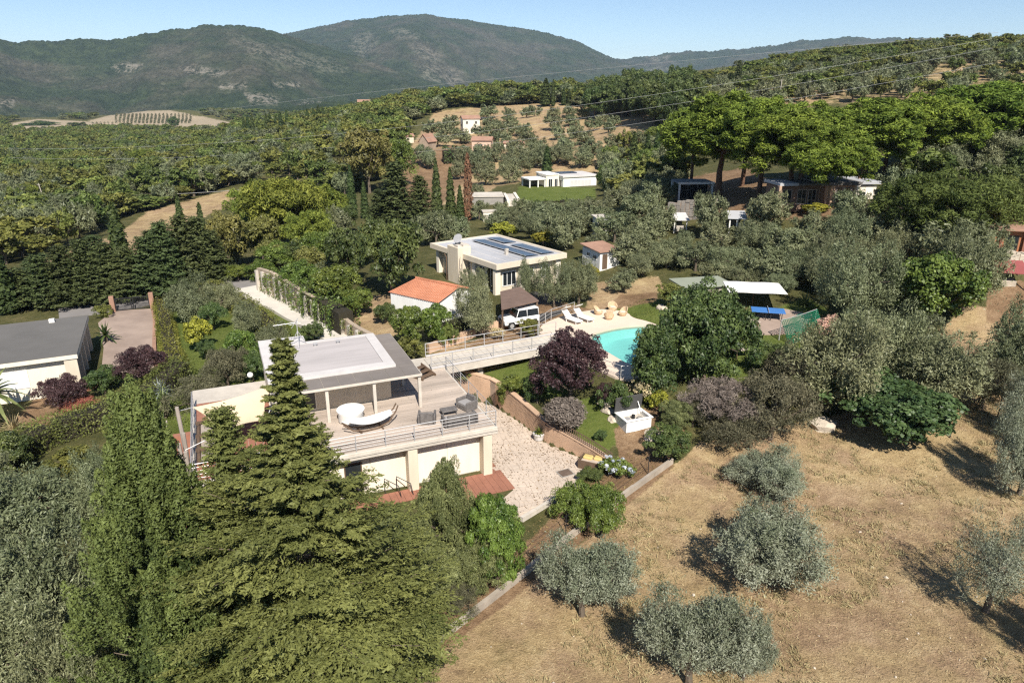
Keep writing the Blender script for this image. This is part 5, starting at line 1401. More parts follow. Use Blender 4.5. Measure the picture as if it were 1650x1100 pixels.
def stone_wall(label, pxs, h, m, size=.55, thick=.5, name='stone_wall'):
    C = np.array([at(a, b_) for a, b_ in pxs]); t_ = thing(name, label, 'wall', C[0]); P, _ = resample([tuple(p[:2]) for p in C], [0] * len(C), size)
    mb = MB(); g_ = ground(P[:, 0], P[:, 1]); z_ = g_.max()
    for i in range(len(P) - 1):
        d = (P[i + 1] - P[i]) / np.linalg.norm(P[i + 1] - P[i]); n_ = np.array([-d[1], d[0]]); zz = g_[i] - .4
        while zz < g_[i] + h - .05:
            hh = size * (.4 + .25 * rnd.random()); o_ = rnd.random() * .07; a = P[i] + d * rnd.random() * .1 - C[0][:2]; L_ = size * (.8 + .18 * rnd.random())
            q = [a - n_ * o_, a + d * L_ - n_ * o_, a + d * L_ + n_ * thick, a + n_ * thick]
            mb.add([(*p, zz - C[0][2]) for p in q] + [(p[0], p[1], zz + hh * .93 - C[0][2]) for p in q], [(0, 3, 2, 1), (4, 5, 6, 7), (0, 1, 5, 4), (1, 2, 6, 5), (2, 3, 7, 6), (3, 0, 4, 7)]); zz += hh
    part('stones', mb, m, t_, kind='stuff')
    q = MB(); seg_wall(q, [tuple(p - C[0][:2]) for p in P], -1.2, [g + h - .1 - C[0][2] for g in g_], thick * .8); part('wall_core', q, MORTAR, t_); return t_
stone_wall('grey rubble stone terrace wall below the glazed pergola', ((1074, 357), (1115, 354), (1150, 352)), 2.4, STONEWALL)
def lean_to(label, px, py, w, d, h, rz, rm):
    t_ = thing('lean_to', label, 'shed', at(px, py), rz)
    q = MB(); q.add([(-w / 2, -.2, h - .3), (w / 2, -.2, h - .35), (w / 2 + .2, d, h + .15), (-w / 2 + .2, d, h + .15)] + [(-w / 2, -.2, h - .24), (w / 2, -.2, h - .29), (w / 2 + .2, d, h + .21), (-w / 2 + .2, d, h + .21)], [(3, 2, 1, 0), (4, 5, 6, 7), (0, 1, 5, 4), (1, 2, 6, 5), (2, 3, 7, 6), (3, 0, 4, 7)]); part('roof', q, rm, t_)
    for x in (-w / 2 + .3, 0, w / 2 - .3): q = MB(); q.box(x - .07, x + .07, 0, .14, -.5, h - .34); part('post', q, WHITE, t_)
    q = MB(); q.box(-w / 2 + .2, w / 2 - .2, d - .3, d - .15, -.5, h - .02); part('back_wall', q, CONC_DK, t_); q = MB(); q.bbox(w * .1, w * .4, .5, 1.1, -.4, .9, .03); part('store_box', q, CONC, t_)
lean_to('white roofed open lean to shed below the stone terrace wall', 1086, 376, 3.6, 2.6, 1.9, R(3), mat('dirty_white_sheet', (.56, .54, .52), .8, .15, 1)); lean_to('grey roofed open lean to shed among the olive trees right of the stone wall', 1186, 375, 2.2, 2.6, 1.9, R(-5), mat('grey_sheet', (.42, .42, .43), .7, .12, 1))
bh = thing('brick_house', 'orange brick house behind a stone wall at the right edge', 'house', at(1640, 415), R(-12)); ORB = mat('orange_brick', (.42, .17, .08), .9, .25, 2, .3)
block(bh, 'wall', -2.4, 5, .8, 6, -1, 2.4, ORB)
for x in (-1.6, .4, 2.2): block(bh, 'pier', x, x + .25, .5, .799, -1, 2.4, REDTILE, .01)
block(bh, 'roof', -2.8, 5.4, .2, 6.4, 2.401, 2.6, TERRA_OLD); window(bh, -1.1, .1, .5, 1.9, .8, fm=TIMBER)
stone_wall('pale stone ledge in front of the orange brick house', ((1605, 420), (1630, 424), (1665, 432)), .9, ROCK, .5, .7, 'stone_ledge')
aw = thing('awning_shelter', 'small shelter with a dark red roof and a store underneath at the right edge', 'shelter', at(1626, 467), R(-14))
q = MB(); q.add([(-1.3, -.2, 1.5), (1.3, -.2, 1.45), (1.3, 2.0, 2.15), (-1.3, 2.0, 2.15), (-1.3, -.2, 1.55), (1.3, -.2, 1.5), (1.3, 2.0, 2.2), (-1.3, 2.0, 2.2)], [(3, 2, 1, 0), (4, 5, 6, 7), (0, 1, 5, 4), (1, 2, 6, 5), (2, 3, 7, 6), (3, 0, 4, 7)]); part('roof', q, mat('dark_red_sheet', (.27, .075, .07), .8, .15, 2), aw)
for x in (-1.2, 1.1):
    for y, h in ((0, 1.5), (1.8, 2.05)): q = MB(); q.box(x, x + .1, y, y + .1, -.3, h); part('post', q, TIMBER, aw)
q = MB(); q.bbox(-.6, .6, .4, 1.3, 0, .7, .03); part('stone_block', q, ROCK, aw)

rh.scale = (.68, .7, .72); mh_.scale = (.87, .87, .87); ch.scale = (.74, .74, .74); gs.scale = (1, 1, .7); par.scale = (.95, .95, .8); car.scale = (.9, .9, .9); shd.scale = (.8, .8, .85); lw.scale = (.9, .9, .62)
for o in COL.objects:
    if o.name.startswith('rattan') and o.parent is None: o.scale = (.8, .8, .8)
    if o.name == 'small_outbuilding': o.scale = (.66, .66, .7)

# ------------------------------------------------------------------ power lines on wooden poles
PW = mat('pale_wire', (.42, .42, .40), .5, .1, 2); POLE = mat('pole_wood', (.40, .36, .30), .9, .2, 2)
def wire(label, pts, ys, r=.027):
    P = [bydist(a, b_, y) for (a, b_), y in zip(pts, ys)]; xs = [p[0] for p in P]; q = []
    A = np.array(P); t = np.linspace(A[0, 0], A[-1, 0], 40)
    co = np.polyfit(A[:, 0], A[:, 2], min(2, len(A) - 1)); cy_ = np.polyfit(A[:, 0], A[:, 1], 1)
    mb = MB(); mb.tube([(x, np.polyval(cy_, x), np.polyval(co, x)) for x in t], r, 4); o = part('power_line', mb, PW, None); tag(o, label, 'power line', 'overhead power lines')
Y5 = (270, 235, 205, 180, 140)
wire('overhead power line crossing the whole view, second from the top', ((-20, 243), (550, 212), (840, 182), (1100, 143), (1680, 56)), Y5)
wire('overhead power line crossing the whole view, third from the top', ((-20, 259), (550, 230), (750, 214), (1100, 167), (1680, 70)), (270, 235, 212, 180, 140))
wire('overhead power line crossing the whole view, lowest of the long ones', ((-20, 281), (550, 253), (690, 237), (1100, 190), (1680, 97)), (270, 235, 218, 180, 140))
wire('overhead power line in front of the central mountain, topmost of all', ((300, 181), (550, 160), (783, 128), (1017, 102), (1680, 48)), (290, 265, 240, 215, 150))
wire('low overhead wire from the leaning pole in the left valley wood', ((-20, 314), (72, 307), (280, 320), (420, 300)), (230, 215, 190, 170), .05)
def pole(label, px, py, h, lean=0):
    p = at(px, py); t_ = thing('utility_pole', label, 'pole', p); q = MB(); q.tube([(0, 0, -.5), (lean, 0, h)], [.16, .12], 8); part('pole_shaft', q, POLE, t_); q = MB(); q.box(lean - .5, lean + .5, -.05, .05, h - .35, h - .25); part('cross_arm', q, POLE, t_)
pole('leaning pale utility pole in the valley wood on the left', 76, 334, 6.5, -1.0)
pole('utility pole on the dry slope behind the left pines', 1256, 160, 6.0); pole('utility pole behind the right pine crowns', 1458, 158, 6.0)
# ------------------------------------------------------------------ plants: real leaf-sized faces gathered in clumps
def unit(v): return v / (np.linalg.norm(v, axis=-1, keepdims=True) + 1e-9)
def sph(g, n): return unit(g.normal(size=(n, 3)))
def leaves(P, Nn, T, L, Wd, tri=False):
    """faces at P with normal Nn, length along T"""
    T = unit(T - Nn * (T * Nn).sum(1, keepdims=True)); B = np.cross(Nn, T)
    L = np.asarray(L).reshape(-1, 1) * np.ones((len(P), 1)); Wd = np.asarray(Wd).reshape(-1, 1) * np.ones((len(P), 1))
    n = len(P)
    if tri:
        V = np.stack([P - B * Wd / 2 - T * L / 2, P + B * Wd / 2 - T * L / 2, P + T * L / 2], 1).reshape(-1, 3)
        return V, np.arange(3 * n).reshape(-1, 3)
    V = np.stack([P - T * L / 2, P + B * Wd / 2, P + T * L / 2, P - B * Wd / 2], 1).reshape(-1, 3)
    return V, np.arange(4 * n).reshape(-1, 4)
def clump_leaves(g, C, Rr, n, size, asp=.5, tri=True, up=.35, out=.75, rand=.6, shell=.55, flat=1.0, hang=0.0, squash=None, tintbase=None, tvar=.3):
    """C (k,3) clump centres, Rr (k,) radii, n leaves in each"""
    k = len(C); d = sph(g, k * n).reshape(k, n, 3)
    low = d[..., 2] < -.25; d[..., 2] = np.where(low & (g.random((k, n)) < .7), -d[..., 2], d[..., 2])
    rr = shell + (1 - shell) * g.random((k, n)) ** .6
    off = d * rr[..., None] * np.asarray(Rr)[:, None, None]; off[..., 2] *= flat
    P = (np.asarray(C)[:, None] + off).reshape(-1, 3); d = d.reshape(-1, 3)
    Nn = unit(d * out + np.array([0, 0, up]) + g.normal(size=d.shape) * rand)
    T = unit(g.normal(size=d.shape) * .8 + d * .5 + np.array([0, 0, -hang]))
    sz = size * (.65 + .7 * g.random(len(P)))
    V, Fq = leaves(P, Nn, T, sz, sz * asp, tri)
    base = np.repeat(g.random(k) if tintbase is None else tintbase, n)
    tint = np.clip(base * .6 + .2 + (g.random(len(P)) - .5) * 2 * tvar, 0, 1)
    return V, Fq, tint
def merge(*parts):
    Vs, Fs, Ts, o = [], [], [], 0
    for V, Fq, t in parts: Vs.append(V); Fs.append(Fq + o); Ts.append(t); o += len(V)
    return np.concatenate(Vs), np.concatenate(Fs), np.concatenate(Ts)
BARK = mat('grey_brown_bark', (.14, .11, .08), .95, .35, 3, .6)
BARK_PINE = mat('pine_bark', (.15, .085, .055), .95, .35, 2, .6)
def trunk_mesh(name, g, h, r, limbs, m=BARK, lean=.1, n=7, forks=None):
    mb = MB(); top = np.array([(g.random() - .5) * lean * h, (g.random() - .5) * lean * h, h])
    mid = top * .5 + np.array([(g.random() - .5) * .15 * h, (g.random() - .5) * .15 * h, 0])
    mb.tube([(0, 0, -.35), tuple(mid * .3), tuple(mid), tuple(top)], [r * 1.35, r, r * .8, r * .5], n)
    for tgt in limbs:
        t = .35 + .6 * g.random(); a = mid + (top - mid) * (t * 2 - 1) if t > .5 else mid * t * 2
        tgt = np.asarray(tgt); b = a + (tgt - a) * .5 + np.array([0, 0, .08 * h]) * (g.random() - .2)
        mb.tube([tuple(a), tuple(b), tuple(tgt)], [r * .5, r * .33, r * .12], 5, False)
    return mb.mesh(name, m)

KINDS = {}      # kind -> list of (crown mesh, trunk mesh, height, width)
def reg(kind, V, Fq, tint, m, trunk, name='crown'):
    w = max(np.percentile(V[:, 0], 98.5) - np.percentile(V[:, 0], 1.5), np.percentile(V[:, 1], 98.5) - np.percentile(V[:, 1], 1.5)); h = np.percentile(V[:, 2], 99.6)
    KINDS.setdefault(kind, []).append((np_mesh(name, V, Fq, m, tint), trunk, float(h), float(w)))

# leaf colours
L_OLIVE = leaf('silver_olive_leaves', (.080, .102, .042), (.345, .36, .265), .12, .5, .4, .015, .10)
L_OLIVE_G = leaf('green_olive_leaves', (.056, .074, .030), (.295, .312, .165), .15, .5, .35, .02, .16)
L_CON = leaf('cypress_sprays', (.024, .042, .012), (.135, .175, .048), .12, .6, .2, .012, .08)
L_CONB = leaf('cedar_sprays', (.036, .052, .014), (.215, .238, .070), .12, .6, .2, .012, .08)
L_DARKCON = leaf('dark_conifer_sprays', (.022, .034, .012), (.105, .130, .045), .08, .6, .2, .02, .15)
L_CYP = leaf('dark_cypress_sprays', (.018, .032, .009), (.085, .115, .034), .08, .6, .2, .02, .15)
L_PINE = leaf('bright_pine_needles', (.044, .074, .010), (.245, .305, .045), .18, .6, .2, .018, .10)
L_OAK = leaf('wood_leaves', (.048, .068, .014), (.225, .25, .060), .18, .55, .3, .03, .24)
L_LAUREL = leaf('fresh_green_leaves', (.045, .075, .012), (.205, .255, .050), .2, .45, .4, .02, .1)
L_DEEP = leaf('deep_green_leaves', (.024, .046, .013), (.14, .18, .05), .18, .5, .35, .02, .1)
L_PLUM = leaf('purple_plum_leaves', (.028, .013, .015), (.125, .072, .070), .15, .5, .3, .01, .1)
L_HEDGE = leaf('hedge_leaves', (.055, .070, .015), (.245, .255, .062), .18, .55, .3, .02, .12)
L_YEL = leaf('yellow_green_leaves', (.12, .13, .018), (.46, .42, .06), .2, .5, .3, .02, .1)
L_GREY = leaf('grey_dry_twigs', (.10, .080, .066), (.30, .25, .21), .05, .9, .1, .015, .12)
L_BRUSH = leaf('dull_scrub_leaves', (.050, .052, .028), (.185, .175, .10), .12, .6, .2, .02, .15)
L_DEAD = leaf('dead_brown_needles', (.085, .042, .024), (.27, .145, .085), .1, .8, .1, .01, .1)
L_FIG = leaf('fig_leaves', (.028, .055, .018), (.125, .175, .060), .22, .45, .35, .015, .1)
L_PALM = leaf('palm_fronds', (.05, .075, .02), (.24, .27, .10), .15, .5, .3, .02, .1)
L_FLOW = leaf('pale_blossom', (.36, .28, .20), (.80, .62, .36), .2, .6, .2, .05, .1)
L_HYD = leaf('blue_white_blossom', (.35, .40, .46), (.80, .82, .84), .2, .6, .2, .02, .05)
L_PINK = leaf('pink_red_leaves', (.22, .06, .045), (.55, .24, .16), .2, .6, .2, .02, .1)

# --- olives: several upright lobes of fine hanging strands
def olive(kind, seed, w, h, nl, per, size, m, lobes=5, tri=False):
    g = np.random.default_rng(seed); C, Rr = [], []
    lob = []
    for i in range(lobes):
        a = 2 * math.pi * (i + g.random() * .6) / lobes; r = w * .29 * (.7 + .5 * g.random()) if i else 0
        lob.append((r * math.cos(a), r * math.sin(a), h * (.34 + .27 * g.random()), w * (.17 + .08 * g.random()), h * (.28 + .12 * g.random())))
    for i in range(nl):
        lx, ly, lz, lr, lh = lob[i % lobes]; d = sph(g, 1)[0]; q = .55 + .45 * g.random() ** .5 + .22 * (g.random() < .22) * (d[2] > 0)
        if d[2] < -.5: d[2] *= .6
        C.append((lx + d[0] * lr * q, ly + d[1] * lr * q, max(lz + d[2] * lh * q, h * .09))); Rr.append(w * (.055 + .05 * g.random()))
    C = np.array(C); Rr = np.array(Rr); ctr = np.array([0, 0, h * .42])
    # strands: each clump is drawn out along its growing direction
    k = len(C); d = unit(C - ctr); grow = unit(d * .8 + np.array([0, 0, .55]) + g.normal(size=d.shape) * .35)
    t = g.random((k, per)) ** .8; j = g.normal(size=(k, per, 3))
    P = (C[:, None] + grow[:, None] * (t[..., None] - .35) * (Rr[:, None, None] * 1.9) + j * (Rr[:, None, None] * (.66 * (1.15 - t[..., None] * .8)))).reshape(-1, 3)
    dd = np.repeat(d, per, 0); gg = np.repeat(grow, per, 0)
    Nn = unit(dd * .55 + np.array([0, 0, .3]) + g.normal(size=P.shape) * .75); T = unit(gg + g.normal(size=P.shape) * .55)
    sz = size * (.6 + .8 * g.random(len(P))); V, Fq = leaves(P, Nn, T, sz, sz * .30, tri)
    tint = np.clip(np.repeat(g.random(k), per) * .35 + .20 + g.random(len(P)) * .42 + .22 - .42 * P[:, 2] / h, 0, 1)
    keep = V.reshape(len(P), -1, 3)[:, :, 2].min(1) > .05; nv = Fq.shape[1]
    V = V.reshape(len(P), nv, 3)[keep].reshape(-1, 3); Fq = np.arange(len(V)).reshape(-1, nv); tint = tint[keep]
    limbs = [(l[0] * 1.1, l[1] * 1.1, l[2] + l[4] * .4) for l in lob] + [(l[0] * 1.5, l[1] * 1.5, l[2]) for l in lob]
    reg(kind, V, Fq, tint, m, trunk_mesh('trunk', g, h * .5, w * .035, limbs, BARK, .15))
for s in range(3): olive('near_olive', 100 + s, 4.6, 4.0, 250, 180, .122, L_OLIVE, 4 + s % 3)
for s in range(3): olive('garden_olive', 120 + s, 5.0, 4.6, 190, 140, .16, L_OLIVE_G, 5)
for s in range(4): olive('mid_olive', 140 + s, 5.2, 4.6, 100, 70, .34, L_OLIVE_G, 5, True)
for s in range(4): olive('far_olive', 160 + s, 5.4, 4.4, 56, 32, .60, L_OLIVE_G, 4, True)
olive('sparse_olive', 180, 5.2, 4.2, 95, 130, .12, L_OLIVE, 5)

# --- round-crowned broadleaf trees and shrubs
def broad(kind, seed, w, h, ncl, per, size, m, lo=.12, asp=.6, lobes=6, tri=True, trunk=True, flat=.9, up=.35, crown_lo=.0, bark=BARK, rs=.11, shell=.5, tops=.62, rand=.6):
    g = np.random.default_rng(seed); lob = []
    for i in range(lobes):
        a = 2 * math.pi * (i + g.random() * .7) / max(lobes - 1, 1); r = w * .27 * (.65 + .6 * g.random()) if i else 0
        hh = (h - crown_lo * h); lob.append((r * math.cos(a), r * math.sin(a), crown_lo * h + hh * (tops - .18 * (i > 0) * g.random()), w * (.24 + .07 * g.random()), hh * (.36 - .06 * g.random())))
    C, Rr = [], []
    for i in range(ncl):
        lx, ly, lz, lr, lh = lob[i % lobes]; d = sph(g, 1)[0]
        if d[2] < -.3 and g.random() < .55: d[2] = -d[2]
        q = .72 + .28 * g.random(); C.append((lx + d[0] * lr * q, ly + d[1] * lr * q, max(lz + d[2] * lh * q, h * lo + crown_lo * h * .5))); Rr.append(w * rs * (.65 + .7 * g.random()))
    V, Fq, tint = clump_leaves(g, np.array(C), np.array(Rr), per, size, asp, tri, up, .8, rand, shell, flat)
    keep = V.reshape(-1, Fq.shape[1], 3)[:, :, 2].min(1) > .02; nv = Fq.shape[1]; V = V.reshape(-1, nv, 3)[keep].reshape(-1, 3); Fq = np.arange(len(V)).reshape(-1, nv); tint = tint[keep]
    limbs = [(l[0], l[1], l[2] + l[4] * .5) for l in lob] + [(l[0] * 1.4, l[1] * 1.4, l[2]) for l in lob[1:]]
    reg(kind, V, Fq, tint, m, trunk_mesh('trunk', g, h * (.45 + crown_lo * .3), w * .03, limbs, bark) if trunk else None)
for s in range(8): broad('wood_tree', 200 + s, 6.0, 6.2, 42, 48, .62, L_OAK, lobes=6, lo=.08)
for s in range(3): broad('dark_tree', 220 + s, 7.0, 7.5, 90, 130, .34, L_DEEP, lobes=7)
for s in range(3): broad('green_tree', 230 + s, 6.0, 6.5, 110, 150, .24, L_LAUREL, lobes=7)
for s in range(3): broad('bush', 240 + s, 2.6, 2.2, 60, 130, .13, L_HEDGE, lobes=5, lo=.05)
for s in range(2): broad('bright_bush', 250 + s, 2.6, 2.4, 70, 170, .12, L_LAUREL, lobes=5, lo=.05)
for s in range(2): broad('deep_bush', 260 + s, 2.8, 2.6, 70, 170, .12, L_DEEP, lobes=5, lo=.05)
broad('plum_tree', 270, 5.6, 5.8, 150, 170, .17, L_PLUM, lobes=7, rs=.09, lo=.10, rand=.9)
broad('plum_tree', 271, 5.0, 4.0, 110, 150, .17, L_PLUM, lobes=5, rs=.10, rand=.9)
broad('big_garden_tree', 280, 9.0, 7.5, 250, 150, .26, L_DEEP, lobes=9, rs=.09, lo=.04, flat=.7, tops=.50)
broad('laurel_tree', 281, 3.2, 5.4, 130, 190, .17, L_DEEP, lobes=5, rs=.15, lo=.04, tops=.50)
broad('fig_tree', 285, 6.6, 4.8, 230, 110, .23, L_FIG, lobes=8, rs=.085, lo=.06, asp=.85, tri=False)
broad('leafy_tree', 286, 6.6, 6.2, 240, 110, .22, L_LAUREL, lobes=8, rs=.085, lo=.06, asp=.85, tri=False)
for s in range(2): broad('scrub', 290 + s, 5.5, 3.6, 130, 130, .17, L_BRUSH, lobes=7, rs=.09, asp=.3, lo=.05, rand=1.0)
broad('dry_shrub', 295, 4.2, 2.8, 130, 130, .20, L_GREY, lobes=6, rs=.09, asp=.14, rand=1.1, lo=.05)
broad('grey_ball', 296, 2.8, 2.3, 90, 150, .15, L_GREY, lobes=1, rs=.13, asp=.35, lo=.1, rand=1.0)
broad('yellow_bush', 297, 2.8, 2.6, 70, 110, .17, L_YEL, lobes=5)
broad('yellowish_tree', 298, 6.0, 7.0, 90, 90, .34, leaf('pale_olive_yellow_leaves', (.075, .080, .018), (.27, .26, .075), .18, .5, .3, .02, .15), lobes=6)
broad('flower_shrub', 300, 2.8, 2.0, 60, 110, .13, L_DEEP, lobes=5)
broad('blossom_shrub', 301, 2.6, 1.9, 50, 60, .14, L_FLOW, lobes=5)
broad('hydrangea', 302, 2.4, 1.2, 44, 100, .14, L_LAUREL, lobes=5, trunk=False); broad('hydrangea_bloom', 303, 2.3, 1.25, 26, 40, .11, L_HYD, lobes=5, trunk=False, rs=.06)
broad('pink_shrub', 304, 2.8, 1.5, 50, 90, .15, L_PINK, lobes=5, trunk=False)
broad('near_shrub', 305, 4.2, 4.4, 200, 260, .12, leaf('soft_green_leaves', (.065, .085, .028), (.29, .32, .13), .2, .5, .3, .02, .08), lobes=7, rs=.085, asp=.35, tri=True, rand=.9, tops=.50, lo=.04)
broad('near_laurel', 306, 3.4, 4.2, 160, 280, .125, L_LAUREL, lobes=6, rs=.10, asp=.5, tri=True, tops=.50, lo=.04)
for s in range(2): broad('near_bush', 307 + s, 3.6, 1.9, 130, 280, .11, L_LAUREL, lobes=6, rs=.09, asp=.4, tri=True, lo=.03, tops=.52)

for s in range(3): broad('round_pine', 312 + s, 9.0, 7.5, 210, 100, .46, leaf('round_pine_needles', (.055, .080, .012), (.255, .285, .050), .18, .6, .2, .02, .12), lobes=8, rs=.08, asp=.28, lo=.05)
broad('acacia', 310, 8.0, 6.5, 260, 150, .26, leaf('acacia_leaves', (.038, .052, .012), (.165, .185, .045), .15, .6, .2, .02, .1), lobes=9, rs=.075, asp=.3, rand=.9)
# --- umbrella pine: dome of needle balls over forked limbs
def umbrella(seed, w, h, nb, per, size):
    g = np.random.default_rng(seed); C = []; Rr = []; lobs = [(0, 0, h * .80, w * .30)]
    for i in range(9):
        a = 2 * math.pi * i / 9 + g.random() * .5; q = .24 + .12 * g.random(); lobs.append((w * q * math.cos(a), w * q * math.sin(a), h * (.50 + .24 * g.random()), w * (.17 + .06 * g.random())))
    for i in range(nb):
        lx, ly, lz, lr = lobs[i % len(lobs)]; d = sph(g, 1)[0]; d[2] = abs(d[2]) if g.random() < .55 else d[2]
        q = .8 + .2 * g.random(); C.append((lx + d[0] * lr * q, ly + d[1] * lr * q, lz + d[2] * h * .21 * q)); Rr.append(w * (.055 + .03 * g.random()))
    V, Fq, tint = clump_leaves(g, np.array(C), np.array(Rr), per, size, .28, True, .3, .75, .6, .45, 1.0)
    limbs = [(l[0] * .8, l[1] * .8, l[2] + .04 * h) for l in lobs] + [(l[0] * .5, l[1] * .9, l[2] - .02 * h) for l in lobs]
    mb = MB(); r = w * .022
    mb.tube([(0, 0, -.4), (.15, 0, h * .25), (-.1, .1, h * .5), (0, 0, h * .78)], [r * 1.4, r * 1.1, r * .9, r * .5], 8)
    for t in limbs:
        z0 = h * (.42 + .2 * g.random()); mb.tube([(0, 0, z0), (t[0] * .45, t[1] * .45, z0 + (t[2] - z0) * .62), tuple(t)], [r * .5, r * .38, r * .15], 5, False)
    reg('umbrella_pine', V, Fq, tint, L_PINE, mb.mesh('trunk', BARK_PINE))
for s in range(3): umbrella(320 + s, 10.5, 14.0, 440, 120, .48)

# --- Italian cypress, slender cone; and a dead one
def cypress(kind, seed, w, h, n, size, m, taper=.8):
    g = np.random.default_rng(seed); t = g.random(n) ** 1.15; env = (np.clip(t * 14, 0, 1) * (1 - t ** 1.7) ** taper + .02) * (1 + .18 * np.sin(t * 60 + g.random(n)))
    a = g.random(n) * 2 * math.pi; q = (.78 + .26 * g.random(n)) * env * w / 2; P = np.c_[q * np.cos(a), q * np.sin(a), .15 + t * h * .97]
    d = np.c_[np.cos(a), np.sin(a), np.full(n, .25)]; Nn = unit(d + g.normal(size=d.shape) * .55); T = unit(np.array([0, 0, 1]) + d * .35 + g.normal(size=d.shape) * .3)
    sz = size * (.6 + .8 * g.random(n)); V, Fq = leaves(P, Nn, T, sz, sz * .36, True)
    mb = MB(); mb.tube([(0, 0, -.3), (0, 0, h * .5), (0, 0, h * .92)], [w * .08, w * .06, .02], 6)
    reg(kind, V, Fq, np.clip(g.random(n) * .5 + .25 * np.sin(a * 5 + t * 30) + .25, 0, 1), m, mb.mesh('trunk', BARK))
for s in range(3): cypress('cypress', 340 + s, 1.7, 10, 2600, .55, L_CYP)
cypress('dead_cypress', 345, 1.9, 10, 1500, .5, L_DEAD, .5)

# --- conifers with layered branches
def conifer(kind, seed, w, h, nbr, nsp, per, size, m, up=.25, droop=.1, power=.8, top=1.0, dens=1.0, tri=True, lo=.03, spray=.34, wide=.5, ragged=False):
    g = np.random.default_rng(seed); Ps, Ns, Ts, tn = [], [], [], []; mb = MB()
    for i in range(nbr):
        t = (i + g.random()) / nbr; t = lo + (1 - lo) * t ** 1.0; z = h * t
        env = w / 2 * ((1 - t) ** power * (1 if not ragged else (1 - .62 * min(max((t - .58) / .25, 0), 1)) * (.62 + .38 * min(t / .28, 1))) * (.86 + .2 * math.sin(i * 2.4) * g.random()) + .02); L = env * (.70 + .42 * g.random()) if not ragged else env * (.38 + .86 * g.random() ** .8); a = i * 2.39996 + g.random() * .9
        dr = np.array([math.cos(a), math.sin(a), 0.0]); mid = dr * L * .55 + np.array([0, 0, z + L * .55 * (up - droop)]); tip = dr * L + np.array([0, 0, z + L * up])
        base = np.array([0, 0, z - .1 * L])
        if i % 3 == 0 and L > .5: mb.tube([tuple(base), tuple(mid), tuple(tip)], [.012 * w * (1 - t) + .02, .02, .008], 4, False)
        spr = spray * ((1 - .70 * max(0, (t - .45) / .55)) if ragged else 1)
        k = max(2, int(nsp * (.25 + .75 * L / (w / 2)))); s = (.28 + .72 * g.random(k) ** .75)
        b0 = np.where(s[:, None] < .55, base + (mid - base) * (s[:, None] / .55), mid + (tip - mid) * ((s[:, None] - .55) / .45))
        sd = np.array([-dr[1], dr[0], 0]); lat = (g.random(k) - .5) * 2 * wide * L * (1.08 - s) * .55
        C = b0 + sd * lat[:, None] + np.c_[np.zeros(k), np.zeros(k), -.10 * abs(lat)] + g.normal(size=(k, 3)) * .05 * L * .6
        gd = unit(dr + sd * np.sign(lat)[:, None] * .55 + np.array([0, 0, up * .9]) + g.normal(size=(k, 3)) * .15)
        u = g.random((k, per)); j = g.normal(size=(k, per, 3)); j[..., 2] *= .45
        P = (C[:, None] + gd[:, None] * ((u - .4) * spr * 1.5)[..., None] + j * (spr * .26 * (1.15 - u))[..., None]).reshape(-1, 3)
        G = np.repeat(gd, per, 0); Ps.append(P); Ns.append(unit(np.array([0, 0, .8]) + G * .3 + g.normal(size=P.shape) * .65)); Ts.append(unit(G + g.normal(size=P.shape) * .45))
        tn.append(np.clip(np.repeat(g.random(k), per) * .30 + .30 * g.random() + .25 * u.ravel() + .22 * g.random(len(P)), 0, 1))
    P = np.concatenate(Ps); Nn = np.concatenate(Ns); T = np.concatenate(Ts); sz = size * (.6 + .8 * g.random(len(P)))
    V, Fq = leaves(P, Nn, T, sz, sz * .42, tri)
    mb.tube([(0, 0, -.4), (0, 0, h * .5), (0, 0, h * .985)], [w * .03, w * .022, .015], 8)
    reg(kind, V, Fq, np.concatenate(tn), m, mb.mesh('trunk', BARK))
conifer('big_conifer', 360, 9.4, 14.6, 300, 30, 60, .098, L_CONB, up=.36, droop=.12, power=1.0, tri=True, spray=.56, ragged=True, wide=.38)
conifer('second_conifer', 361, 4.6, 11.2, 170, 20, 60, .095, L_CONB, up=.4, droop=.1, power=.85, tri=True, spray=.46)
for s in range(3): conifer('hedge_conifer', 365 + s, 4.8, 8.0, 150, 10, 14, .28, L_DARKCON, up=.30, droop=.12, power=.85, spray=.7)
for s in range(2): conifer('fir_tree', 370 + s, 5.0, 12.0, 150, 9, 12, .42, L_DARKCON, up=.05, droop=.05, power=.85, spray=.8)

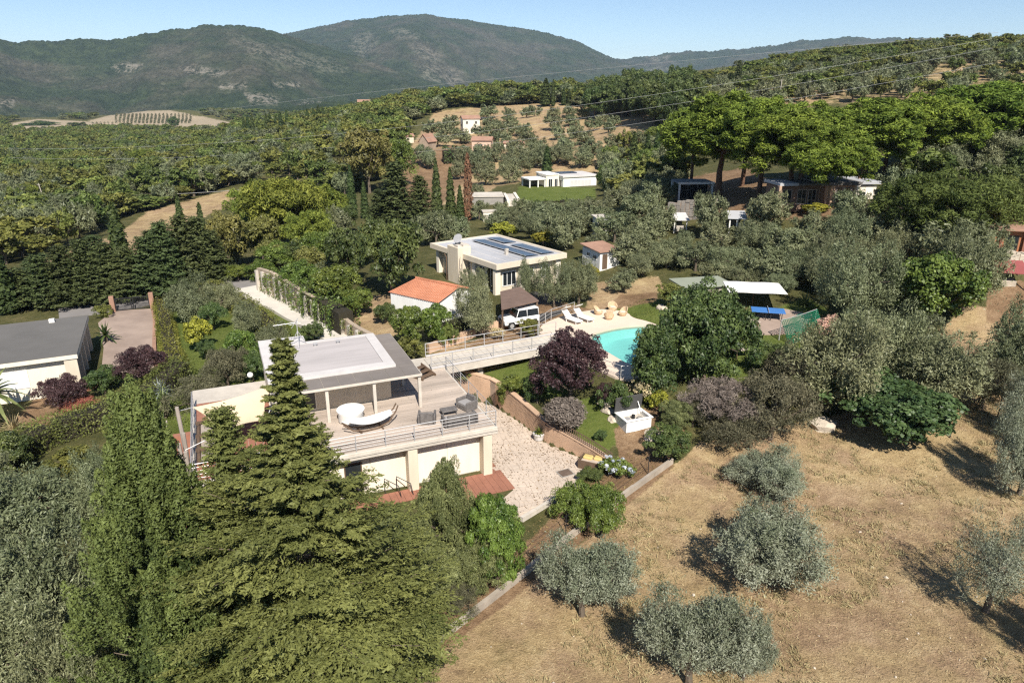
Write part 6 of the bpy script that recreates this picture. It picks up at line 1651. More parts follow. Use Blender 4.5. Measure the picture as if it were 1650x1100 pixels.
# --- tall bushy cypress built of upright plumes
def plume_cypress(seed, w, h, n, per, size):
    g = np.random.default_rng(seed); Ps, Ns, Ts, tn = [], [], [], []; mb = MB()
    for i in range(n):
        t = (i + g.random()) / n; z = h * .97 * t ** .95; env = w / 2 * ((1 - (z / h) ** 1.12) ** .95) * (.78 + .30 * g.random())
        q = env * (.80 + .36 * g.random()) if g.random() < .86 else env * .5
        a = i * 2.39996 + g.random(); c = np.array([q * math.cos(a), q * math.sin(a), z]); out = np.array([math.cos(a), math.sin(a), 0]); ax = unit(np.array([0, 0, 1.0]) + out * (.30 * (1 - z / h) + .05) + g.normal(size=3) * .06)
        Lh = (2.1 + 1.5 * g.random()) * (1 - .35 * z / h); rr = (.27 + .16 * g.random()) * (1 - .25 * z / h)
        u = g.random(per); ang = g.random(per) * 2 * math.pi; prof = np.clip(np.minimum(u * 4, 1), 0, 1) * (1 - u ** 2.2) ** .6 + .05
        e1 = unit(np.cross(ax, out)); e2 = np.cross(ax, e1); rad = (e1 * np.cos(ang)[:, None] + e2 * np.sin(ang)[:, None])
        lump = 1 + .28 * np.sin(ang * 3 + u * 17)
        P = c + ax * (u * Lh)[:, None] + rad * (prof * rr * (.75 + .35 * g.random(per)) * lump)[:, None]
        Ps.append(P); Ns.append(unit(rad * .9 + np.array([0, 0, .25]) + g.normal(size=P.shape) * .5)); Ts.append(unit(ax + rad * .5 + g.normal(size=P.shape) * .45)); tn.append(np.clip(g.random() * .3 + .12 + .38 * u + .3 * g.random(per), 0, 1))
        if i % 4 == 0: mb.tube([(0, 0, max(z - .8, 0)), tuple(c * .6 + np.array([0, 0, z * .4 - .1])), tuple(c + ax * .4)], [.05, .035, .01], 4, False)
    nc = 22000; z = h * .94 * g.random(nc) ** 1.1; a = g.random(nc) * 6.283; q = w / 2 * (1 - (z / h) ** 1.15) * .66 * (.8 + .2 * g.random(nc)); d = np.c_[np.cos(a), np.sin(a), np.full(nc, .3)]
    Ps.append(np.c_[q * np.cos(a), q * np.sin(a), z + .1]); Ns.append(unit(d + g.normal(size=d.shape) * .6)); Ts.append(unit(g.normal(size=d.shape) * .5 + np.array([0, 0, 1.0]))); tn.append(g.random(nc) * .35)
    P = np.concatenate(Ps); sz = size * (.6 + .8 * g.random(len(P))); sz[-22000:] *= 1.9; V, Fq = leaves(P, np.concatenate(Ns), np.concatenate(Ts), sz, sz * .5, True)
    mb.tube([(0, 0, -.4), (0, 0, h * .5), (0, 0, h * .95)], [.28, .18, .02], 8)
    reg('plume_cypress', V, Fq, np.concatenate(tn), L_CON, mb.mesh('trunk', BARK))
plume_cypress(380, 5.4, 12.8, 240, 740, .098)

# ------------------------------------------------------------------ putting plants in place
_vi = {}
ROUND = {'near_olive', 'garden_olive', 'sparse_olive', 'near_shrub', 'near_laurel', 'near_bush', 'scrub', 'bush', 'bright_bush', 'deep_bush', 'hydrangea', 'hydrangea_bloom', 'plum_tree', 'grey_ball', 'flower_shrub', 'blossom_shrub', 'yellow_bush', 'pink_shrub', 'dry_shrub', 'fig_tree', 'leafy_tree', 'laurel_tree', 'big_garden_tree', 'green_tree', 'dark_tree', 'mid_olive', 'yellowish_tree', 'acacia', 'round_pine'}
def plant(kind, name, label, cat, bx=None, by=None, ytop=None, wpx=None, group=None, pos=None, h=None, w=None, rz=None, var=None, wy=1.0, tilt=0, parts=True, stem='trunk', crown='crown'):
    """stand a plant where the photo shows its foot; its top row and its width in photo pixels give its size"""
    if pos is None and kind in ROUND:
        # the outline seen from above at a slant is that of an ellipsoid; find its true height and where its foot stands
        P = at(bx, by); d = P[1] * CT - (P[2] - CAMZ) * ST; dep = math.atan2(CAMZ - P[2], math.hypot(P[0], P[1])); a_ = wpx / 2; Hh = max(by - ytop, 4) / 2
        bc = math.sqrt(max(Hh ** 2 - (a_ * math.sin(max(dep, 0))) ** 2, (.70 * Hh) ** 2)); P = at(bx, by - Hh + bc); d = P[1] * CT - (P[2] - CAMZ) * ST
        wpx = wpx * .87; bc = bc * .95; h = 2 * bc / math.cos(dep) * (d - bc / F0 * d * ST) / F0 * (1.16 if 'olive' in kind else 1.0); w = wpx * (d - .5 * h * math.sin(max(dep, 0))) / F0
    else:
        P = at(bx, by) if pos is None else np.asarray(pos, float)
    d = P[1] * CT - (P[2] - CAMZ) * ST
    if h is None: h = zcol(P[0], P[1], ytop) - P[2]
    if w is None: w = wpx * (d - .5 * h * ST) / F0
    vs = KINDS[kind]; i = _vi.get(kind, 0); _vi[kind] = i + 1; cm_, tm_, h0, w0 = vs[(i if var is None else var) % len(vs)]
    t_ = thing(name, label, cat, (P[0], P[1], P[2] - .03), rnd.random() * 6.28 if rz is None else rz, group); t_.scale = (w / w0, w * wy / w0, h / h0)
    if tilt: t_.rotation_euler[1] = tilt
    c = link(crown, cm_, t_)
    if tm_ is not None: link(stem, tm_, t_)
    return t_

def sheet_hedge(name, label, pts, wid, hgt, m, size=.16, dens=55, group=None, wob=.12, flat_top=True):
    """clipped or loose hedge along a line of ground points: leaves over its whole surface"""
    C = np.array(pts); P, _ = resample([tuple(p[:2]) for p in C], [0] * len(C), .35)
    T = np.gradient(P, axis=0); T /= np.linalg.norm(T, axis=1)[:, None]; Nn2 = np.c_[-T[:, 1], T[:, 0]]; g = np.random.default_rng(int(abs(C[0][0]) * 100) % 9999)
    L = np.hypot(*np.diff(P, axis=0).T).sum(); n = int(L * (2 * hgt + wid) * dens)
    z0 = ground(P[:, 0], P[:, 1]); s = g.random(n) * (len(P) - 1); i = s.astype(int); f = (s - i)[:, None]
    c = P[i] * (1 - f) + P[np.minimum(i + 1, len(P) - 1)] * f; nn = Nn2[i]; zz = z0[i] * (1 - f[:, 0]) + z0[np.minimum(i + 1, len(P) - 1)] * f[:, 0]
    u = g.random(n) * (2 * hgt + wid); bump = 1 + (fbm(c[:, 0], c[:, 1], 1.4, 3, 4) - .5) * 2 * wob * 2
    side = np.where(u < hgt, -1, np.where(u > hgt + wid, 1, 0)); hh = hgt * bump; ww = wid * (1 + (bump - 1) * .8)
    off = np.where(side == 0, (u - hgt - wid / 2) / wid * ww, side * ww / 2); zl_ = np.where(side == 0, hh, np.where(side < 0, u / hgt, (u - hgt - wid) / hgt) * hh)
    rnd_ = np.clip((np.abs(off) / (ww / 2)), 0, 1) * np.clip(zl_ / hh, 0, 1); off = off * (1 - .12 * rnd_ ** 4); zl_ = zl_ * (1 - .10 * rnd_ ** 4)
    pos = np.c_[c + nn * off[:, None], zz + zl_] + g.normal(size=(n, 3)) * .09
    no = np.c_[nn * side[:, None], np.where(side == 0, 1.0, .25)]; no = unit(no + g.normal(size=no.shape) * .7); sz = size * (.6 + .8 * g.random(n))
    V, Fq = leaves(pos - np.r_[C[0][:2], z0[0]], no, g.normal(size=(n, 3)) + np.array([0, 0, .4]), sz, sz * .6, True)
    tint = np.clip(fbm(pos[:, 0], pos[:, 1], 1.8, 3, 9) * .8 - .1 + g.random(n) * .45, 0, 1)
    t_ = thing(name, label, 'hedge', (C[0][0], C[0][1], z0[0]), 0, group); link('foliage', np_mesh('foliage', V, Fq, m, tint), t_)
    core = MB(); seg_wall(core, [tuple(p - C[0][:2] - q * wid * .3) for p, q in zip(P[::2], Nn2[::2])], -.3, list((z0 + hgt * .8 - z0[0])[::2]), wid * .6); part('branch_core', core, mat('hedge_inside', (.035, .03, .018), .95, .3, 3), t_)
    return t_

def rosette(name, label, P, n, L, m, stem=0.0, cat='plant', wid=.06, arch=.5, group=None, seed=1):
    """sword leaves or fronds springing from one point"""
    g = np.random.default_rng(seed); Vs = []; Fs = []; o = 0
    for i in range(n):
        a = i * 2.39996; el = R(80) * (1 - i / n) - R(12) * (i / n) ; ll = L * (.8 + .3 * g.random()); dr = np.array([math.cos(a) * math.cos(el), math.sin(a) * math.cos(el), math.sin(el)]); sd = np.array([-math.sin(a), math.cos(a), 0])
        for k in range(5):
            t = k / 4; p = dr * ll * t + np.array([0, 0, stem - arch * ll * t * t * math.cos(el)]); w_ = wid * (1 - t ** 2) + .004; Vs += [p - sd * w_, p + sd * w_]
        Fs += [(o + 2 * k, o + 2 * k + 1, o + 2 * k + 3, o + 2 * k + 2) for k in range(4)]; o += 10
    t_ = thing(name, label, cat, P, 0, group); Fs = np.array(Fs); link('leaves', np_mesh('leaves', np.array(Vs), Fs, m, g.random(len(Fs))), t_)
    if stem > .2: q = MB(); q.tube([(0, 0, -.2), (.03, 0, stem * .5), (0, 0, stem)], [.14, .12, .11], 8); part('stem', q, BARK, t_)
    return t_
# ------------------------------------------------------------------ foreground trees
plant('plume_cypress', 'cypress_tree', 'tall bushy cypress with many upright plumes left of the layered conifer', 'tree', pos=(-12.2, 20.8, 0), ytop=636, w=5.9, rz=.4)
plant('big_conifer', 'conifer_tree', 'big layered conifer in front of the villa with its tip over the roof', 'tree', pos=(-6.9, 20.0, 0), ytop=553, w=7.8, rz=1.0)
plant('second_conifer', 'conifer_tree', 'smaller conifer squeezed between the cypress and the big layered conifer', 'tree', pos=(-9.75, 21.6, 0), ytop=662, w=3.4, rz=2.0)
SINGLE = [
 # left edge mass
 ('garden_olive', 'olive_tree', 'dark olive tree at the left edge level with the villa stairs', 'tree', 40, 905, 745, 195),
 ('garden_olive', 'olive_tree', 'olive tree between the left edge mass and the tall cypress top', 'tree', 160, 850, 735, 120),
 ('garden_olive', 'olive_tree', 'wide olive tree below the left edge, half way down the cypress', 'tree', 65, 1040, 835, 210),
 ('garden_olive', 'olive_tree', 'olive tree cut by the lower left corner', 'tree', 10, 1190, 985, 220),
 ('garden_olive', 'olive_tree', 'olive tree against the foot of the tall cypress at the bottom edge', 'tree', 135, 1180, 1010, 150),
 ('garden_olive', 'olive_tree', 'olive tree at the left edge just below the hedge end', 'tree', -35, 860, 740, 150),
 # front shrubs of the villa
 ('near_shrub', 'garden_tree', 'light green shrubby tree in front of the pale villa wall', 'tree', 722, 930, 752, 100),
 ('near_shrub', 'garden_tree', 'pale green shrub between the big conifer and the shrubby tree', 'tree', 662, 945, 835, 90),
 ('near_shrub', 'garden_tree', 'low pale shrub growing out of the right side of the big conifer', 'tree', 628, 900, 828, 70),
 ('near_laurel', 'laurel_bush', 'bright green laurel at the lower corner of the drive', 'bush', 800, 955, 800, 92),
 ('near_laurel', 'laurel_bush', 'laurel behind the shrubby tree close to the drive corner', 'bush', 765, 915, 835, 60),
 ('scrub', 'garden_bush', 'brownish green bush on the bare soil right of the big conifer', 'bush', 740, 998, 938, 66),
 ('bright_bush', 'garden_bush', 'small bright yellow green bush beside the boundary wall', 'bush', 692, 1032, 978, 66),
 ('near_bush', 'hedge_bush', 'wide rounded green bush between the drive and the boundary wall', 'bush', 948, 852, 770, 126),
 ('hydrangea', 'hydrangea', 'green shrub with pale flower heads at the end of the brick wall', 'shrub', 993, 768, 735, 62),
 ('deep_bush', 'garden_bush', 'dark spiky bush in front of the wooden trough', 'bush', 952, 775, 752, 42),
 # field olives
 ('near_olive', 'olive_tree', 'silvery olive tree beside the boundary wall, lower middle of the field', 'tree', 938, 1012, 872, 158),
 ('near_olive', 'olive_tree', 'largest silvery olive tree in the middle of the dry field', 'tree', 1228, 958, 800, 212),
 ('near_olive', 'olive_tree', 'silvery olive tree at the back of the dry field', 'tree', 1234, 804, 726, 140),
 ('near_olive', 'olive_tree', 'silvery olive tree cut by the bottom edge', 'tree', 1110, 1128, 965, 190),
 ('near_olive', 'olive_tree', 'smaller olive tree right of the one cut by the bottom edge', 'tree', 1196, 1105, 985, 100),
 ('sparse_olive', 'olive_tree', 'thin olive tree with open branches on the right of the field', 'tree', 1588, 1000, 845, 165),
 ('sparse_olive', 'olive_tree', 'thin olive tree cut by the right edge above the open branched one', 'tree', 1662, 935, 820, 100),
 ('near_olive', 'olive_tree', 'silvery olive tree at the right edge with a dark shadow on its left', 'tree', 1640, 800, 655, 105),
 ('near_olive', 'olive_tree', 'silvery olive tree at the right edge behind the shadowed one', 'tree', 1662, 715, 608, 95),
 ('near_olive', 'olive_tree', 'olive tree outside the lower right corner whose shadow reaches the field', 'tree', 1725, 1080, 930, 130),
 # drive and pool garden
 ('plum_tree', 'plum_tree', 'large purple leaved plum tree beside the footbridge', 'tree', 918, 655, 525, 120),
 ('deep_bush', 'garden_bush', 'dark green bush at the left foot of the big plum tree', 'bush', 866, 652, 600, 48),
 ('bright_bush', 'garden_bush', 'light green bush on top of the brick wall near the bridge', 'bush', 824, 634, 600, 46),
 ('bush', 'climbing_plant', 'climbing plant hanging over the brick wall', 'plant', 811, 662, 618, 26),
 ('bush', 'garden_bush', 'yellowish bush behind the deck corner at the start of the brick wall', 'bush', 752, 618, 592, 36),
 ('grey_ball', 'grey_bush', 'clipped grey ball shaped bush above the brick wall', 'bush', 910, 700, 638, 62),
 ('deep_bush', 'garden_bush', 'little round green bush between the wall fence and the tank', 'bush', 968, 712, 690, 21),
 ('flower_shrub', 'flowering_shrub', 'dark flowering shrub behind the white tank', 'shrub', 992, 662, 610, 62),
 ('blossom_shrub', 'flowering_shrub', 'shrub full of pale orange blossom below the pool railing', 'shrub', 1032, 648, 604, 52),
 ('yellow_bush', 'garden_bush', 'yellow green bush between the blossom shrub and the laurel', 'bush', 1056, 664, 622, 40),
 ('plum_tree', 'plum_bush', 'small purple bush left of the dark flowering shrub', 'bush', 978, 655, 615, 34),
 ('laurel_tree', 'laurel_tree', 'tall dark laurel at the lower side of the pool', 'tree', 1056, 640, 522, 80),
 ('big_garden_tree', 'garden_tree', 'large dense green tree standing right of the pool', 'tree', 1133, 618, 458, 172),
 ('deep_bush', 'garden_bush', 'leafy dark bush at the upper end of the boundary wall', 'bush', 1072, 747, 682, 92),
 ('near_shrub', 'garden_bush', 'grey green bush right of the white tank', 'bush', 1086, 694, 642, 52),
 ('scrub', 'garden_bush', 'untidy bush between the tank and the dry grey thicket', 'bush', 1116, 690, 640, 50),
 ('dry_shrub', 'dry_thicket', 'thicket of dry grey twigs at the upper edge of the field', 'shrub', 1160, 700, 606, 130),
 ('scrub', 'thicket', 'dull green thicket right of the dry grey twigs', 'shrub', 1240, 716, 592, 150),
 ('scrub', 'thicket', 'low dull thicket in front of the dry grey twigs', 'shrub', 1180, 728, 655, 120),
 ('fig_tree', 'fig_tree', 'dark big leaved fig tree at the top of the dry field', 'tree', 1435, 712, 598, 200),
 ('garden_olive', 'olive_tree', 'broad olive tree behind the dull green thicket', 'tree', 1330, 668, 515, 165),
 ('garden_olive', 'olive_tree', 'olive tree right behind the fig tree', 'tree', 1408, 640, 502, 150),
 ('garden_olive', 'olive_tree', 'olive tree right of the fig tree towards the right edge', 'tree', 1500, 655, 525, 165),
 ('scrub', 'thicket', 'scrubby thicket between the fig and the right edge olives', 'shrub', 1580, 662, 565, 130),
 ('garden_olive', 'olive_tree', 'olive tree at the right edge above the thin olives', 'tree', 1630, 640, 505, 110),
 ('scrub', 'thicket', 'thicket left of the broad olive tree below the goal net', 'shrub', 1270, 650, 560, 90),
 ('deep_bush', 'garden_bush', 'dark bush on the lawn in front of the goal net', 'bush', 1242, 602, 546, 76),
 ('blossom_shrub', 'flowering_shrub', 'white flowering shrub beside the goal net', 'shrub', 1330, 560, 505, 50),
 ('leafy_tree', 'walnut_tree', 'bright yellow green broad leaved tree on the right', 'tree', 1495, 532, 400, 155),
 ('garden_olive', 'olive_tree', 'olive tree left of the bright broad leaved tree', 'tree', 1372, 525, 398, 130),
 ('garden_olive', 'olive_tree', 'olive tree above the bright broad leaved tree', 'tree', 1550, 500, 378, 110),
 ('garden_olive', 'olive_tree', 'olive tree between the canopy and the bright broad leaved tree', 'tree', 1325, 475, 400, 70),
 ('bush', 'hedge_ball', 'round clipped bush between the sheds and the big garden tree', 'bush', 1078, 496, 453, 46),
 # solar house and garage
 ('bright_bush', 'garden_bush', 'big rounded bush in front of the garage wall', 'bush', 662, 562, 490, 58),
 ('bright_bush', 'garden_bush', 'rounded bush right of the big one before the garage', 'bush', 706, 556, 486, 52),
 ('bush', 'garden_bush', 'lower bush at the end of the villa roof before the garage', 'bush', 655, 585, 538, 56),
 ('bush', 'garden_bush', 'small bush between the garage bushes and the footbridge', 'bush', 722, 560, 522, 34),
 ('deep_bush', 'garden_bush', 'round bush at the left corner of the garage', 'bush', 620, 522, 486, 42),
 ('garden_olive', 'olive_tree', 'olive tree between the garage and the carport', 'tree', 772, 545, 460, 85),
 ('garden_olive', 'olive_tree', 'olive tree in front of the solar house tower', 'tree', 762, 482, 436, 52),
 ('garden_olive', 'olive_tree', 'slim olive tree before the front wall of the solar house', 'tree', 850, 482, 424, 34),
 ('garden_olive', 'olive_tree', 'olive tree right of the carport roof', 'tree', 893, 497, 425, 62),
 ('garden_olive', 'olive_tree', 'olive tree in front of the right corner of the solar house', 'tree', 932, 492, 424, 64),
 ('yellow_bush', 'garden_bush', 'yellow green bush before the white shed', 'bush', 948, 452, 424, 34),
 ('bush', 'small_tree', 'small round tree by the pool railing and the parking area', 'tree', 851, 543, 511, 35),
 ('blossom_shrub', 'rose_bush', 'rose bush with pale flowers by the footbridge', 'shrub', 800, 548, 525, 30),
 ('dark_tree', 'oak_tree', 'large dark round tree left of the solar house', 'tree', 632, 482, 348, 105),
 ('dark_tree', 'oak_tree', 'dark tree left of the large round one, above the creepers', 'tree', 560, 462, 362, 82),
 ('green_tree', 'garden_tree', 'bright green spreading tree above the buttressed wall', 'tree', 545, 500, 424, 95),
 ('green_tree', 'garden_tree', 'bright green tree left of the spreading one at the wall top', 'tree', 492, 480, 416, 70),
 ('yellowish_tree', 'garden_tree', 'pale yellowish tree behind the wall creepers', 'tree', 505, 455, 395, 55),
 ('green_tree', 'garden_tree', 'green bush hanging over the lower end of the buttressed wall', 'tree', 575, 512, 462, 60),
 # left garden
 ('garden_olive', 'olive_tree', 'olive tree nearest to the gate in the bungalow side garden', 'tree', 312, 525, 452, 78),
 ('garden_olive', 'olive_tree', 'olive tree next to the road hedge in the left garden', 'tree', 358, 512, 458, 62),
 ('garden_olive', 'olive_tree', 'olive tree in the middle of the left garden', 'tree', 396, 548, 492, 62),
 ('garden_olive', 'olive_tree', 'olive tree left of the villa aerial', 'tree', 440, 580, 524, 54),
 ('deep_bush', 'garden_bush', 'green shrub between the left garden olives', 'bush', 345, 532, 485, 42),
 ('yellow_bush', 'garden_bush', 'bright yellow bush on the left lawn', 'bush', 320, 566, 508, 46),
 ('deep_bush', 'garden_bush', 'dark little bush in front of the yellow bush', 'bush', 333, 580, 545, 32),
 ('bright_bush', 'garden_bush', 'fresh green bush on the lawn behind the villa roof', 'bush', 394, 602, 528, 56),
 ('scrub', 'tamarisk', 'feathery dull green shrub left of the sun sail', 'shrub', 330, 676, 598, 105),
 ('scrub', 'tamarisk', 'feathery shrub behind the larger feathery one on the lawn', 'shrub', 368, 628, 556, 80),
 ('deep_bush', 'garden_bush', 'dark bush at the left corner of the villa roof', 'bush', 408, 616, 562, 46),
 ('plum_tree', 'plum_tree', 'purple plum tree at the bungalow courtyard', 'tree', 236, 624, 553, 78),
 ('deep_bush', 'garden_bush', 'rounded green bush left of the courtyard plum tree', 'bush', 170, 640, 586, 62),
 ('plum_tree', 'plum_tree', 'purple plum tree in front of the bungalow wall', 'tree', 100, 662, 603, 72),
 ('pink_shrub', 'flowering_shrub', 'pinkish red shrub under the bungalow plum tree', 'shrub', 125, 664, 638, 62),
 ('bush', 'garden_bush', 'bush right of the long hedge, left of the tall cypress top', 'bush', 218, 722, 640, 62),
 ('bush', 'thicket', 'loose green thicket below the long hedge', 'shrub', 120, 765, 712, 80),
 ('deep_bush', 'garden_bush', 'dark bush at the left edge below the palm', 'bush', 8, 775, 690, 95),
 ('bush', 'garden_bush', 'small bush on the soil below the long hedge', 'bush', 183, 706, 682, 32),
 ('bush', 'hedge_bush', 'yellow green bush beside the gate post', 'bush', 168, 512, 488, 34),
 ('deep_bush', 'clipped_bush', 'clipped dark bush beside the villa aerial', 'bush', 506, 552, 518, 42),
 # right middle
 ('acacia', 'acacia_tree', 'large dark acacia right of the pine house', 'tree', 1495, 398, 272, 185),
 ('acacia', 'acacia_tree', 'dark acacia above the orange brick house', 'tree', 1598, 386, 285, 115),
 ('garden_olive', 'olive_tree', 'pale olive tree on the slope behind the dark acacia', 'tree', 1490, 300, 236, 110),
 ('garden_olive', 'olive_tree', 'pale olive tree at the right edge under the last pine', 'tree', 1600, 290, 220, 120),
 ('mid_olive', 'olive_tree', 'olive tree covering the right end of the stone terrace wall', 'tree', 1141, 380, 318, 70),
 ('mid_olive', 'olive_tree', 'olive tree in front of the pine trunks', 'tree', 1238, 374, 314, 78),
 ('mid_olive', 'olive_tree', 'olive tree before the pale side of the pine house', 'tree', 1372, 372, 312, 80),
 ('mid_olive', 'olive_tree', 'olive tree between the pine house and the dark acacia', 'tree', 1432, 350, 278, 80),
 ('yellow_bush', 'garden_bush', 'yellow green bush in front of the pine house', 'bush', 1312, 346, 326, 46),
 # centre
 ('cypress', 'cypress_tree', 'slim dark cypress left of the fir, first of the central row', 'tree', 569, 352, 266, 15),
 ('cypress', 'cypress_tree', 'short slim cypress right beside the first of the central row', 'tree', 589, 352, 292, 13),
 ('fir_tree', 'fir_tree', 'broad dark fir in the central conifer group', 'tree', 641, 366, 262, 62),
 ('hedge_conifer', 'conifer_tree', 'dark conifer between the slim cypresses and the broad fir', 'tree', 614, 365, 305, 44),
 ('hedge_conifer', 'conifer_tree', 'dark conifer right of the broad fir', 'tree', 678, 362, 284, 48),
 ('cypress', 'cypress_tree', 'slim tall cypress right of the conifer group', 'tree', 705, 357, 256, 17),
 ('cypress', 'cypress_tree', 'slim cypress in the middle of the central row', 'tree', 727, 357, 270, 16),
 ('cypress', 'cypress_tree', 'shorter cypress next to the dead brown one', 'tree', 742, 357, 298, 13),
 ('dead_cypress', 'dead_cypress', 'dead brown cypress at the end of the central row', 'tree', 755, 356, 246, 16),
 ('yellowish_tree', 'poplar_tree', 'tall yellowish green tree behind the conifer group', 'tree', 596, 312, 206, 86),
 ('green_tree', 'oak_tree', 'green tree right of the tall yellowish one', 'tree', 642, 300, 222, 66),
 ('cypress', 'cypress_tree', 'dark cypress behind the modern white house', 'tree', 881, 290, 235, 17),
 ('cypress', 'cypress_tree', 'first cypress of the trio right of the modern house', 'tree', 1019, 284, 212, 19),
 ('cypress', 'cypress_tree', 'second cypress of the trio right of the modern house', 'tree', 1041, 282, 215, 16),
 ('cypress', 'cypress_tree', 'third cypress of the trio right of the modern house', 'tree', 1056, 280, 208, 16),
 ('cypress', 'cypress_tree', 'pair of tall dark cypress on the skyline above the olive slope', 'tree', 879, 172, 126, 17),
 ('cypress', 'cypress_tree', 'thin cypress right next to the tall one on the skyline', 'tree', 891, 172, 128, 7),
 ('cypress', 'cypress_tree', 'broad cypress standing in the hedge row behind the gate', 'tree', 206, 470, 326, 34),
 ('cypress', 'cypress_tree', 'left one of two cypresses rising over the dark hedge conifers', 'tree', 304, 440, 314, 20),
 ('cypress', 'cypress_tree', 'right one of two cypresses rising over the dark hedge conifers', 'tree', 336, 438, 326, 18),
 ('cypress', 'cypress_tree', 'tall cypress at the left edge above the bungalow roof', 'tree', 14, 505, 398, 36),
 ('yellowish_tree', 'plane_tree', 'yellowish tree with a pale trunk by the road end', 'tree', 370, 442, 338, 62),
 ('yellowish_tree', 'plane_tree', 'rounded yellow green tree right of the pale trunk', 'tree', 425, 425, 345, 70),
 ('green_tree', 'oak_tree', 'green tree over the top end of the buttressed wall', 'tree', 452, 440, 385, 80),
 ('cypress', 'cypress_tree', 'tallest cypress of the row far behind the valley wood', 'tree', 455, 222, 180, 9),
]
for k, nm, lb, ct_, bx, by, yt, w_ in SINGLE:
    plant(k, nm, lb, ct_, bx, by, yt, w_)
plant('hydrangea_bloom', 'flower_heads', 'pale blue white flower heads at the end of the brick wall', 'flowers', 993, 768, 734, 62)
KIND_LAB = {}
# left bright pines
for bx, by, yt, w_, lb in ((470, 400, 284, 120, 'largest bright green pine of the left pine clump'), (415, 372, 298, 90, 'bright green pine at the left end of the left pine clump'), (522, 372, 296, 95, 'bright green pine at the right end of the left pine clump'), (448, 362, 290, 90, 'bright green pine behind the largest of the left clump'), (500, 420, 335, 80, 'lower bright green pine in front of the left clump')):
    plant('round_pine', 'pine_tree', lb, 'tree', bx, by, yt, w_ * 1.1, 'bright pines on the left')
for bx, by, yt, w_, lb in ((1158, 318, 152, 150, 'leftmost big umbrella pine over the glazed pergola'), (1222, 316, 160, 130, 'second umbrella pine from the left with a bare pale trunk'), (1268, 324, 178, 130, 'umbrella pine just left of the pine house'), (1322, 337, 205, 112, 'low umbrella pine spreading over the pine house roof'),
    (1290, 290, 166, 120, 'umbrella pine behind the pine house wing'), (1390, 292, 160, 135, 'umbrella pine behind the pine house chimney'), (1470, 288, 154, 135, 'umbrella pine left of the tallest right pine'), (1582, 276, 134, 150, 'tallest umbrella pine at the right'), (1655, 275, 140, 120, 'umbrella pine cut by the right edge'), (1112, 306, 172, 80, 'smaller umbrella pine at the left end of the pine grove'), (1195, 300, 168, 110, 'umbrella pine hidden between the two leftmost pines'), (1425, 275, 162, 100, 'umbrella pine hidden behind the right pair'), (1520, 280, 165, 90, 'umbrella pine filling the gap before the tallest')):
    plant('umbrella_pine', 'pine_tree', lb, 'tree', bx, by, yt, w_ * 1.12, 'umbrella pines around the pine house')
for i, (bx, by, yt, w_) in enumerate(((395, 402, 345, 55), (383, 425, 372, 50), (440, 440, 385, 60), (475, 440, 385, 60), (520, 430, 370, 70), (545, 400, 340, 60), (505, 458, 408, 50), (578, 432, 375, 60), (420, 455, 415, 50), (535, 462, 424, 45), (602, 402, 355, 50), (560, 377, 330, 50), (385, 455, 425, 44))):
    plant(('green_tree', 'mid_olive', 'yellowish_tree', 'dark_tree')[i % 4], 'garden_tree', 'mixed tree between the left pine clump and the wall', 'tree', bx, by, yt, w_, 'mixed trees below the left pine clump')
for bx, by, yt, w_, lb in ((692, 992, 880, 120, 'pale shrub mass at the right foot of the big conifer'), (775, 965, 862, 85, 'pale shrub between the lower laurel and the shrubby tree'), (640, 965, 878, 80, 'pale shrub tucked against the big conifer branches')):
    plant('near_shrub', 'garden_bush', lb, 'bush', bx, by, yt, w_)
# dark conifer row behind the gate
for i, (bx, by, yt, w_) in enumerate(((8, 494, 446, 80), (42, 493, 432, 84), (78, 493, 410, 86), (113, 492, 396, 84), (148, 490, 386, 84), (182, 487, 392, 84), (214, 484, 398, 80), (246, 480, 382, 84), (275, 475, 358, 86), (305, 468, 348, 86), (330, 461, 350, 80), (350, 453, 372, 62), (60, 470, 420, 80), (165, 466, 380, 80), (255, 456, 372, 80))):
    plant('hedge_conifer', 'conifer_tree', 'dark bushy conifer in the tall row behind the gate', 'tree', bx, by, yt, w_ * .8, 'dark conifers in the row behind the gate')

for bx, by, yt, w_, lb in ((772, 354, 326, 40, 'bush in front of the grey wall below the modern house'), (806, 350, 328, 34, 'bush at the foot of the pale ramp below the modern house'), (842, 346, 322, 36, 'bush at the left corner of the modern house lawn'), (768, 318, 298, 26, 'small bush on top of the grey wall by the dead cypress')):
    plant('mid_olive', 'garden_bush', lb, 'bush', bx, by, yt, w_)
# ------------------------------------------------------------------ hedges
G = lambda *a: [at(x, y) for x, y in a]
sheet_hedge('clipped_hedge', 'long clipped hedge between the bungalow and the villa garden', G((10, 758), (80, 712), (150, 690), (215, 662), (262, 640), (300, 606)), 2.0, 1.7, L_HEDGE, .13, 90, wob=.05)
sheet_hedge('low_hedge', 'straight yellow green hedge along the courtyard lawn', G((262, 490), (268, 530), (276, 570), (286, 600)), 1.7, .8, leaf('yellow_hedge_leaves', (.07, .07, .012), (.26, .23, .05), .18, .5, .3, .02, .1), .14, 70)
sheet_hedge('loose_hedge', 'wide olive brown hedge curving along the white ramp', G((318, 466), (368, 485), (412, 516), (446, 550)), 2.6, 1.1, L_HEDGE, .16, 50, wob=.2)
sheet_hedge('wall_creeper', 'bright creeper growing along the top of the buttressed wall', G((432, 468), (470, 484), (515, 512), (560, 540)), 2.2, 2.6, L_LAUREL, .20, 40, wob=.35)
sheet_hedge('tall_hedge', 'square dark clipped hedge between the farmhouses', G((714, 262), (758, 262)), 5.0, 4.2, L_DEEP, .5, 8)
sheet_hedge('creeper_mass', 'dark bushy hedge behind the parking pad of the solar house', G((700, 545), (735, 535), (765, 528)), 1.4, 1.3, L_DEEP, .16, 50, wob=.3)
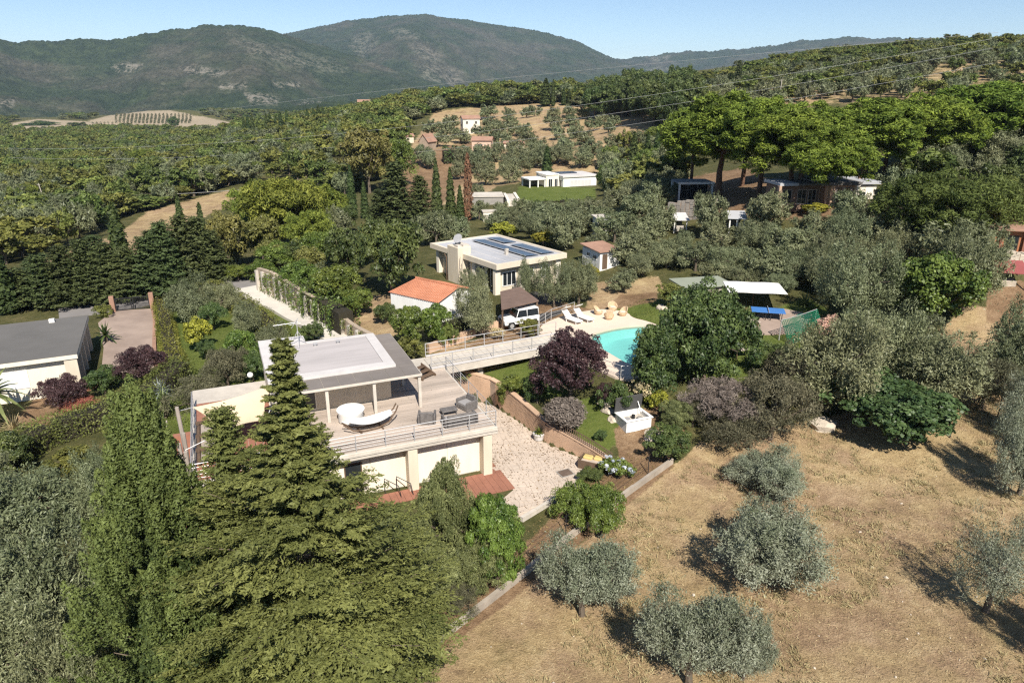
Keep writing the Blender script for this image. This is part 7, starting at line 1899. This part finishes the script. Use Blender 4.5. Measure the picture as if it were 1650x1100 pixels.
sheet_hedge('low_hedge', 'low hedge at the edge of the modern house lawn', G((845, 338), (890, 334), (935, 333)), 1.6, 1.5, L_OAK, .4, 10, wob=.3)
# hanging creeper strands on the wall
hg = []
g_ = np.random.default_rng(77)
for i in range(2, len(Pw) - 3):
    if hts[i] < 1.2: continue
    d = (Pw[i + 1] - Pw[i]) / np.linalg.norm(Pw[i + 1] - Pw[i]); n_ = np.array([d[1], -d[0]]); a = Pw[i] + d * (.7 + .3 * g_.random()) + n_ * .25; n = 120; L_ = hts[i] * (.45 + .4 * g_.random())
    u = g_.random(n); P_ = np.c_[a[0] + g_.normal(size=n) * .14, a[1] + g_.normal(size=n) * .14, gzs[i] + hts[i] + .1 - u * L_]; sz = .14 * (.6 + .8 * g_.random(n))
    V, Fq = leaves(P_, unit(np.array([n_[0], n_[1], .3]) + g_.normal(size=(n, 3)) * .5), np.tile([0, 0, -1.0], (n, 1)) + g_.normal(size=(n, 3)) * .3, sz, sz * .6, True); hg.append((V, Fq, g_.random(n)))
V, Fq, tn = merge(*hg); ivy = link('hanging_ivy', np_mesh('hanging_ivy', V, Fq, L_HEDGE, tn)); tag(ivy, 'dark ivy strands hanging down the face of the buttressed wall', 'ivy')

# sword-leaved plants and palms
rosette('yucca', 'spiky yucca rosette on the bank left of the sun sail', at(268, 672) + np.array([0, 0, .2]), 46, 1.3, L_PALM, 1.0, wid=.05, seed=3)
rosette('yucca', 'lower spiky yucca left of the taller one beside the sail', at(248, 684) + np.array([0, 0, .2]), 40, 1.15, L_PALM, .6, wid=.05, seed=4)
rosette('yucca', 'silver spiky yucca behind the pair beside the sail', at(262, 650) + np.array([0, 0, .2]), 40, 1.2, leaf('silver_swords', (.16, .19, .16), (.46, .50, .46), .1, .5, .3, .01, .05), .7, wid=.06, seed=5)
rosette('palm_tree', 'palm cut by the left edge in front of the bungalow', at(-2, 690), 40, 2.6, L_PALM, 2.6, 'tree', .22, .55, seed=6)
rosette('pampas_grass', 'dry straw coloured grass clump under the left edge palm', at(22, 692), 70, 1.5, leaf('straw_blades', (.30, .24, .12), (.62, .52, .30), .2, .8, .1, .01, .05), 0.0, 'plant', .03, .5, seed=7)
rosette('agave', 'pale agave clump beside the white canopy', at(1296, 492), 34, 1.3, L_PALM, .1, 'plant', .07, .2, seed=8)
rosette('pot_palm', 'small palm in front of the bungalow piers', at(172, 552), 30, 1.5, L_DEEP, .7, 'plant', .1, .5, seed=9)
pp = plane(868, 708, .055)
rosette('pot_plant', 'green plant growing in the stone pot', (pp[0], pp[1], pp[2] + .48), 30, .5, L_LAUREL, 0.05, 'plant', .05, .3, seed=10)
for k, (a, b_) in enumerate(((944, 770), (962, 772))):
    q_ = at(a, b_); rosette('sword_plant', ('left', 'right')[k] + ' one of two spiky plants before the wooden trough', q_, 30, .7, L_DEEP, .05, 'plant', .04, .3, seed=12 + k)

# ------------------------------------------------------------------ olive slope: one by one
def z4(x, y): return 600 + x / 3.667, 150 + y / 3.667
OS = [(690, 150), (800, 150), (910, 145), (960, 140), (1080, 150), (1150, 145), (1240, 150), (1340, 195), (1430, 205), (690, 218), (815, 200), (1075, 215), (1165, 195), (1310, 225), (1395, 235), (790, 262), (895, 250), (640, 265), (1090, 275), (1185, 268), (1235, 305), (1440, 340), (930, 310), (750, 325), (975, 345), (1120, 350), (1285, 372), (830, 365), (300, 425), (540, 425), (730, 405), (960, 395), (1370, 430), (640, 425), (640, 480), (840, 415), (800, 470), (520, 510), (670, 545), (810, 535), (880, 490), (930, 440), (1240, 440), (1080, 420), (1155, 425), (330, 450), (520, 300), (390, 320), (440, 260), (1000, 440), (720, 250), (470, 220), (580, 235), (350, 250)]
for x, y in OS:
    bx, by = z4(x, y); s = 24 * (1 + .25 * (y - 300) / 250) * rnd.uniform(.9, 1.15)
    plant('mid_olive' if y > 380 else 'far_olive', 'olive_tree', 'olive tree on the dry slope above the modern white house', 'tree', bx, by, by - s * 1.0, s * 1.28, 'olive trees of the dry slope')

# ------------------------------------------------------------------ scattered trees
CLEAR = [(838, 262, 962, 318, 178), (832, 300, 952, 332, 150), (668, 380, 925, 470, 64), (935, 392, 1000, 436, 70), (1070, 286, 1160, 356, 90), (1060, 345, 1115, 382, 85), (1168, 345, 1205, 382, 85), (1232, 262, 1420, 322, 95), (1606, 385, 1655, 462, 70), (740, 178, 800, 252, 235), (762, 305, 826, 350, 150), (640, 215, 695, 245, 220),
         (1090, 440, 1260, 520, 62), (200, 478, 250, 510, 90), (940, 440, 1060, 500, 60), (0, 505, 160, 650, 60), (960, 370, 985, 395, 90), (185, 332, 400, 392, 140)]
PLACED = []
def scatter(poly, spacing, n_try, seed, wr, hr, jit_clear=True, dmin=0, dmax=9999, tan_ok=False):
    g = np.random.default_rng(seed); pa = np.array(poly, float)
    # candidate ground points: uniform on the ground inside the outline
    pts = []
    pxs = np.linspace(pa[:, 0].min(), pa[:, 0].max(), 14); pys = np.linspace(pa[:, 1].min(), pa[:, 1].max(), 10)
    W_ = []
    for a, b_ in poly: W_.append(at(a, b_)[:2])
    W_ = np.array(W_); x = g.uniform(W_[:, 0].min() - 20, W_[:, 0].max() + 20, n_try); y = g.uniform(max(W_[:, 1].min() - 20, 20), W_[:, 1].max() + 20, n_try)
    z = ground(x, y); px, py, d = project(np.c_[x, y, z]); ok = in_poly(np.nan_to_num(px, nan=-9999), np.nan_to_num(py, nan=-9999), poly) & (y > dmin) & (y < dmax)
    x, y, z, px, py, d = (v[ok] for v in (x, y, z, px, py, d)); cell = {}
    for p in PLACED: cell.setdefault((int(p[0] // 8), int(p[1] // 8)), []).append(p)
    res = []
    for i in range(len(x)):
        c = (int(x[i] // 8), int(y[i] // 8)); bad = False
        for a in (-1, 0, 1):
            for b_ in (-1, 0, 1):
                for q in cell.get((c[0] + a, c[1] + b_), ()):
                    if (q[0] - x[i]) ** 2 + (q[1] - y[i]) ** 2 < spacing ** 2: bad = True; break
        if bad: continue
        w_ = g.uniform(*wr); h_ = g.uniform(*hr); hp = h_ * F0 / d[i]; wp = w_ * F0 / d[i] / 2
        if any(px[i] + wp > r[0] and px[i] - wp < r[2] and py[i] > r[1] and py[i] - hp < r[3] and y[i] < r[4] + 6 for r in CLEAR): continue
        p = (x[i], y[i], z[i], w_, h_, d[i]); cell.setdefault(c, []).append(p); res.append(p)
    PLACED.extend(res); return res
for o in list(bpy.data.objects):
    if o.parent is None and o.get('category') in ('tree', 'house', 'farmhouse', 'cottage', 'barn', 'shed'): PLACED.append((o.location[0], o.location[1], 0, 0, 0, 0))

for bx, by, yt, w_ in ((1032, 398, 352, 70), (1075, 432, 384, 66), (1120, 438, 392, 64), (1160, 412, 366, 64), (1175, 446, 398, 70), (1215, 408, 360, 66), (1232, 452, 400, 76), (1268, 420, 366, 76), (1285, 456, 402, 72), (1310, 398, 345, 76), (1335, 440, 378, 80), (1365, 405, 345, 80), (1395, 445, 388, 76), (1420, 410, 352, 70), (1455, 430, 375, 80), (1150, 455, 425, 50), (1205, 462, 428, 60), (1255, 474, 440, 50), (1345, 482, 425, 60), (1475, 395, 350, 70), (1520, 405, 372, 70), (1100, 400, 372, 36)):
    t_ = plant(('mid_olive', 'garden_olive')[bx % 2], 'olive_tree', 'olive tree in the grove below the pine house', 'tree', bx, by, yt, w_ * 1.08, 'olives below the pine house'); PLACED.append((t_.location[0], t_.location[1], 0, 0, 0, 0))
for bx, by, yt, w_ in ((845, 374, 338, 58), (880, 364, 328, 56), (920, 384, 340, 66), (960, 362, 322, 62), (990, 392, 345, 70), (1000, 345, 305, 60), (1030, 360, 315, 62), (935, 348, 322, 50), (1055, 335, 298, 60), (815, 356, 334, 36), (1010, 424, 372, 74), (962, 410, 378, 44), (1060, 385, 335, 60), (800, 372, 346, 44), (895, 345, 326, 44), (1035, 445, 408, 56), (1000, 470, 436, 50)):
    t_ = plant(('mid_olive', 'garden_olive')[bx % 2], 'olive_tree', 'olive tree in the grove between the solar house and the modern house', 'tree', bx, by, yt, w_ * 1.08, 'olives between the solar house and the modern house'); PLACED.append((t_.location[0], t_.location[1], 0, 0, 0, 0))
# middle: olives and shrubs between the solar house and the modern house
def put(res, kinds, name, label, group, cat='tree'):
    for i, p in enumerate(res): plant(kinds[i % len(kinds)], name, label, cat, pos=p[:3], w=p[3], h=p[4], group=group)
put(scatter([(690, 400), (830, 372), (835, 342), (960, 336), (1060, 318), (1085, 335), (1058, 360), (1060, 440), (960, 440), (930, 405), (780, 378)], 4.2, 4000, 5, (4.2, 6.2), (3.4, 5.0)), ['mid_olive', 'garden_olive', 'mid_olive'], 'olive_tree', 'olive tree in the grove between the solar house and the modern house', 'olives between the solar house and the modern house')
for bx, by, yt, w_, lb in ((812, 386, 356, 44, 'yellow green bush behind the solar panels'), (876, 396, 368, 40, 'orange tinted bush behind the right end of the solar roof'), (690, 395, 352, 50, 'grey green bush behind the left end of the solar roof'), (735, 392, 352, 55, 'dense grey green bush behind the solar house tower'), (905, 402, 372, 36, 'green bush beside the right end of the solar roof')):
    plant('yellow_bush' if 'yellow' in lb or 'orange' in lb else 'mid_olive', 'garden_bush', lb, 'bush', bx, by, yt, w_)
put(scatter([(1060, 385), (1180, 385), (1300, 362), (1420, 372), (1600, 420), (1605, 470), (1430, 440), (1330, 470), (1270, 462), (1180, 440), (1060, 445)], 4.3, 5000, 6, (4.6, 6.6), (3.6, 5.2)), ['mid_olive', 'mid_olive', 'garden_olive'], 'olive_tree', 'olive tree in the grove below the pine house', 'olives below the pine house')
put(scatter([(955, 318), (1000, 245), (1060, 225), (1110, 235), (1100, 290), (1075, 320), (1010, 335)], 4.5, 2500, 7, (4.5, 7), (4, 7)), ['wood_tree', 'green_tree', 'mid_olive', 'wood_tree'], 'garden_tree', 'mixed tree between the olive slope and the umbrella pines', 'mixed trees left of the umbrella pines')
put(scatter([(1420, 300), (1440, 250), (1560, 245), (1680, 235), (1680, 400), (1560, 300), (1500, 320)], 5.0, 2000, 8, (5, 7.5), (4.5, 6.5)), ['dark_tree', 'mid_olive', 'wood_tree'], 'slope_tree', 'tree on the slope right of the umbrella pines', 'trees on the right slope')
# dark belt behind the olive slope
put(scatter([(958, 196), (962, 172), (1020, 158), (1105, 160), (1115, 205), (1060, 215), (1010, 190)], 4.5, 2500, 9, (7, 10), (10, 14)), ['dark_tree'], 'oak_tree', 'dark oak in the tall belt behind the olive slope', 'dark oaks behind the olive slope')
for k, (bx, yt) in enumerate(((908, 140), (917, 144), (926, 138), (934, 146), (945, 136), (953, 142), (962, 134))):
    plant('cypress', 'cypress_tree', 'cypress in the skyline row above the olive slope', 'tree', bx, 170, yt, 8, 'cypress row on the skyline')
for k in range(16):
    bx = 395 + k * 8.5 + rnd.uniform(-3, 3); plant('cypress', 'cypress_tree', 'small dark cypress in the row across the far valley wood', 'tree', bx, 226 - k * 1.4, 226 - k * 1.4 - rnd.uniform(22, 40), 8, 'cypress row in the valley wood')
# the hill on the right: olives and scrub one by one
hill = scatter([(1085, 205), (1075, 150), (1180, 118), (1300, 92), (1420, 72), (1560, 52), (1720, 40), (1720, 235), (1560, 180), (1480, 165), (1330, 165), (1250, 175)], 6.3, 16000, 10, (5.0, 9.0), (4.0, 6.8))
hill.sort(key=lambda p: p[5]); put(hill[:260], ['far_olive', 'far_olive', 'wood_tree', 'far_olive', 'wood_tree'], 'hill_tree', 'olive or scrub oak on the hill behind the umbrella pines', 'trees on the right hill')
for bx, by, yt, w_, lb in ((1175, 150, 118, 22, 'dark conifer on the skyline left of the hill'), (1187, 150, 98, 16, 'taller dark conifer on the skyline left of the hill')): plant('fir_tree', 'conifer_tree', lb, 'tree', bx, by, yt, w_)
# the wooded valley on the left
for bx, by, yt, w_, lb in ((192, 268, 236, 42, 'left one of two bright round pines in the valley wood'), (236, 270, 240, 38, 'right one of two bright round pines in the valley wood'), (98, 280, 252, 48, 'broad yellowish pine in the valley wood near the left edge'), (300, 262, 236, 40, 'round pine in the valley wood right of the bright pair'), (40, 330, 296, 50, 'large pine in the valley wood by the left edge')):
    t_ = plant('round_pine', 'pine_tree', lb, 'tree', bx, by, yt, w_); PLACED.append((t_.location[0], t_.location[1], 0, 0, 0, 0))
for bx, by, yt, w_, lb in ((70, 209, 195, 42, 'wide dark tree standing alone on the far tan field'), (126, 207, 197, 22, 'smaller dark tree right of the wide one on the tan field'), (160, 210, 200, 24, 'dark tree at the lower edge of the far tan field'), (281, 207, 188, 14, 'narrow dark tree in the middle of the far tan field')):
    plant('dark_tree', 'oak_tree', lb, 'tree', pos=bydist(bx, by, 960), h=zcol(*bydist(bx, by, 960)[:2], yt) - bydist(bx, by, 960)[2], w=w_ * 960 / F0 * 1.1)
WOOD = [(-120, 214), (150, 210), (380, 206), (480, 190), (640, 168), (760, 158), (900, 150), (960, 150), (950, 172), (900, 166), (720, 176), (655, 198), (650, 262), (560, 318), (520, 305), (430, 288), (380, 300), (240, 336), (160, 385), (40, 425), (-120, 445)]
near_w = scatter(WOOD, 3.9, 40000, 12, (4.5, 11), (3.4, 8.5), dmin=60, dmax=330)
near_w.sort(key=lambda p: p[5])
put(near_w[:290], ['wood_tree', 'wood_tree', 'mid_olive', 'wood_tree', 'far_olive'], 'wood_tree', 'tree of the dense green wood filling the left valley', 'trees of the left valley wood')
far_w = near_w[290:] + hill[260:] + scatter(WOOD, 4.3, 200000, 13, (5.5, 13), (3.8, 9.0), dmin=330, dmax=760)
far_w += scatter([(-120, 200), (140, 190), (500, 176), (700, 158), (1000, 145), (1000, 150), (640, 168), (480, 190), (380, 214), (-120, 216)], 9.0, 30000, 14, (9, 14), (6, 9), dmin=700, dmax=1560)
far_w = [p for p in far_w if not in_poly(*project(p[:3])[:2], [(138, 194), (200, 179), (275, 176), (385, 198), (372, 216), (280, 217), (200, 210), (100, 216), (15, 214), (8, 198), (60, 190)])[0]]

far_w += scatter([(1672, 240), (2150, 190), (2250, 600), (1720, 540)], 5.5, 4000, 15, (5, 8), (4, 6.5), dmin=35, dmax=260)
def instance_stuff(name, label, pts, kinds):
    """one object: tree crowns of the far wood set out on its points"""
    src = bpy.data.collections.new(name + '_kinds')
    for k in kinds:
        for cm_, tm_, h0, w0 in KINDS[k]:
            o = bpy.data.objects.new('crown_kind', cm_); src.objects.link(o); o.scale = (1 / w0, 1 / w0, 1 / h0)
    me = bpy.data.meshes.new(name); A = np.array([p[:3] for p in pts]); me.from_pydata(A.tolist(), [], [])
    a = me.attributes.new('size', 'FLOAT_VECTOR', 'POINT'); a.data.foreach_set('vector', np.array([(p[3], p[3], p[4]) for p in pts], np.float32).ravel())
    o = link(name, me); tag(o, label, kind='stuff')
    ng = bpy.data.node_groups.new(name, 'GeometryNodeTree'); ng.interface.new_socket('Geometry', in_out='INPUT', socket_type='NodeSocketGeometry'); ng.interface.new_socket('Geometry', in_out='OUTPUT', socket_type='NodeSocketGeometry')
    nd = ng.nodes; gi = nd.new('NodeGroupInput'); go = nd.new('NodeGroupOutput'); iop = nd.new('GeometryNodeInstanceOnPoints'); ci = nd.new('GeometryNodeCollectionInfo'); ci.inputs['Collection'].default_value = src; ci.inputs['Separate Children'].default_value = True; ci.inputs['Reset Children'].default_value = False
    rv = nd.new('FunctionNodeRandomValue'); rv.data_type = 'FLOAT_VECTOR'; rv.inputs[0].default_value = (0, 0, 0); rv.inputs[1].default_value = (0, 0, 6.283)
    na_ = nd.new('GeometryNodeInputNamedAttribute'); na_.data_type = 'FLOAT_VECTOR'; na_.inputs[0].default_value = 'size'
    L = ng.links.new; L(gi.outputs[0], iop.inputs['Points']); L(ci.outputs[0], iop.inputs['Instance']); iop.inputs['Pick Instance'].default_value = True; L(rv.outputs[0], iop.inputs['Rotation']); L(na_.outputs[0], iop.inputs['Scale']); L(iop.outputs[0], go.inputs[0])
    md = o.modifiers.new('set_out', 'NODES'); md.node_group = ng
    return o
instance_stuff('woodland', 'far wood of round green trees covering the valley', far_w, ['wood_tree', 'wood_tree', 'far_olive'])
print('trees: near wood', len(near_w), 'far', len(far_w), 'hill', len(hill))

# ------------------------------------------------------------------ ground cover in the field and under the trees
def tufts(name, label, poly, n, size, m, seed, upright=.6):
    g = np.random.default_rng(seed); W_ = np.array([at(a, b_)[:2] for a, b_ in poly]); x = g.uniform(W_[:, 0].min(), W_[:, 0].max(), n * 3); y = g.uniform(W_[:, 1].min(), W_[:, 1].max(), n * 3)
    k = in_poly(x, y, [tuple(p) for p in W_]); k &= fbm(x, y, 3.0, 3, seed) > g.random(len(x)) * .75 + .08; x, y = x[k][:n], y[k][:n]; z = ground(x, y); n = len(x)
    sz = size * (.4 + 1.0 * g.random(n) ** 2); T = unit(g.normal(size=(n, 3)) * np.array([1, 1, .4]) + np.array([0, 0, upright])); P = np.c_[x, y, z] + T * (sz * .35)[:, None]
    V, Fq = leaves(P, sph(g, n), T, sz, sz * .28, True); o = link(name, np_mesh(name, V, Fq, m, g.random(n))); tag(o, label, kind='stuff')
STRAW = leaf('dry_grass_blades', (.22, .155, .08), (.52, .42, .24), .15, .9, .1, .0, .0)
tufts('dry_grass', 'short dry straw grass of the field', [(600, 1130), (905, 905), (1085, 757), (1125, 720), (1330, 676), (1600, 610), (1760, 590), (1900, 1140)], 75000, .12, STRAW, 31)
tufts('weeds', 'low dry weeds and leaf litter on the garden bank', [(620, 1120), (900, 880), (1080, 742), (1040, 720), (960, 760), (850, 850), (700, 960), (600, 1080)], 12000, .16, leaf('weed_blades', (.10, .075, .03), (.36, .27, .12), .15, .9, .1, 0, 0), 32)
tufts('lawn_grass', 'short green grass of the left lawn', [(250, 500), (330, 470), (420, 500), (480, 545), (430, 640), (330, 690), (240, 690), (280, 600)], 22000, .14, leaf('grass_blades', (.06, .085, .016), (.20, .225, .06), .2, .8, .1, 0, 0), 33)
tufts('lawn_grass', 'short green grass around the pool', [(1000, 500), (1040, 480), (1120, 500), (1220, 530), (1300, 540), (1230, 620), (1140, 620), (1090, 560)], 16000, .14, MATS['grass_blades'], 34)

# rocks near the white tank and under the trees
def rock(name, label, P, r, seed, group):
    g = np.random.default_rng(seed); import bmesh as _b; bm = _b.new(); _b.ops.create_icosphere(bm, subdivisions=2, radius=r)
    for v in bm.verts: k = 1 + (g.random() - .5) * .45; v.co *= k; v.co.z *= .65
    me = bpy.data.meshes.new(name); bm.to_mesh(me); bm.free(); me.materials.append(ROCK); o = link(name, me); o.location = tuple(P); tag(o, label, 'rock', group)
for k, (a, b_, r) in enumerate(((975, 648, .5), (980, 662, .45), (988, 676, .4), (1052, 700, .55), (1062, 706, .5), (1045, 706, .35), (1072, 700, .4))):
    rock('garden_rock', 'pale rock lying among the plants around the white tank', at(a, b_), r, k, 'pale rocks around the white tank')
for k, (a, b_, r, lb) in enumerate(((1066, 497, .5, 'pale boulder beside the round clipped bush'), (1325, 687, .9, 'flat pale rock at the foot of the fig tree'))):
    rock('boulder', lb, at(a, b_), r, 50 + k, None)
# rustic posts at the right back of the field
fp_ = thing('field_fence', 'leaning rusty fence posts at the upper right of the field', 'fence', at(1560, 690))
for a, b_, lean in ((1530, 705, .1), (1568, 660, .5), (1600, 690, .15), (1612, 655, -.1)):
    p = at(a, b_) - np.array(fp_.location); q = MB(); q.tube([(p[0], p[1], p[2] - .2), (p[0] + lean, p[1], p[2] + 1.6)], .04, 5); part('post', q, DARK_METAL, fp_)

# vineyard rows on the far tan field
vy = MB(); g = np.random.default_rng(5)
Vp, Fp, Tp = [], [], []
for k in range(26):
    a, b_ = at(150 + k * 6.2, 199), at(152 + k * 6.2, 185)
    n = 24; t = np.linspace(0, 1, n); P = a + (b_ - a) * t[:, None]; P[:, 2] = ground(P[:, 0], P[:, 1]) + .8
    V, Fq, tn = clump_leaves(g, P, np.full(n, 1.5), 10, 1.6, .7, True); Vp.append((V, Fq, tn))
V, Fq, tn = merge(*Vp); o = link('vineyard_rows', np_mesh('vineyard_rows', V, Fq, L_BRUSH, tn)); tag(o, 'vine rows on the far tan field', kind='stuff')

# fallen leaves on the drive
g = np.random.default_rng(91); A = np.array(DRIVE); x = g.uniform(A[:, 0].min(), A[:, 0].max(), 9000); y = g.uniform(A[:, 1].min(), A[:, 1].max(), 9000)
k = in_poly(x, y, DRIVE) & (g.random(9000) < np.clip(fbm(x, y, 2.5, 3, 4) * 1.6 - .35, .03, 1)); x, y = x[k], y[k]; n = len(x); sz = .09 * (.5 + g.random(n))
V, Fq = leaves(np.c_[x, y, np.full(n, .075)], unit(np.array([0, 0, 1.0]) + g.normal(size=(n, 3)) * .25), g.normal(size=(n, 3)), sz, sz * .6, True)
o = link('fallen_leaves', np_mesh('fallen_leaves', V, Fq, leaf('brown_litter', (.09, .055, .03), (.28, .19, .10), .1, .9, .1, 0, 0), g.random(n))); tag(o, 'brown fallen leaves scattered over the stone drive', kind='stuff')

# ------------------------------------------------------------------ which one: rows counted from the top, trees from the left
_ORD = ['first', 'second', 'third', 'fourth', 'fifth', 'sixth', 'seventh', 'eighth', 'ninth', 'tenth', 'eleventh', 'twelfth', 'thirteenth', 'fourteenth', 'fifteenth', 'sixteenth', 'seventeenth', 'eighteenth', 'nineteenth', 'twentieth']
def tell_apart(group, what, per_row):
    obs = [o for o in COL.objects if o.parent is None and o.get('group') == group]; q = [(project(np.array(o.location))[0][0], project(np.array(o.location))[1][0], o) for o in obs]; q.sort(key=lambda t: t[1]); nrow = max(1, round(len(q) / per_row)); n = math.ceil(len(q) / nrow)
    for r_ in range(0, len(q), n):
        for k, (x, y, o) in enumerate(sorted(q[r_:r_ + n], key=lambda t: t[0])):
            o['label'] = (_ORD[k] + ' from the left ' + ('in ' + _ORD[r_ // n] + ' row from top ' if nrow > 1 else '') + what)
tell_apart('olive trees of the dry slope', 'of dry slope olives', 11)
tell_apart('dark conifers in the row behind the gate', 'of the dark bushy conifers behind the gate', 99)
tell_apart('olives between the solar house and the modern house', 'of grove behind solar house', 12)
tell_apart('olives below the pine house', 'of olives below pine house', 12)
tell_apart('mixed trees below the left pine clump', 'of trees below the left pines', 7)
tell_apart('mixed trees left of the umbrella pines', 'of trees left of umbrella pines', 12)
tell_apart('trees on the right slope', 'of trees right of umbrella pines', 12)
tell_apart('cypress row on the skyline', 'of the skyline cypress row above the olive slope', 99)
tell_apart('cypress row in the valley wood', 'of the small cypress row in the valley wood', 99)
tell_apart('pale rocks around the white tank', 'of the pale rocks around the white tank', 99)
tell_apart('dark oaks behind the olive slope', 'of the dark oak belt', 16)

# clumps of taller dry grass, and stones in the field
g = np.random.default_rng(44); W_ = np.array([at(a, b_)[:2] for a, b_ in ((640, 1120), (905, 920), (1085, 770), (1125, 730), (1330, 690), (1600, 630), (1760, 600), (1900, 1140))])
x = g.uniform(W_[:, 0].min(), W_[:, 0].max(), 6000); y = g.uniform(W_[:, 1].min(), W_[:, 1].max(), 6000); k = in_poly(x, y, [tuple(p) for p in W_]) & (fbm(x, y, 5.0, 3, 6) > .47); x, y = x[k][:1500], y[k][:1500]; n = len(x); m_n = 22
P = np.repeat(np.c_[x, y, ground(x, y)], m_n, 0) + g.normal(size=(n * m_n, 3)) * np.array([.14, .14, 0]); T = unit(g.normal(size=P.shape) * .6 + np.array([0, 0, 1.0])); sz = .25 * (.5 + .7 * g.random(len(P)))
V, Fq = leaves(P + T * (sz * .45)[:, None], sph(g, len(P)), T, sz, sz * .16, True); tn = np.clip(np.repeat(g.random(n), m_n) * .6 + g.random(len(P)) * .4, 0, 1)
o = link('grass_clumps', np_mesh('grass_clumps', V, Fq, leaf('clump_blades', (.20, .16, .075), (.52, .44, .24), .15, .9, .1, 0, 0), tn)); tag(o, 'taller clumps of dry grass in the field', kind='stuff')
st_v, st_f = [], []
mb = MB()
for i in range(260):
    x_, y_ = g.uniform(W_[:, 0].min(), W_[:, 0].max()), g.uniform(W_[:, 1].min(), W_[:, 1].max())
    if not in_poly(np.array([x_]), np.array([y_]), [tuple(p) for p in W_])[0]: continue
    r_ = .03 + .07 * g.random() ** 3; z_ = gz(x_, y_); a_ = g.random() * 6
    mb.tube([(x_ - r_ * math.cos(a_), y_ - r_ * math.sin(a_), z_), (x_, y_, z_ + r_ * .4), (x_ + r_ * math.cos(a_), y_ + r_ * math.sin(a_), z_)], [r_ * .4, r_ * .8, r_ * .4], 5)
part('field_stones', mb, ROCK, None, 'small pale stones scattered in the dry field', 'stuff')
